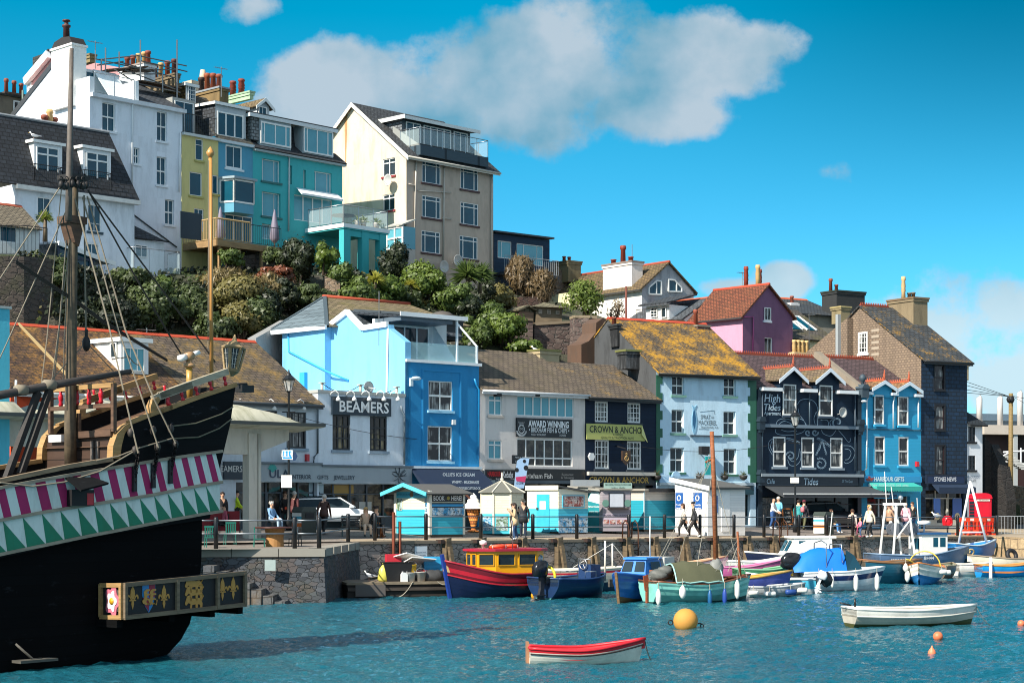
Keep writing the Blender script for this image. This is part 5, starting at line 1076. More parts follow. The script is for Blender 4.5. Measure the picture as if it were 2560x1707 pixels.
fr=Fr(T1.to_2d(),R(47));D_=thing('timber_deck','raised timber deck with slatted balustrade in front of blue house','deck',tuple(fr.pt(0,-3,Zof(640,108))),R(47))
pd=3.2;ua,ub=fr.k('4',382,400,pd)[0],fr.k('4',690,470,pd)[0];zc=(fr.k('4',382,440,pd)[1]+fr.k('4',680,490,pd)[1])/2;ub2=fr.k('4',980,540,pd)[0]
WD=wood('a8875c');m=MB(fr);m.box(ua,ub2,-pd,0,zc-.3,zc);m.build('floor',WD,D_)
m=MB(fr);m.box(ua-.02,ub2,-pd-.05,-pd-.004,zc-.35,zc+.02);m.box(ua-.06,ua-.004,-pd,0,zc-.35,zc+.02);m.build('edge_board',WD,D_)
class _B:pass
bb=_B();bb.fr=fr;bb.root=D_
railing(bb,[(ua,0,zc),(ua,-pd,zc),(ub,-pd,zc)],1.25,c='b09468',gap=.16,r=.025,posts=.07,name='balustrade');railing(bb,[(ub,-pd,zc),(ub2,-pd,zc)],1.15,c='23282a',gap=.14,name='metal_railing')
for t in(.05,.35,.7,.95):m=MB(fr);x=ua+(ub2-ua)*t;m.box(x,x+.15,-pd+.1,-pd+.25,zc-4.5,zc-.305);m.build('post',WD,D_)
fp=thing('fence_panel','dark grey corrugated fence panel beside timber deck','fence',tuple(fr.pt(-2.4,-2.6,zc)),R(47));a=fr.k('4',40,430,2.8),fr.k('4',238,430,2.8);zt_=(fr.k('4',40,180,2.8)[1]+fr.k('4',238,205,2.8)[1])/2;m=MB(fr)
n=22
for i in range(n):x=a[0][0]+(a[1][0]-a[0][0])*i/n;m.box(x,x+(a[1][0]-a[0][0])/n*.8,-2.83,-2.77,zc-.1,zt_)
m.build('panel',flat('33404a'),fp)
for x,y0,y1,D_off in((415,140,260,1.6),(920,165,350,2.6)):
 a,b=fr.k('4',x,y1,D_off),fr.k('4',x,y0,D_off);t=thing('parasol','folded grey parasol on the timber deck' if x<500 else 'folded grey parasol beside turquoise house railing','parasol',tuple(fr.pt(a[0],-D_off,zc)),0)
 MB().lathe(tuple(fr.pt(a[0],-D_off,b[1]-2.0)),[(.1,0),(.3,.25),(.22,1.0),(.1,1.7),(.03,2.0)],9).build('canopy',flat('7a7484'),t);MB().tube([fr.pt(a[0],-D_off,zc),fr.pt(a[0],-D_off,b[1])],.03).build('pole',metal('8a8a8a'),t)
B=Bld('tall_house','tall cream house with lit gable, shaded front and glass roof terrace',O2(1016,118),R(46),zb=Zof(735,119));fr=B.fr;G=B.G;u1=B.u(1233)
ze=(B.z(*q('5',745,452))+B.z(*q('5',1415,572)))/2;L=10.4;zr=G.k('5',252,85)[1]
for r in((862,514,1008,688),(1164,566,1303,738),(862,788,1008,958),(1164,840,1303,1012),(859,1062,1003,1232),(1157,1102,1298,1277)):win(B,'5',*r,nx=3,ny=1,vx=[.2,.78],vz=[.8],gl='navy',sill='4a2c2c',bars=.06,rev=.1)
for r in((556,490,652,628),(556,770,648,898)):win(B,'5',*r,fr=G,nx=2,ny=1,vz=[.75],gl='dark',sill='8a3034',bars=.07)
win(B,'5',890,1322,960,1360,nx=2,ny=1,gl='dark')
walls(B,u1,B.zb-2,ze,L,stucco('b9a999',.35),zr=zr,wl_=stucco('dac9b0',.4,'a08a64'))  # greyed front and creamier gable put shade and sun into the render colour
roof(B,u1,ze,zr,L,tiles('34363a','45484a',(.35,.22,.05),.4,.22,.3),ov=.45,so=.25,gut='c8c4b8',barge='f0ede4')
m=MB(G);r=G.k('5',262,150,.02);m.prism([(r[0]-.12,r[1]+.3),(r[0]+.2,r[1]+.3),(r[0]+.05,r[1]-3.2),(r[0]-.02,r[1]-3.4)],-.012,0);B.part('rust_stain',m,stucco('b48a5c',.6))
e0=fr.k('5',850,395,.5)[0];e1=fr.k('5',1383,500,.5)[0];z1=(fr.k('5',850,385,.5)[1]+fr.k('5',1383,480,.5)[1])/2;z0=(fr.k('5',850,460,.5)[1]+fr.k('5',1383,560,.5)[1])/2
m=B.mb();m.box(e0,e1,-.5,1.5,z0,z1);B.part('terrace_base',m,planks('41525c',6,.01));glassrail(B,[(e0-.05,1.4,z1),(e0-.05,-.45,z1),(e1,-.45,z1),(e1,1.4,z1)],1.15,step=1.1)
m=B.mb();m.add([(e0,-.45,z1),(e0,2.2,z1),(e0,2.2,z1+1.6)],[(0,1,2)]);B.part('terrace_cheek',m,flat('8f918c'))
d0,d1=fr.k('5',705,200,-1.5)[0],fr.k('5',1240,300,-1.5)[0];zt=(fr.k('5',705,190,-1.5)[1]+fr.k('5',1260,290,-1.5)[1])/2
m=B.mb();m.quad((d0,1.5,z0),(d1,1.5,z0),(d1,1.5,zt),(d0,1.5,zt));o=B.part('dormer',m,paint('4a545a'));m=B.mb();m.quad((d0,1.5,z0),(d0,5,z0),(d0,5,zt),(d0,1.5,zt));m.quad((d1,1.5,z0),(d1,5,z0),(d1,5,zt),(d1,1.5,zt));m.build('cheek',tiles('6a6e72','7a7e82',(.3,.3,.3),0,.2,.35),o)
m=B.mb();m.slab([(d0-.3,.9,zt),(d1+.3,.9,zt),(d1+.3,5.5,zt+.3),(d0-.3,5.5,zt+.3)],.14);m.build('roof',flat('3c4042'),o);m=B.mb();m.box(d0-.35,d1+.35,.84,.895,zt-.08,zt+.14);m.box(d0-.36,d0-.3,.84,5.4,zt-.06,zt+.2);m.build('fascia',paint('d8dad6'),o)
for t0,t1 in((.05,.26),(.30,.70),(.74,.95)):winu(B,fr,d0+(d1-d0)*t0,d0+(d1-d0)*t1,z1+.05,zt-.1,hole=False,off=-1.5,nx=2 if t1-t0<.3 else 4,ny=1,gl='navy',bw=.08,bars=.08,name='glazed_door')
for pts in([(820,470),(812,700),(800,1300)],[(1038,520),(1030,1310)],[(1410,580),(1405,1430)]):downpipe(B,'5',pts,'b8b0a4',.1,.06)
for pts in([(760,690),(815,705)],[(830,742),(1090,758)],[(1020,958),(1098,965)]):downpipe(B,'5',pts,'c0b8ac',.08,.04)
dish(B,'5',1035,1338,.5,.42);dish(B,'5',1145,1292,.5,.42);dish(B,'5',595,660,.5,.4,fr=G)
a,b=G.rect('5',600,1030,722,1200,1.0),0;m=MB(G);m.box(a[0],a[1],-1.1,0,a[2],a[3]);o=B.part('bay_window',m,glass('blind_sky'));m=MB(G)
for x in(a[0],(a[0]+a[1])/2,a[1]):m.box(x-.06,x+.06,-1.16,-1.09,a[2],a[3])
for z in(a[2],a[3]-.1,a[2]+(a[3]-a[2])*.45):m.box(a[0],a[1],-1.15,-1.095,z,z+.1)
m.build('frame',paint(WHITE),o);m=MB(G);m.slab([(a[0]-.1,-1.25,a[3]+.02),(a[1]+.1,-1.25,a[3]+.02),(a[1]+.1,0,a[3]+.5),(a[0]-.1,0,a[3]+.5)],.07);m.build('roof',flat('b0b0a8'),o)
m=MB(G);m.box(a[0],a[1],-1.08,0,a[2]-1.5,a[2]-.01);m.build('base',stucco('b4aea4',.3),o)
B=Bld('navy_annexe','flat-roofed navy blue annexe with large windows and a railed balcony',O2(1234,125.5),R(40),zb=Zof(720,126));fr=B.fr;u1=B.u(1374);zt=(fr.k('5',1425,1065)[1]+fr.k('5',1860,1140)[1])/2
win(B,'5',1456,1138,1565,1273,nx=3,ny=1,vx=[.3],gl='blind_sky');win(B,'5',1605,1165,1815,1325,nx=3,ny=1,vx=[.27,.77],gl='blind_sky')
walls(B,u1,B.zb,zt,6,planks('1e3a52',.15,.05,.6));m=B.mb();m.slab([(-.1,-.3,zt+.05),(u1+.2,-.3,zt+.05),(u1+.2,6,zt+.2),(-.1,6,zt+.2)],.12);B.part('roof',m,flat('3a4046'))
zc=(fr.k('5',1430,1365,1.5)[1]+fr.k('5',1940,1415,1.5)[1])/2;ub=fr.k('5',1940,1400,1.5)[0];m=B.mb();m.box(-.2,ub,-1.5,0,zc-.2,zc);B.part('balcony',m,flat('2c3640'));railing(B,[(-.2,-1.45,zc),(ub-.05,-1.45,zc),(ub-.05,0,zc)],1.1,c='8a9298',gap=.18)
def ridge_back(name,label,O,a,k,xl,yl,xr,yr,xa,ya,L,wf,wl_,rm,zb,wins=(),ridge=None,gut='3c3c3c',over=.18):
 B=Bld(name,label,O,a,zb=zb);fr=B.fr;u0=0;u1=fr.k(k,xr,yr)[0];zl=fr.k(k,xl,yl)[1];zrr=fr.k(k,xr,yr)[1];ua,za=fr.k(k,xa,ya)
 for r,kw in wins:win(B,k,*r,**kw)
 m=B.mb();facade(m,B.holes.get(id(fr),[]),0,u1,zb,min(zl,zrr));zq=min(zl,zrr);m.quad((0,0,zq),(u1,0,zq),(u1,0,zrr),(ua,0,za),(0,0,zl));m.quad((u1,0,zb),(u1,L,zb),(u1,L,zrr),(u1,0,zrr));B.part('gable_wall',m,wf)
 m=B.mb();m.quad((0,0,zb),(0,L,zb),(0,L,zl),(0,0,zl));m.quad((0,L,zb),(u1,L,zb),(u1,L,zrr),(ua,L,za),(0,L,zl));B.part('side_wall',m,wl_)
 s1=(za-zl)/ua;s2=(za-zrr)/(u1-ua);m=B.mb();m.slab([(-.25,-over,zl-.25*s1),(-.25,L+over,zl-.25*s1),(ua,L+over,za),(ua,-over,za)],.1);m.slab([(u1+.2,-over,zrr-.2*s2),(u1+.2,L+over,zrr-.2*s2),(ua,L+over,za),(ua,-over,za)],.1);o=B.part('roof',m,rm)
 if ridge:MB(fr).tube([(ua,-over,za+.1),(ua,L+over,za+.1)],.11,6).build('ridge_tiles',flat(ridge,.8),o)
 if gut:m=B.mb();m.tube([(-.33,-over,zl-.28*s1+.05),(-.33,L+over,zl-.28*s1+.05)],.07,5);B.part('gutter',m,paint(gut))
 B.u1,B.zl,B.ua,B.za=u1,zl,ua,za;return B
B=ridge_back('gable_house','white house with mossy brown roof, shaded front gable and two slanted windows',O2(1604.8,122),R(38),'6',1190,470,1570,500,1380,290,9.6,stucco('a4a6aa',.6,'5a5c60'),stucco('e6e2da',.3),tiles('5e4c38','75603f',(.35,.25,.05),.3,.22,.3,moss=.25),Zof(860,122),ridge='a8482e');fr=B.fr  # white front gable painted grey for its shade, side wall left white
for xs,sx in(((1238,1326),1),((1380,1480),-1)):
 a=[fr.k('6',*p,.02)for p in(((1238,515),(1330,518),(1328,420),(1295,418),(1240,465))if sx==1 else((1382,495),(1480,498),(1478,470),(1425,412),(1382,408)))]
 m=B.mb();m.prism(a,-.05,-.02);o=B.part('window',m,glass('navy'));m=B.mb()
 for p,q_ in zip(a,a[1:]+a[:1]):m.bar((p[0],-.06,p[1]),(q_[0],-.06,q_[1]),.09,.1)
 p,q_=((a[0][0]+(a[1][0]-a[0][0])*.6,a[0][1]),(a[0][0]+(a[1][0]-a[0][0])*.6,a[3][1]-.1));m.bar((p[0],-.06,p[1]),(q_[0],-.06,q_[1]),.08);m.build('frame',paint(WHITE),o)
o=stack(B,.15,1.15,1.2,4.2,B.zl-1.0,fr.k('6',1090,270,-1.2)[1],stucco('e2d8d0',.5),cap='8a7a70')
for t,h in((3.6,.35),(2.6,1.2),(1.8,.35)):m=B.mb();pot(m,(.6,t,fr.k('6',1090,270,-1.2)[1]+.05),h,.2);m.build('chimney_pot',flat('8a3a2a'),o)
m=B.mb();m.box(-1.2,1.6,9.7,12,B.zl-1,B.za-.2);m.prism([(-1.2,B.za-.2),(1.6,B.za-.2),(.2,B.za+1)],9.7,12);B.part('rear_wing',m,rubble('7a6858','8a7866',(.2,.18,.15),2,3));stack(B,1.0,2.2,9.0,10.8,B.za-.5,B.za+1.0,stucco('7a6e50',.6),pots=((.3,.4,0,POT),(.7,.4,0,POT)),cap='6a6048')
aerial(B,'6',1118,320,150,-4,arms=False)
G=B.G;m=MB(G);a=G.rect('6',500,520,700,640,.4);m.box(a[0],a[1],-.9,-.02,B.zb,a[3]);B.part('lean_to',m,stucco('d8cfa8',.4))
B=ridge_back('pink_house','bright pink house with mauve shaded gable and rusty red tiled roof',O2(1856.5,114),R(42),'6',1930,672,2298,690,2112,455,4.4,stucco('7c5472',.25),stucco('d090a8',.22),tiles('6a3a26','84482e',(.75,.22,.10),.45,.17,.24,moss=.1),Zof(980,112),wins=(((2085,615,2133,710),dict(hole=False,nx=2,ny=1,gl='curtain',sill='d8e0ea')),((2092,835,2150,960),dict(nx=2,ny=1,gl='curtain',sill='d8e0ea'))),ridge='c04a30');fr=B.fr;PB=B  # pink front painted mauve for shade, lit side keeps the pink
downpipe(B,'6',[(1932,680),(2008,682),(2006,960)],'8a4478')
stack(B,B.u1-.9,B.u1+1.6,3.2,4.4,B.zl,B.za+.4,ashlar('4a4238','5a5044',(.03,.03,.03),.4,.2),pots=((.85,1.3,1,'7a3424'),),cap='6a6448')
o=stack(B,B.ua+.25,B.ua+1.0,.7,3.2,B.za-1.4,B.za+.12,stucco('6a6650',.6),cap='5c5a40')
for t,c in((1.3,POTB),(2.3,'8a3424')):m=B.mb();pot(m,(B.ua+.6,t,B.za+.17),1.35,.16,1);m.build('chimney_pot',flat(c,.7),o)
aerial(B,'6',1930,470,350,-5)
p=fr.pt(-.5,4.55,0);B=Bld('cottage','white cottage with grey slate roof and a dormer, joined behind the pink house',p.to_2d(),R(42),zb=Zof(950,118));fr=B.fr;B2=B;zl,za=PB.zl+.1,PB.za-.5;ua=PB.ua+.2
m=B.mb();m.box(0,ua*2,0,5.4,B.zb,zl);m.prism([(0,zl),(ua*2,zl),(ua,za)],0,5.4);B.part('wall',m,stucco('e2e4e2',.3));m=B.mb();s1=(za-zl)/ua;m.slab([(-.25,-.05,zl-.25*s1),(-.25,5.6,zl-.25*s1),(ua,5.6,za),(ua,-.05,za)],.1);m.slab([(2*ua+.2,-.05,zl),(2*ua+.2,5.6,zl),(ua,5.6,za),(ua,-.05,za)],.1);B.part('roof',m,tiles('44494e','52575c',(.3,.25,.1),.05,.22,.34));m=B.mb();m.tube([(ua,-.05,za+.1),(ua,5.6,za+.1)],.1,6);B.part('ridge_tiles',m,flat('b0522e'))
G=B.G;a=G.rect('6',1225,600,1395,700,.2);m=MB(G);m.box(a[0],a[1],-.25,1.6,a[2]-.3,a[3]);o=B.part('dormer',m,paint('eceeec'));m=MB(G);m.slab([(a[0]-.3,-.7,a[3]),(a[1]+.25,-.7,a[3]),(a[1]+.25,2.2,a[3]+.75),(a[0]-.3,2.2,a[3]+.75)],.1);m.build('roof',SLATE,o);win(B,'6',1258,615,1308,685,fr=G,hole=False,off=.27,nx=2,ny=3,gl='dark');win(B,'6',1335,612,1372,690,fr=G,hole=False,off=.27,nx=1,ny=1,gl='dark')
m=MB(G);b=G.rect('6',1160,690,1400,725,1.6);m.box(b[0],b[1],-1.8,-.2,b[2],b[2]+.12);railing(B,[(b[0],-1.75,b[2]+.12),(b[1],-1.75,b[2]+.12)],.8,c='3c342c',gap=.5,fr=G);B.part('balcony',m,wood('8a7458'))
B=Bld('cream_house','cream house with mossy slate roof, skylights and row of four cream chimney pots',O2(1978,119),R(31),zb=Zof(980,118));fr=B.fr;u1=fr.k('2' if 0 else 'C2',400,500)[0];ze=fr.k('C2',180,545)[1];zr=fr.k('C2',180,325,-4)[1]
walls(B,u1,B.zb,ze,8,stucco('e6d6a8',.3),zr=zr);roof(B,u1,ze,zr,8,tiles('4a4440','5c5650',(.4,.35,.1),.2,.2,.3,moss=.5),gut=None,so=.2)
for x0,x1 in((.9,1.8),(2.2,3.0)):
 s=(zr-ze)/4;m=B.mb();m.slab([(x0,1.0,ze+s*1.0+.1),(x1,1.0,ze+s*1.0+.1),(x1,2.8,ze+s*2.8+.1),(x0,2.8,ze+s*2.8+.1)],.06);o=B.part('skylight',m,glass('navy'));m=B.mb();m.bar((x0,.95,ze+s*.95+.17),(x0,2.85,ze+s*2.85+.17),.1);m.bar((x1,.95,ze+s*.95+.17),(x1,2.85,ze+s*2.85+.17),.1);m.bar((x0,2.85,ze+s*2.85+.17),(x1,2.85,ze+s*2.85+.17),.1);m.build('frame',paint(WHITE),o)
a=fr.rect('C2',85,655,235,700,2.0);o=stack(B,a[0],a[1],-2.0,-1.2,B.zb,a[3],stucco('c8b088',.5),pots=tuple((t,fr.k('C2',160,545,2)[1]-a[3],1,'d0b078')for t in(.2,.42,.64,.88)))
dish(B,'C2',297,645,3.0,.36);aerial(B,'C2',205,690,340,1.5)
B=Bld('old_house','dark slated house with tall black chimney stack behind the brown slate gable',O2(1974,128),R(31),zb=Zof(960,128));fr=B.fr;u1=fr.k('C2',480,300)[0];ze=fr.k('C2',200,345)[1];zr=fr.k('C2',260,245,-4)[1]
walls(B,u1,B.zb,ze,8,stucco('8a8478',.5),zr=zr);roof(B,u1,ze,zr,8,tiles('343a40','42484c',(.45,.3,.06),.45,.2,.3),ridge='c0562c',gut=None)
pkstack(B,'C2',430,160,660,420,.5,1.6,stucco('2c2d2d',.7,(.02,.02,.02)),pots=((.05,.9,0,POT),(.25,.5,0,POT)),cap='2e3226');pkstack(B,'C2',466,285,540,420,2.2,1.0,stucco('8a7c5c',.6),cap='a89868');pkstack(B,'C2',60,250,118,300,-2,1.0,stucco('c8c8c8',.3),pots=((.7,.6,0,POT),))
# hillside, garden walls, plants
cols={-400:((1100,84),(820,90),(625,92),(690,97),(690,112)),140:((1000,88),(820,92),(640,93.5),(700,97),(690,112)),300:((1000,90),(840,94),(720,95.5),(700,98),(690,112)),450:((1000,92),(845,97),(760,99),(690,102),(670,112)),600:((1000,94),(850,98),(745,100),(690,104),(650,113)),750:((1000,96),(830,100),(740,104),(690,107),(645,116)),900:((1000,99),(800,103),(730,107),(690,111),(680,121)),1050:((1000,102),(850,106),(770,109),(725,113),(700,123)),1200:((1000,103),(890,107),(805,110),(750,116),(715,126)),1350:((1000,105),(905,109),(865,112),(805,115),(750,124)),1500:((1000,107),(905,112),(860,116),(805,121),(775,130)),1700:((1000,109),(920,114),(900,118),(850,124),(810,134)),2000:((1060,113),(960,118),(930,124),(905,130),(870,140)),2300:((1100,117),(1030,121),(1010,128),(990,136),(960,146)),2440:((1240,118),(1200,122),(1190,128),(1180,136),(1175,150)),2520:((1262,120),(1258,124),(1252,130),(1248,138),(1240,152)),2900:((1265,122),(1262,126),(1256,132),(1252,140),(1246,156))}
m=MB();m.smooth=True;ks=sorted(cols);rows=6;vs=[]
xs=[ks[0]+(ks[-1]-ks[0])*i/110 for i in range(111)]
for x in xs:
 j=max(i for i in range(len(ks)-1)if ks[i]<=x+1e-6);t=(x-ks[j])/(ks[j+1]-ks[j]);pr=[]
 for r in range(5):a,b=cols[ks[j]][r],cols[ks[j+1]][r];pr.append(P(x,a[0]+(b[0]-a[0])*t,a[1]+(b[1]-a[1])*t))
 pr.insert(0,P(x,1200,pr[0].y+.3));pr[0].z=1.0;e=pr[-1];pr.append(Vector((e.x*1.6,e.y+80,e.z-1)))
 dense=[]
 for a,b in zip(pr,pr[1:]):
  for s_ in range(4):dense.append(a.lerp(b,s_/4))
 dense.append(pr[-1])
 for i,p in enumerate(dense):
  k=noise.noise(p*.35)*.5+noise.noise(p*1.1)*.2
  if 0<i<len(dense)-4:p=p+Vector((0,k,k*.4))
  vs.append(tuple(p))
nr=len(dense);fs=[(i*nr+j,(i+1)*nr+j,(i+1)*nr+j+1,i*nr+j+1)for i in range(len(xs)-1)for j in range(nr-1)]
m.add(vs,fs,True);vs_=vs
b=NB('hillside');v=b.uv(obj=True);n=b.noise(v,.5,6);n2=b.noise(v,3,7,.7)
cc=b.mix(b.ramp(n,.4,.6),(.055,.05,.035),(.03,.045,.015));cc=b.mix(b.mul(b.ramp(n2,.5,.7),.6),cc,(.13,.11,.08));b.color(cc);b.set(Roughness=.95);b.bump(n2,1,.2)
struct('hillside',m,b.m)
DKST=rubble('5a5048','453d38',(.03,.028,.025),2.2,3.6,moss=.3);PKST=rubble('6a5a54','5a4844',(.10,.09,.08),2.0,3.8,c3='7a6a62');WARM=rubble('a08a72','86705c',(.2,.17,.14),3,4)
def wall(name,label,pts,zb,th,mt,cap=None,cat='wall'):
 """pts: (px, ytop, D) along the wall"""
 q_=[P(*p)for p in pts];t=thing(name,label,cat,(q_[0].x,q_[0].y,zb));m=MB();c=MB()
 for a,b in zip(q_,q_[1:]):
  d=Vector((b.x-a.x,b.y-a.y,0)).normalized();n=Vector((-d.y,d.x,0))*th
  vs=[(a.x,a.y,zb),(b.x,b.y,zb),(b.x,b.y,b.z),(a.x,a.y,a.z)];vs+=[(x+n.x,y+n.y,z)for x,y,z in vs]
  m.add(vs,[(0,1,2,3),(7,6,5,4),(0,4,5,1),(1,5,6,2),(2,6,7,3),(3,7,4,0)])
  if cap:c.bar((a+n*.5+Vector((0,0,.09))),(b+n*.5+Vector((0,0,.09))),th+.15,.16)
 m.build('wall',mt,t)
 if cap:c.build('coping',cap,t)
 return t
wall('retaining_wall','high dark stone retaining wall at left edge under the white house garden',((-120,640,89.5),(60,640,91),(132,648,92.2),(142,660,93.5)),3,.6,DKST)
tr=thing('garden_railing','black garden railing on top of the dark retaining wall','railing',tuple(P(0,638,91)));bb=_B();bb.fr=Fr((0,0),0);bb.root=tr
railing(bb,[P(-60,638,90.2),P(60,638,91.2),P(118,644,92)],1.5,gap=.2,name='bars')
wall('garden_wall','pink stone garden wall below the summer house with a mossy pillar',((1282,800,110),(1332,803,110.4)),8,.8,PKST,flat('6a5c48'))
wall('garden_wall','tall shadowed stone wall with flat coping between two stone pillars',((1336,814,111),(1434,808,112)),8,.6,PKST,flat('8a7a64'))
wall('stone_pillar','broad stone pillar with lit edge beside the rust brown chimney wall',((1434,795,110.6),(1436,795,109.8),(1492,797,110.2)),8,.9,PKST,flat('8f8068'))
wall('garden_wall','dark red stone wall on the slope below brown shrubs and the navy annexe',((1214,728,118),(1290,742,117.5),(1365,742,117.5)),12,.6,rubble('4a342c','3c2c26',(.03,.025,.02),2.4,3.8))
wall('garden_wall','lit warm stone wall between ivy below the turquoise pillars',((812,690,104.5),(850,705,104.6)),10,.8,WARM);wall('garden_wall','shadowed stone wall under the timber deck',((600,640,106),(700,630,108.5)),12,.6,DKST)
wall('cliff_wall','pale rendered wall patch low behind the grey hip roof',((640,845,93.8),(720,800,97)),4,.5,stucco('8a8a88',.6))
def hutlet(name,label,x0,x1,yb,ye,yt,D,a,pyramid):
 O=P(x0,yb,D);f=Fr(O.to_2d(),a);u1=f.uv(x1,yb)[0];zb=O.z-.3;ze=f.uv(x0,ye)[1];zt=f.uv((x0+x1)/2,yt)[1];t=thing(name,label,'garden building',(O.x,O.y,zb),a);d=u1
 B_=_B();B_.fr=f;B_.root=t;B_.holes={}
 m=MB(f);m.box(0,u1,0,d,zb,ze);m.build('wall',wood('8a7860' if pyramid else 'a08068'),t);r=MB(f);o_=.35
 if pyramid:r.add([(-o_,-o_,ze),(u1+o_,-o_,ze),(u1+o_,d+o_,ze),(-o_,d+o_,ze),(u1/2,d/2,zt)],[(0,1,4),(1,2,4),(2,3,4),(3,0,4),(3,2,1,0)])
 else:r.slab([(-.2,-.3,ze),(u1/2,-.3,zt),(u1/2,d,zt),(-.2,d,ze)],.1);r.slab([(u1+.2,-.3,ze),(u1/2,-.3,zt),(u1/2,d,zt),(u1+.2,d,ze)],.1);r.prism([(0,ze),(u1,ze),(u1/2,zt)],0,.1)
 r.build('roof',tiles('6a6450','7a745c',(.3,.3,.2),.1,.25,.4),t)
 if pyramid:
  for i in range(3):winu(B_,f,.15+i*u1/3,.15+i*u1/3+u1/3-.35,zb+.7,ze-.15,hole=False,nx=2,ny=2,gl='dark',fc='b0a090')
hutlet('summer_house','grey wooden summer house with pyramid roof behind the garden wall',1340,1405,800,768,752,113.5,R(20),True)
hutlet('garden_hut','tiny wooden hut with pitched roof left of summer house',1298,1334,796,778,767,113,R(35),False)
LM={'ivy':leaf('526034','323c1e',.25),'dark':leaf('2e3820','1c2212',.15),'green':leaf('5e7030','3c4c22',.25),'bright':leaf('64742a','42561e',.25),'olive':leaf('7c723c','565230',.25),'dry':leaf('8a784e','5e5230',.2),'brown':leaf('7c4424','562c18',.2),'tan':leaf('74603f','4c3e2a',.2),'airy':leaf('7c8c40','566830',.45)}
def bush(label,cx,cy,rx,ry,D,st,name='shrub',n=None,ls=.105,cat='shrub',group=None,blobs=16,stems=True,flatten=1.0,seed=None):
 c=P(cx,cy,D);sx=rx/F*D;sz=ry/F*D;sy=max(sx,sz)*.8*flatten;rnd=random.Random(seed or int(cx*7+cy));t=thing(name,label,cat,(c.x,c.y,c.z-sz),0,group)
 bl=[]
 for i in range(blobs):
  while True:
   d=Vector((rnd.uniform(-1,1),rnd.uniform(-1,1),rnd.uniform(-1,1)))
   if .05<d.length<1:break
  k=rnd.uniform(.28,.5);d=d*(1-k*.75);bl.append((Vector((d.x*sx,d.y*sy,d.z*sz)),k))
 n=n or int(min(7600,1250*(sx*sz*2.2)*(.115/ls)**2));m=MB()
 for i in range(n):
  bc,k=bl[rnd.randrange(len(bl))];d=Vector((rnd.gauss(0,1),rnd.gauss(0,1)-.35,rnd.gauss(0,1)+.25)).normalized();rr=k*rnd.uniform(.72,1.12)*(1.4 if rnd.random()<.07 else 1)
  p=c+bc+Vector((d.x*sx*rr,d.y*sy*rr,d.z*sz*rr));a=Vector((rnd.gauss(0,1),rnd.gauss(0,1),rnd.gauss(0,1)));a=(a-d*a.dot(d)*.6).normalized();e=a.cross(d).normalized();l=ls*rnd.uniform(.6,1.5)
  if st in('dry','tan')and rnd.random()<.5:a=(Vector((rnd.gauss(0,.5),rnd.gauss(0,.3),1))).normalized();e=a.cross(d).normalized()*.2;l*=2.4
  m.add([tuple(p-a*l),tuple(p+e*l*.6-a*.1*l),tuple(p+a*l),tuple(p-e*l*.6)],[(0,1,2,3)])
 m.build('foliage',LM[st],t)
 if stems:
  m=MB()
  for i in range(9):
   bc,k=bl[i%len(bl)];b0=c+Vector((rnd.uniform(-.25,.25)*sx,0,-sz*1.02));m.tube([b0,b0.lerp(c+bc,.55)+Vector((rnd.uniform(-.1,.1),0,.1)),c+bc*1.15],[.06,.04,.012],4)
  m.build('branches',flat('4a3c30'),t)
 return t
for a in(("dark ivy clump below the mansard house, left of its glass terrace",215,720,60,55,95,'dark'),("dark ivy mass hanging behind the ship mast above the mossy roof",250,790,100,55,94,'dark'),("leafy ivy shrub on the cliff above white dormer",370,765,75,62,95.5,'ivy'),("small pale conifer shrub below the glass terrace of white house",413,712,27,28,96.5,'green'),("ivy shrub between white house terrace and the flagpole",470,760,60,50,97,'ivy'),("dense green shrub low on the cliff beside the flagpole",545,818,75,42,96.5,'ivy'),("olive green gorse hump right of the flagpole",590,745,80,55,99,'olive'),("dry grass tuft on top of olive hump beside flagpole",560,700,60,30,101,'dry'),("dark undergrowth in shade right of olive hump",672,765,50,62,99.5,'dark'),("rust brown dead bracken below the timber deck",695,690,56,28,103,'brown'),("tan dead grass beneath the rust bracken",660,715,55,30,101,'dry'),("green shrub under the timber deck railing",575,645,40,25,104.5,'green'),("dark ivy wall below the turquoise house",745,655,58,60,105.5,'dark'),("ivy shrub below dark wall at left of lit stone patch",775,745,70,38,102,'ivy'),("sunlit ivy column beside the first turquoise pillar",815,645,33,42,105,'bright'),("sunlit ivy spilling below turquoise pillars",850,690,38,35,105,'green'),("green shrub on bank above the tile roof, left of yucca",895,735,62,42,105,'green'),("green shrub on the bank right of yucca",962,728,55,42,107,'bright'),("dark tree-like shrub against the cream house corner",985,660,42,62,112.5,'dark'),("big yellow-green shrub in front of cream house",1062,705,68,55,110.5,'bright'),("green shrub under the cordyline palms",1135,745,60,42,110,'green'),("dark shrub at the right base of cream house",1220,735,38,40,115,'dark'),("green shrub left of the summer house wall",1215,790,50,40,110,'green'),("bright green bramble slope beside stone garden wall",1265,825,62,42,108.5,'bright'),("bright low bramble at foot of the stone garden wall",1320,868,52,25,108,'bright'),("bramble slope behind the blue house roof",1190,830,50,45,107.5,'green'),("dry brown-green shrub in front of navy annexe",1300,685,36,52,120,'tan'),("dead brown creeper beside the mossy brown roof",1350,720,42,42,118,'tan')):
 bush(a[0],*a[1:])
iv=MB();iv.cur=0;rnd=random.Random(5)
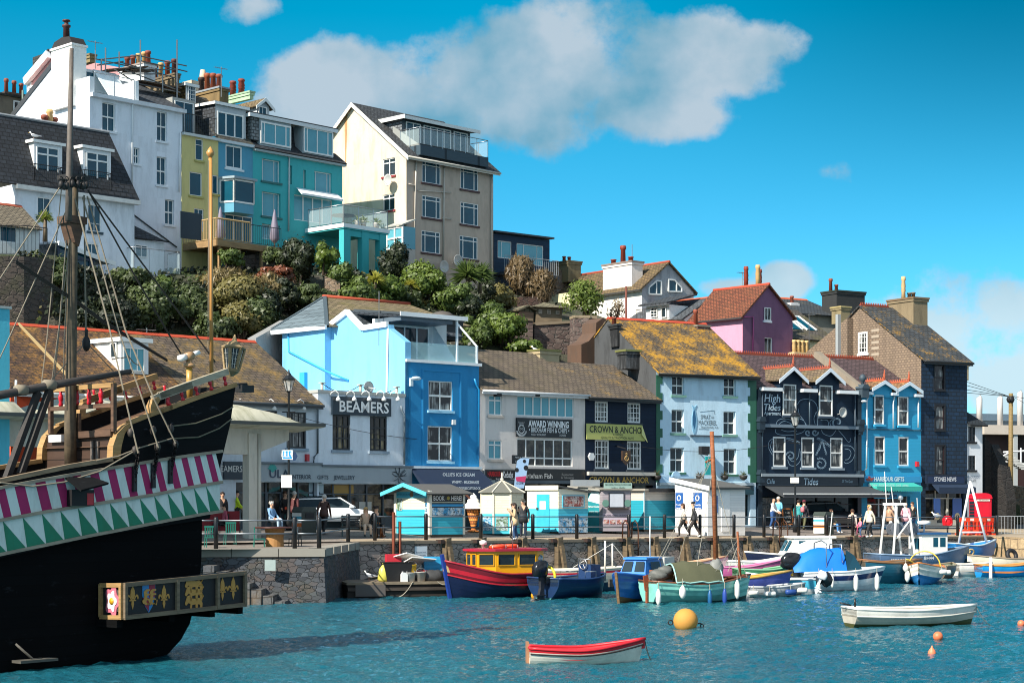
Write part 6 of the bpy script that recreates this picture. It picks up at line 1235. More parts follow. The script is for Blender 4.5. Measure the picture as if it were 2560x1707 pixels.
for i in range(30000):
 x=rnd.uniform(60,1400);y=rnd.uniform(600,900);k=(x+400)/3300*110;c=min(109,int(k));r=rnd.randrange(2,nr-6)
 A,B_,C_,D_=(Vector(vs_[q_])for q_ in(c*nr+r,(c+1)*nr+r,(c+1)*nr+r+1,c*nr+r+1));u,v_=rnd.random(),rnd.random();p=A.lerp(B_,u).lerp(D_.lerp(C_,u),v_);
 if noise.noise(p*.55)+.25*noise.noise(p*2)<-.08:continue
 iv.cur=0 if noise.noise(p*.3+Vector((9,0,0)))<.15 else(1 if noise.noise(p*.4)<.2 else 2);d=Vector((rnd.gauss(0,1),rnd.gauss(0,1)-.6,rnd.gauss(0,1)+.3)).normalized();p=p+Vector((0,-.5,.2))*rnd.random()**2*1.2;a=d.orthogonal().normalized();e=a.cross(d);l=rnd.uniform(.08,.2);iv.add([tuple(p-a*l),tuple(p+e*l*.6),tuple(p+a*l),tuple(p-e*l*.6)],[(0,1,2,3)])
tag(iv.build('ivy_cover',[LM['dark'],LM['ivy'],LM['olive']]),'tangled ivy and scrub covering the steep bank between the houses','ivy',kind='stuff')
for a in(("shadowed scrub between tan dead grass and the turquoise house wall",715,735,45,40,101,'dark'),("ivy spilling over bank left of the grey hip roof",640,800,55,50,97.5,'ivy'),("scrub below the flagpole top of the mossy roof ridge",600,800,60,45,96.8,'olive'),("ivy tangle left of the first turquoise pillar",700,650,45,40,106,'ivy'),("scrub filling the gap below the cream house corner",1010,745,50,35,108,'ivy'),("dark ivy in the shade beside stone garden wall",1175,770,45,40,110,'dark'),("thick ivy along the white house garden edge",330,690,60,30,97,'ivy'),("ivy falling over the dark retaining wall",150,690,40,50,93,'ivy'),("scrub between palms and navy annexe",1255,745,45,35,115,'olive')):bush(a[0],*a[1:])
bush('airy light green tree in front of white gabled house',1462,748,58,50,112.5,'airy',name='garden_tree',cat='tree',n=1800,ls=.10,blobs=26)
bush('bare whitish twiggy shrub right of airy tree',1540,775,32,30,114,'tan',n=240,ls=.08)
spiky('cordyline_palm','left cordyline palm in front of cream house',P(1168,725,112),0,170,1.3,'66783c','4a5c2c',.9,group='cordyline palms')
spiky('cordyline_palm','right cordyline palm, beside a black fence and the cream house',P(1200,722,112.5),0,150,1.2,'5a6c38','42542a',.8,group='cordyline palms')
spiky('yucca','pale yellow-green yucca on bank below the turquoise pillars',P(938,712,106),0,110,.75,'c0b450','8a9040',.3)
spiky('yucca','small yellow yucca left of the big shrub by cream house',P(1028,722,109),0,80,.6,'b8b048','8a8a3c',.2)
spiky('yucca','tall spiky yucca in front of white mansard house',P(112,590,93),0,70,.6,'9aa24a','7a8440',.9)
spiky('yucca','small yellow yucca in the dry grass by flagpole',P(582,750,98.5),0,60,.5,'b0a848','8a8a3c',.1)
B=Bld('market_building','low modern harbour building with curved grey roof and pale columns at right edge',O2(2460,158),R(20),zb=Zof(1260,158));fr=B.fr;u1=fr.uv(2700,1100)[0]
z1,z2,z3=fr.k('C2',1750,1150)[1],fr.k('C2',1750,1255)[1],fr.k('C2',1750,1330)[1]
m=B.mb();m.box(-1,u1,0,12,B.zb,z3-.002);B.part('wall',m,flat('3a2220'));m=B.mb();m.box(-1,u1,-1.5,12,z3,z2);B.part('parapet',m,paint('c8bcae'));m=B.mb();m.box(-1,u1,2,12,z2+.002,z1-.6);m.box(-1.2,u1,1.6,12,z1-.6,z1);B.part('roof',m,paint('5c7080'))
for x in(1552,1720,1882):m=B.mb();a,b=fr.k('C2',x,965+(40 if x<1800 else 0),0),fr.k('C2',x,1260,0);m.tube([(b[0],-.8,b[1]),(a[0],-.8,a[1]-.3),(a[0]+.12,-.8,a[1])],[.26,.26,.02],8);B.part('mast',m,paint('c4c0bc'));
for x in(1815,1925):m=B.mb();a=fr.k('C2',x,1400);m.box(a[0]-.2,a[0]+.2,-1.4,-1.0,B.zb,z3-.004);B.part('column',m,paint('b0b4b4'))
t=thing('telegraph_pole','brown wooden telegraph pole with wires at the right edge','pole',tuple(ground(2525,1322)));g0=ground(2525,1322);D_=g0.y+14;a,b=P(2527,1215,D_),PK('C2',1853,990,D_);MB().tube([Vector((a.x,D_,1.5)),b],[.2,.15],8).build('shaft',wood('8a7448'),t)
m=MB();m.ball(tuple(PK('C2',1850,1040,D_)),.3,8);m.build('junction_box',flat(BLK),t);m=MB()
for y0 in(895,925,960,985):m.tube([PK('C2',1490,y0,D_-12),PK('C2',1840,1015,D_)],.02,3)
for y1 in(1060,1150):m.tube([PK('C2',1860,1010,D_),PK('C2',2100,y1,D_-6)],.02,3)
m.build('wires',flat(BLK),t)
wall('stair_wall','dark stone stair flank rising beside the white end house',((2462,1090,113),(2478,1110,113),(2500,1165,112.5),(2516,1250,112)),1.2,.8,rubble('2e2a28','221f1e',(.02,.02,.02),2,3));wall('stone_wall','pale sunlit rubble wall at the right edge behind the barrier',((2514,1212,121),(2600,1222,119)),1.2,.6,WARM)
t=thing('steel_staircase','white steel staircase with railings at the right edge','staircase',tuple(P(2530,1250,138)))
m=MB()
for(x0,y0,x1,y1)in((1770,1510,1870,1460),(1770,1545,1960,1568),(1790,1470,1960,1460),(1935,1435,1935,1568),(1770,1500,1775,1568),(1850,1465,1900,1568)):m.tube([PK('C2',x0,y0,138),PK('C2',x1,y1,138)],.07,5)
m.build('handrail',paint('d8d8d8'),t);m=MB()
for i in range(10):a=PK('C3',1930+i*22,90+i*16,137);m.box(a.x,a.x+.8,a.y-.5,a.y+.5,a.z,a.z+.08)
m.build('treads',paint('a8aaa8'),t)
# quay, water
EU=(E1-E0).normalized()
def Q(s,d=0,z=None):
 p=E0+EU*s+EN*d;return Vector((p.x,p.y,deckz(p.x,p.y)if z is None else z))
def Sx(x,d=0):p=raywalk(E0+EN*d,EA,x);return(p-E0-EN*d).dot(EU)
s0,s1=Sx(878),Sx(2468)
def strip(name,d0,d1,mt,a=-60,b=None,lift=0):
 m=MB();b=b or s1;n=60;k=max(1,int((d1-d0)/1.5))
 for i in range(n):
  for j in range(k):
   p=[Q(a+(b-a)*(i+ii)/n,d0+(d1-d0)*(j+jj)/k)+Vector((0,0,lift))for ii,jj in((0,0),(1,0),(1,1),(0,1))];m.add([tuple(x)for x in p],[(0,1,2,3)],True)
 return struct(name,m,mt)
@memo
def paving(c,c2,w,h):
 b=NB('paving');v=b.uv();br=b.brick(v,c,c2,sh(c,.45),w,h,.01)
 n=b.noise(v,.7,7,.65);b.color(b.mix(b.mul(b.ramp(n,.4,.7),.6),br.outputs['Color'],sh(c,.45)));b.set(Roughness=.85);b.bump(br.outputs['Fac'],-.3,.01);return b.m
strip('quayside_coping',0,1.1,paving('b8a488','a8957c',1.4,1.1),s0,lift=.004);strip('promenade',1.1,5.2,paving('8a8078','746a64',.22,.11),s0);strip('promenade_west',-.1,5.2,paving('8f857a','7c726a',.5,.5),-60,s0)
b=NB('asphalt');n=b.noise(b.uv(),40,3);n2=b.noise(b.uv(),.8,6);b.color(b.mix(n2,b.mix(n,(.05,.05,.05),(.11,.105,.10)),(.13,.12,.11)));b.set(Roughness=.9);strip('road',5.2,9.0,b.m,-60,s1+40);strip('pavement',9.0,40,paving('9a9288','8a8278',.6,.45),-60,s1+40,.11)
m=MB();a=Q(s1,0);p2=P(2640,1345,96);m.add([tuple(Q(s1,0)),(p2.x,p2.y,a.z),(p2.x+30,p2.y+30,a.z),tuple(Q(s1+40,5.2)),tuple(Q(s1,5.2))],[(0,1,2,3,4)]);struct('east_quay_surface',m,paving('b0a088','a09078',.8,.6))
QS=rubble('c0b0a6','94827a',(.03,.027,.024),2.3,4.2,moss=.35,edge=.035,c3='a8958c')
t=thing('quay_wall','long grey-brown stone quay wall under the promenade, behind the moored boats','wall',tuple(Q(s0,0,0)),EA);m=MB();n=40
for i in range(n):
 a,b_=Q(s0+(s1-s0)*i/n,-.02),Q(s0+(s1-s0)*(i+1)/n,-.02);m.add([(a.x,a.y,-2),(b_.x,b_.y,-2),(b_.x,b_.y,b_.z-.12),(a.x,a.y,a.z-.12)],[(0,1,2,3)])
m.build('wall',QS,t);m=MB()
for i in range(n):a,b_=Q(s0+(s1-s0)*i/n,-.05,-1),Q(s0+(s1-s0)*(i+1)/n,-.05,-1);m.quad(tuple(a),tuple(b_),(b_.x,b_.y,.42+.15*sin(i*2.3+1)),(a.x,a.y,.42+.15*sin(i*2.3-1.3)))
m.build('weed_band',stucco('23261a',.6),t);m=MB()
for i in range(n):a,b_=Q(s0+(s1-s0)*i/n+.01,-.05),Q(s0+(s1-s0)*(i+1)/n-.01,-.05);m.bar(a+EN*.2-Vector((0,0,.055)),b_+EN*.2-Vector((0,0,.055)),.5,.125)
m.build('capstones',flat('7c7062',.9),t)
t=thing('quay_wall','sunlit sandy stone quay wall at the right edge','wall',tuple(Q(s1,0,0)));m=MB();a=Q(s1,0);m.add([(a.x,a.y,-2),(p2.x,p2.y,-2),(p2.x,p2.y,a.z-.004),(a.x,a.y,a.z-.004)],[(0,1,2,3)]);m.build('wall',ashlar('d0b48c','b89a74',(.16,.12,.08),1.1,.55),t)
JA=R(8);c1=water(822,1507);c1t=Vector((c1.x-.25,c1.y+.25,2.0));c2=Q(s0+.9,.3,0);jl=Vector((c1.x-26*cos(JA),c1.y-26*sin(JA),0))
t=thing('stone_jetty','grey stone jetty with big capstones behind the stern of black ship','jetty',tuple(c1));m=MB();jt=2.0
def bat(p,k):return(p.x-.25*k,p.y+.3*k,0)
A,B_,C_=jl,c1,c2;At,Bt,Ct=[(v.x-.22,v.y+.28,jt-.3)for v in(A,B_)]+[(C_.x-.2,C_.y,jt-.3)]
m.add([(A.x,A.y,-2),(B_.x,B_.y,-2),tuple(Bt),tuple(At)],[(0,1,2,3)]);m.add([(B_.x,B_.y,-2),(C_.x,C_.y,-2),tuple(Ct),tuple(Bt)],[(0,1,2,3)]);m.add([At,Bt,Ct],[(0,1,2)])
m.build('wall',rubble('5c5f64','3a3c42',(.02,.02,.02),3.4,6.0,moss=.2,edge=.04,c3='5e5450'),t);m=MB();n=15
for i in range(n):p,q_=Vector(Bt).lerp(Vector(At),i/n),Vector(Bt).lerp(Vector(At),(i+.985)/n);m.bar(p+Vector((0,.3,.17)),q_+Vector((0,.3,.17)),.7,.3)
for i in range(5):p,q_=Vector(Bt).lerp(Vector(Ct),(i+.1)/5),Vector(Bt).lerp(Vector(Ct),(i+.98)/5);m.bar(p+Vector((-.3,.1,.17)),q_+Vector((-.3,.1,.17)),.7,.3)
m.build('capstones',flat('8f8a80',.9),t);m=MB();far=Q(s0-40,.2,2.0);m.add([(At[0],At[1]+.6,2.01),(Bt[0]-.3,Bt[1]+.6,2.01),(Ct[0]-.3,Ct[1]+.5,2.01),(far.x,far.y,2.01)],[(0,1,2,3)]);m.build('deck',paving('8f857a','7c726a',.5,.5),t);m=MB()
for i in range(8):x=c1.x-4.4+i*.42;z=1.45-i*.22;m.box(x,x+.4,c1.y-1.0-(c1.x-x)*.14,c1.y-(c1.x-x)*.14+.3,-1.5,z)
m.build('steps',ashlar('6a6a68','55565a',(.03,.03,.03),.5,.3),t)
board_=thing('notice_board','small white notice fixed to the stone jetty','sign',tuple(PK('B4',700,1180,c1.y-.35)));a=PK('B4',697,1185,c1.y-.4);MB().box(a.x-.2,a.x+.2,a.y-.03,a.y+.02,a.z-.2,a.z+.2).build('panel',paint('9aa8a4'),board_)
def wz(x,y):
 v=Vector((x,y,0));a=0
 for f,am,sx in((.42,.05,1.25),(1.1,.05,1.1),(2.6,.048,1.0),(5.2,.028,1.0)):a+=am*noise.noise(Vector((x*f*sx+y*f*.25,y*f*1.05,f*3.1)))
 return a
m=MB();m.smooth=True;vs=[];nx,ny=500,520
for j in range(ny+1):
 y=34+78*(j/ny)**1.25
 for i in range(nx+1):x=(i/nx-.5)*2*(y*.33);vs.append((x,y,wz(x,y)))
m.add(vs,[(j*(nx+1)+i,j*(nx+1)+i+1,(j+1)*(nx+1)+i+1,(j+1)*(nx+1)+i)for j in range(ny)for i in range(nx)],True)
b=NB('harbour_water');v=b.uv(obj=True);n=b.noise(v,4.2,6,.7);n2=b.noise(v,11,4,.6);nl=b.noise(v,.09,3)
b.color(b.mix(b.ramp(nl,.4,.6),(.009,.094,.135),(.012,.108,.138)));b.set(Roughness=.06,IOR=1.33,Subsurface_Weight=.6,Subsurface_Radius=(1,2.5,2.5),Subsurface_Scale=1.0);s_=b.n('ShaderNodeMath',operation='ADD');b.l(n,s_.inputs[0]);b.l(b.mul(n2,.35),s_.inputs[1]);b.bump(s_.outputs[0],.5,.14)
WATER=b.m;struct('water',m,WATER)
m=MB();m.quad((-400,-120,-.25),(400,-120,-.25),(400,190,-.25),(-400,190,-.25));struct('harbour_bed',m,WATER)
PILE=wood('7c6a50','40342a',5);first=None;GP='timber fender piles along the quay wall'
for i,x in enumerate((1117,1205,1307,1397,1480,1567,1636,1711,1787,1868,1934,2005,2069,2135)):
 s=Sx(x,-.2);p=Q(s,-.22,0);zt=deckz(p.x,p.y)
 if first is None:
  first=thing('fender_pile','weathered timber fender pile with a leaning brace against the quay wall','timber pile',(p.x,p.y,zt),EA,GP);M_=MTR(p)@MRO(EA,4,'Z')
  m=MB(M_);m.add([(-.17,-.17,-2),(.17,-.17,-2),(.17,.17,-2),(-.17,.17,-2),(-.14,-.15,zt+.1),(.15,-.13,zt+.16),(.13,.15,zt+.05),(-.16,.13,zt+.12)],[(3,2,1,0),(4,5,6,7),(0,1,5,4),(1,2,6,5),(2,3,7,6),(3,0,4,7)]);m.build('pile',PILE,first)
  m=MB(M_);m.bar((-.02,-.24,zt-.25),(.36,-.5,-1.5),.17);m.build('brace',PILE,first);m=MB(M_);m.box(-.4,-.2,-.1,.3,zt-.1,zt+.06);m.build('iron_bracket',flat('3a2a24'),first)
 else:copy_tree(first,(p.x,p.y,zt),EA+random.uniform(-.15,.15))
RC=metal('8a9096',.4);PB_=paint('14161a',.4)
def rail_run(label,pts,h=1.05,gaps=()):
 t=thing('quay_railing',label,'railing',tuple(pts[0]));
 for p in pts:MB().lathe(tuple(p),[(.085,0),(.085,h),(.06,h+.05)],8).build('post',PB_,t)
 for i,(a,b_)in enumerate(zip(pts,pts[1:])):
  if i in gaps:continue
  for z in(h*.5,h*.93):MB().tube([a+Vector((0,0,z)),b_+Vector((0,0,z))],.03,6).build('rail',RC,t)
 return t
xs=(984,1065,1202,1332,1442,1572,1661,1750,1835,1910,1997,2067,2132,2205,2394,2491)
rail_run('long railing of black posts and two grey rails along the promenade edge',[Q(Sx(x,.35),.35)for x in(937,)+xs],1.12)
jp=[Vector((At[0]+(Bt[0]-At[0])*t_,At[1]+(Bt[1]-At[1])*t_+.35,jt))for t_ in(.55,.70,.815,.845,.957,.992)]
rail_run('shorter railing of thick black posts on the stone jetty behind the ship',jp[2:]+[Vector((Ct[0]-.35,Ct[1]-2,jt+.05))],1.15);rail_run('grey metal railing on the jetty just behind the ship stern',jp[:3],1.1)
for x in(1580,1955):
 s=Sx(x,0);t=thing('quay_ladder','rusty iron ladder with hooped grab rails on quay wall, '+('beside cream and turquoise hut' if x<1700 else 'below the cafe chalkboard'),'ladder',tuple(Q(s,-.1,0)),EA);M_=MTR(Q(s,0,0))@MRO(EA,4,'Z');z=Q(s,0).z
 for u in(-.3,.3):m=MB(M_);m.tube([(u,-.12,-1),(u,-.12,z+.4),(u,-.05,z+.75),(u,.12,z+.9),(u,.32,z+.75),(u,.36,z)],.035,6);m.build('stile',metal('6a4a3c',.6),t)
 m=MB(M_)
 for i in range(8):m.tube([(-.3,-.12,-.4+i*.3),(.3,-.12,-.4+i*.3)],.025,5)
 m.build('rungs',metal('5a4034',.6),t)
for x in(472,545):
 u=Sx(q('C6',x,0)[0],-.1);t=thing('mooring_pole',('left' if x==472 else 'right')+' rusty iron mooring pole against quay wall below blue ticket hut','pole',tuple(Q(u,-.15,0)),0);MB().tube([Q(u,-.15,-1),Q(u,-.15,3.3 if x<500 else 2.9)],.07,7).build('shaft',metal('7a4434',.7),t)
s=Sx(q('C6',795,900)[0],-.05);t=thing('wall_notice','white bookable berth notice fixed to the quay wall','sign',tuple(Q(s,-.06,1)),EA);f=Fr(Q(s,-.06,0).to_2d(),EA);a=f.rect('C6',725,852,865,975);MB(f).box(a[0],a[1],-.02,.03,a[2],a[3]).build('panel',paint('d8dce0'),t)
letters(f,t,'C6','Bookable berth',738,912,852,930,'3a5878',.022);letters(f,t,'C6','Charges apply',742,944,850,962,'3a5878',.022)
# huts on the promenade
TQH='3fb8d0';CRM='ece2c4'
def hut(name,label,k,xc,yb,xl,xr,ye,a,cat='kiosk'):
 g=gk(k,xc,yb);f=Fr(g.to_2d(),a);G=f.left();B_=_B();B_.fr=f;B_.G=G;B_.holes={};B_.zb=g.z+.12;B_.root=thing(name,label,cat,tuple(g),a)
 B_.u1=f.k(k,xr,yb)[0];B_.L=-G.k(k,xl,yb)[0];B_.ze=f.k(k,xc,ye)[1];B_.k=k;return B_
def hutwalls(B_,lo,hi,band,lo2=None,hi2=None,sk=None):
 """two-tone boarded walls: band = height of the lower colour"""
 z=B_.zb+band
 for nm,c,za,zb_ in(('lower_boards',lo,B_.zb,z),('upper_boards',hi,z+.001,B_.ze)):MB(B_.fr).box(0,B_.u1,0,B_.L,za,zb_).build(nm,planks(c,.13,.05,.7,.12,.5),B_.root)
 MB(B_.fr).box(.05,B_.u1-.05,.05,B_.L-.05,B_.zb-.2,B_.zb-.002).build('base',flat('4a4034'),B_.root)
def gpanel(B_,fr,k,x0,y0,x1,y1,c,off=.02,name='poster',frame=None):
 r=fr.rect(k,x0,y0,x1,y1,off);o=MB(fr).box(r[0],r[1],-off,.0,r[2],r[3]).build(name,paint(C(c)if isinstance(c,str)else c,.4,.3),B_.root)
 if frame:
  m=MB(fr);t_=.04;m.box(r[0]-t_,r[0],-off-.02,0,r[2]-t_,r[3]+t_);m.box(r[1],r[1]+t_,-off-.02,0,r[2]-t_,r[3]+t_);m.box(r[0],r[1],-off-.02,0,r[3],r[3]+t_);m.box(r[0],r[1],-off-.02,0,r[2]-t_,r[2]);m.build('frame',paint(C(frame)),o)
 return o,r
@memo
def photo(c1,c2,c3,sc=2.5):
 b=NB('printed_photo');v=b.uv();n=b.noise(v,sc,6,.7);n2=b.noise(v,sc*3,4,.7);cc=b.mix(b.ramp(n,.42,.55),c1,c2);b.color(b.mix(b.ramp(n2,.52,.6),cc,c3));b.set(Roughness=.3);return b.m
def picture(B_,fr,k,x0,y0,x1,y1,off,mt):r=fr.rect(k,x0,y0,x1,y1,off);return MB(fr).box(r[0],r[1],-off,-off+.015,r[2],r[3]).build('picture',mt,B_.root)
HARB=photo('2f8fc0','c8d4d8','3a4a50',3);LAND=photo('5a7a50','b8c8cc','3a4438',3);FOOD=photo('c8c0b8','a04a3c','3a302c',4)
B=hut('ticket_hut','blue and cream boat trip ticket hut with BOOK HERE sign','C6',915,752,500,1296,236,R(40));hutwalls(B,TQH,CRM,1.15)
f,G,k=B.fr,B.G,'C6';L,u1,ze=B.L,B.u1,B.ze;zr=G.k(k,645,150)[1]
m=MB(f);m.add([(0,0,ze+.001),(0,L,ze+.001),(0,L/2,zr),(u1,0,ze+.001),(u1,L,ze+.001),(u1,L/2,zr)],[(0,2,1),(3,4,5)]);m.build('gable',planks(CRM,.13,.05,.7),B.root)
m=MB(f);s=(zr-ze)/(L/2)
for d0,d1 in((-.35,L/2),(L+.35,L/2)):m.slab([(-.55,d0,ze-.35*s),(u1+.25,d0,ze-.35*s),(u1+.25,d1,zr),(-.55,d1,zr)],.06)
o=m.build('roof',flat('5c5a56'),B.root);m=MB(f)
for d0,d1 in((-.37,L/2),(L+.37,L/2)):m.bar((-.58,d0,ze-.37*s+.02),(-.58,d1,zr+.02),.05,.17)
m.build('bargeboard',paint('5cc4d8'),o);r=f.rect(k,912,245,1303,342);o,r=gpanel(B,f,k,912,245,1303,342,'2b2624');letters(f,o,k,'BOOK',940,272,1068,325,'e8e8e6',.03,.01);letters(f,o,k,'HERE!',1145,272,1268,325,'e8e8e6',.03,.01);MB(f).lathe((f.k(k,1107,298)[0],-.03,f.k(k,1107,298)[1]),[(.1,0),(.1,.01)],5,False,'y').build('emblem',flat('b0a050'),o)
o,r=gpanel(B,f,k,912,352,1303,508,'1e2a34');picture(B,f,k,912,408,1290,495,.035,HARB);o2,r=gpanel(B,f,k,914,368,1290,394,'2f9ad0',.03)
o,r=gpanel(B,G,k,512,225,862,298,'52c0d6');letters(G,o,k,'WESTERN',516,245,668,270,'2f8aa4',.03,.01);letters(G,o,k,'LADY FERRY',715,245,850,270,'2f8aa4',.03,.01);MB(G).lathe((G.k(k,692,255)[0],-.025,G.k(k,692,255)[1]),[(.14,0),(.14,.012)],12,False,'y').build('badge',flat('8a6a4a'),o)
picture(B,G,k,520,305,575,440,.03,LAND)
for y in(305,355,405,450):picture(B,G,k,838,y,872,y+38,.03,HARB)
m=MB(f);m.box(-.14,.0,-.04,.12,B.zb,ze+.1);m.box(u1-.1,u1+.02,-.03,.1,B.zb,ze);m.box(-.05,.08,L-.1,L+.05,B.zb,ze);m.build('corner_post',paint('e0dccc'),B.root)
g=gk('C6',1765,735);c=g+Vector((-.15,1.2,0));Rk=(g.y/F)*260/4.612*1.0;t=thing('kiosk','octagonal cream kiosk with pointed grey roof and finial','kiosk',tuple(c));zb,zm,ze,zt=g.z+.1,P(0,1180+480/4.612,g.y).z,P(0,1180+236/4.612,g.y).z,P(0,1180+95/4.612,g.y).z
pts=[(c.x+Rk*cos(R(22.5+45*i)),c.y+Rk*sin(R(22.5+45*i)))for i in range(8)]
MB().prismz(pts,zm+.001,ze).build('upper_boards',planks('eadfc2',.12,.05,.75,.1),t);MB().prismz(pts,zb,zm).build('lower_panels',paint('4cc0d0'),t);m=MB();m.lathe((c.x,c.y,ze),[(Rk*1.13,0),(Rk*.05,zt-ze)],8,False,ph=R(22.5));o=m.build('roof',flat('6a6a62'),t);m=MB();m.lathe((c.x,c.y,zt-.02),[(.05,0),(.09,.1),(.03,.2),(.05,.25),(.02,.42)],8);m.build('finial',paint('d8d0c0'),o);m=MB()
for i in range(8):a=R(22.5+45*i);m.bar((c.x+Rk*1.13*cos(a),c.y+Rk*1.13*sin(a),ze+.02),(c.x,c.y,zt+.02),.06,.05)
m.build('hip_capping',paint('cfc8b4'),o);m=MB()
for p in pts:m.box(p[0]-.045,p[0]+.045,p[1]-.045,p[1]+.045,zb,ze)
m.build('corner_post',paint('e4dcc4'),t)
for i in(4,5):
 a,b_=Vector((*pts[i],0)),Vector((*pts[(i+1)%8],0));an=math.atan2(b_.y-a.y,b_.x-a.x);f=Fr(a.to_2d(),an);w_=(b_-a).length;MB(f).box(.12,w_-.12,-.02,.0,zb+.15,zm-.15).build('picture',LAND if i==5 else HARB,t)
B=hut('cabin','cream and turquoise cabin with tall turquoise plank door','C5',855,762,512,1176,268,R(40));hutwalls(B,'52c2d6','ece4cc',1.12);f,G,k=B.fr,B.G,'C5'
m=MB(f);m.slab([(-.06,-.1,B.ze+.08),(B.u1+.12,-.1,B.ze-.2),(B.u1+.12,B.L+.1,B.ze-.2),(-.06,B.L+.1,B.ze+.08)],.09);m.build('roof',flat('55534f'),B.root);MB(G).box(-B.L-.05,.06,-.08,-.062,B.ze-.06,B.ze+.17).build('fascia',paint('ece6d2'),B.root)
o,r=gpanel(B,G,k,615,325,752,738,'3fb4cc',.04,'door');MB(G).box(r[0]+.25,r[1]-.25,-.05,-.042,r[3]-.75,r[3]-.35).build('notice',paint(WHITE),o);MB(G).box(r[0]+.02,r[0]+.16,-.08,-.042,r[2]+1.1,r[2]+1.2).build('handle',metal('8a8a8a'),o)
o,r=gpanel(B,f,k,905,345,1130,465,'c8b8b0',frame='48a8c4');picture(B,f,k,910,350,1010,460,.03,FOOD);picture(B,f,k,1022,350,1128,460,.03,FOOD);picture(B,f,k,858,560,1172,745,.03,HARB);gpanel(B,f,k,858,556,1174,585,'3ba0c0',.035)
B=hut('booth','white booth with large turquoise poster beside the magazine kiosk','C5',1332,748,1000,1345,290,R(40));f,G,k=B.fr,B.G,'C5';MB(f).box(0,1.2,0,B.L,B.zb,B.ze).build('wall',planks('e8e6e0',.14,.04,.8),B.root);m=MB(G);a,b_=G.k(k,990,245),G.k(k,1345,282);m.bar((a[0],.5,a[1]),(b_[0],.5,b_[1]),1.5,.1);m.build('roof',flat('9a978e'),B.root)
o,r=gpanel(B,G,k,1150,300,1330,742,'2a8a94');r=G.rect(k,1170,305,1328,440,.03);MB(G).prism([(r[0],r[2]+.2),(r[1],r[2]),(r[1],r[3]),(r[0]+.3,r[3])],-.03,-.021).build('emblem',paint('d8ecec'),o);letters(G,o,k,'Harbour Cruises',1180,450,1300,470,'e8f4f4',.03,.006);letters(G,o,k,'every day',1190,505,1290,525,'e8f4f4',.03)
B=hut('magazine_kiosk','grey boarded magazine kiosk with serving hatch and green sign','C5',1336,755,1325,1640,285,R(12));f,k=B.fr,'C5';MB(f).box(0,B.u1,0,1.6,B.zb,B.ze).build('wall',planks('a29aa0',.12,.05,.6),B.root);o,r=gpanel(B,f,k,1410,318,1562,465,'b8bcc4',.03,'serving_hatch','22242a');MB(f).box(r[0]-.1,r[1]+.25,-.3,-.0,r[2]-.1,r[2]-.045).build('counter',wood('3a302a'),o)
o,r=gpanel(B,f,k,1352,203,1655,285,'8fa8a0',.08,'sign_board');letters(f,o,k,'MACKEREL FISHING IN BRIXHAM',1365,212,1640,230,'3a5a50',.09);letters(f,o,k,'trips daily',1430,245,1580,268,'3a5a50',.09)
o,r=gpanel(B,f,k,1338,540,1632,655,'b0a4b0');letters(f,o,k,'MACKEREL FISHING ON SUNDAYS',1345,546,1625,564,'3a3a4a',.03)
for i in range(4):picture(B,f,k,1345+i*72,605,1405+i*72,650,.035,FOOD)
for x in(1368,1605):m=MB(f);a=f.k(k,x,425);m.lathe((a[0],-.03,a[1]),[(.18,0),(.18,.03)],14,False,'y');m.build('round_sign',paint('5a8074'),B.root)
m=MB(f);m.slab([(-.1,-.15,B.ze+.02),(B.u1+.1,-.15,B.ze+.02),(B.u1+.1,1.7,B.ze+.1),(-.1,1.7,B.ze+.1)],.08);m.build('roof',flat('8a867c'),B.root)
t=thing('vent_box','grey louvred box standing on the flat booth roof','box',tuple(f.pt(-1.2,1.0,B.ze+.3)),f.a);m=MB(f);r=f.rect('C5',1010,170,1305,238,-1.0);m.box(r[0],r[1],1.0,1.5,r[2],r[3]);m.build('casing',paint('8a9094'),t)
B=hut('store_hut','plain cream and turquoise store hut with black-edged flat roof','C5',1786,735,1645,2125,290,R(38));hutwalls(B,'2f9fb4','cfc6ba',1.5);f,G,k=B.fr,B.G,'C5';m=MB(f);m.box(-.15,B.u1+.3,-.25,B.L+.2,B.ze+.002,B.ze+.12);o=m.build('roof',flat('9a9488'),B.root);MB(f).box(.1,B.u1+.35,-.3,-.252,B.ze-.06,B.ze+.14).build('fascia',flat(BLK),o);MB(f).box(-.02,.03,-.03,.02,B.zb,B.ze).build('corner_strip',paint('b8d0d4'),B.root)
B=hut('white_shed','white boarded shed with blue crab sandwich posters and low sloping roof','C4',664,862,345,1030,405,R(36));f,G,k=B.fr,B.G,'C4';MB(f).box(0,B.u1,0,B.L,B.zb-.1,B.ze).build('wall',planks('eceae6',.13,.04,.8,.06),B.root)
a,b_=G.k(k,165,345),G.k(k,690,398);m=MB(f);m.slab([(-.1,-.25,B.ze+.02),(B.u1+.15,-.25,B.ze+.02),(B.u1+.15,B.L+.3,B.ze+.5),(-.1,B.L+.3,B.ze+.5)],.1);o=m.build('roof',flat('5a5854'),B.root);m=MB(f);m.add([(-.02,0,B.ze),(-.02,B.L,B.ze),(-.02,B.L,B.ze+.42)],[(0,1,2)]);m.build('gable',paint('eceae6'),B.root);m=MB(f);m.bar((-.14,-.25,B.ze+.06),(-.14,B.L+.3,B.ze+.54),.05,.22);m.build('fascia',paint('f2f0ec'),o)
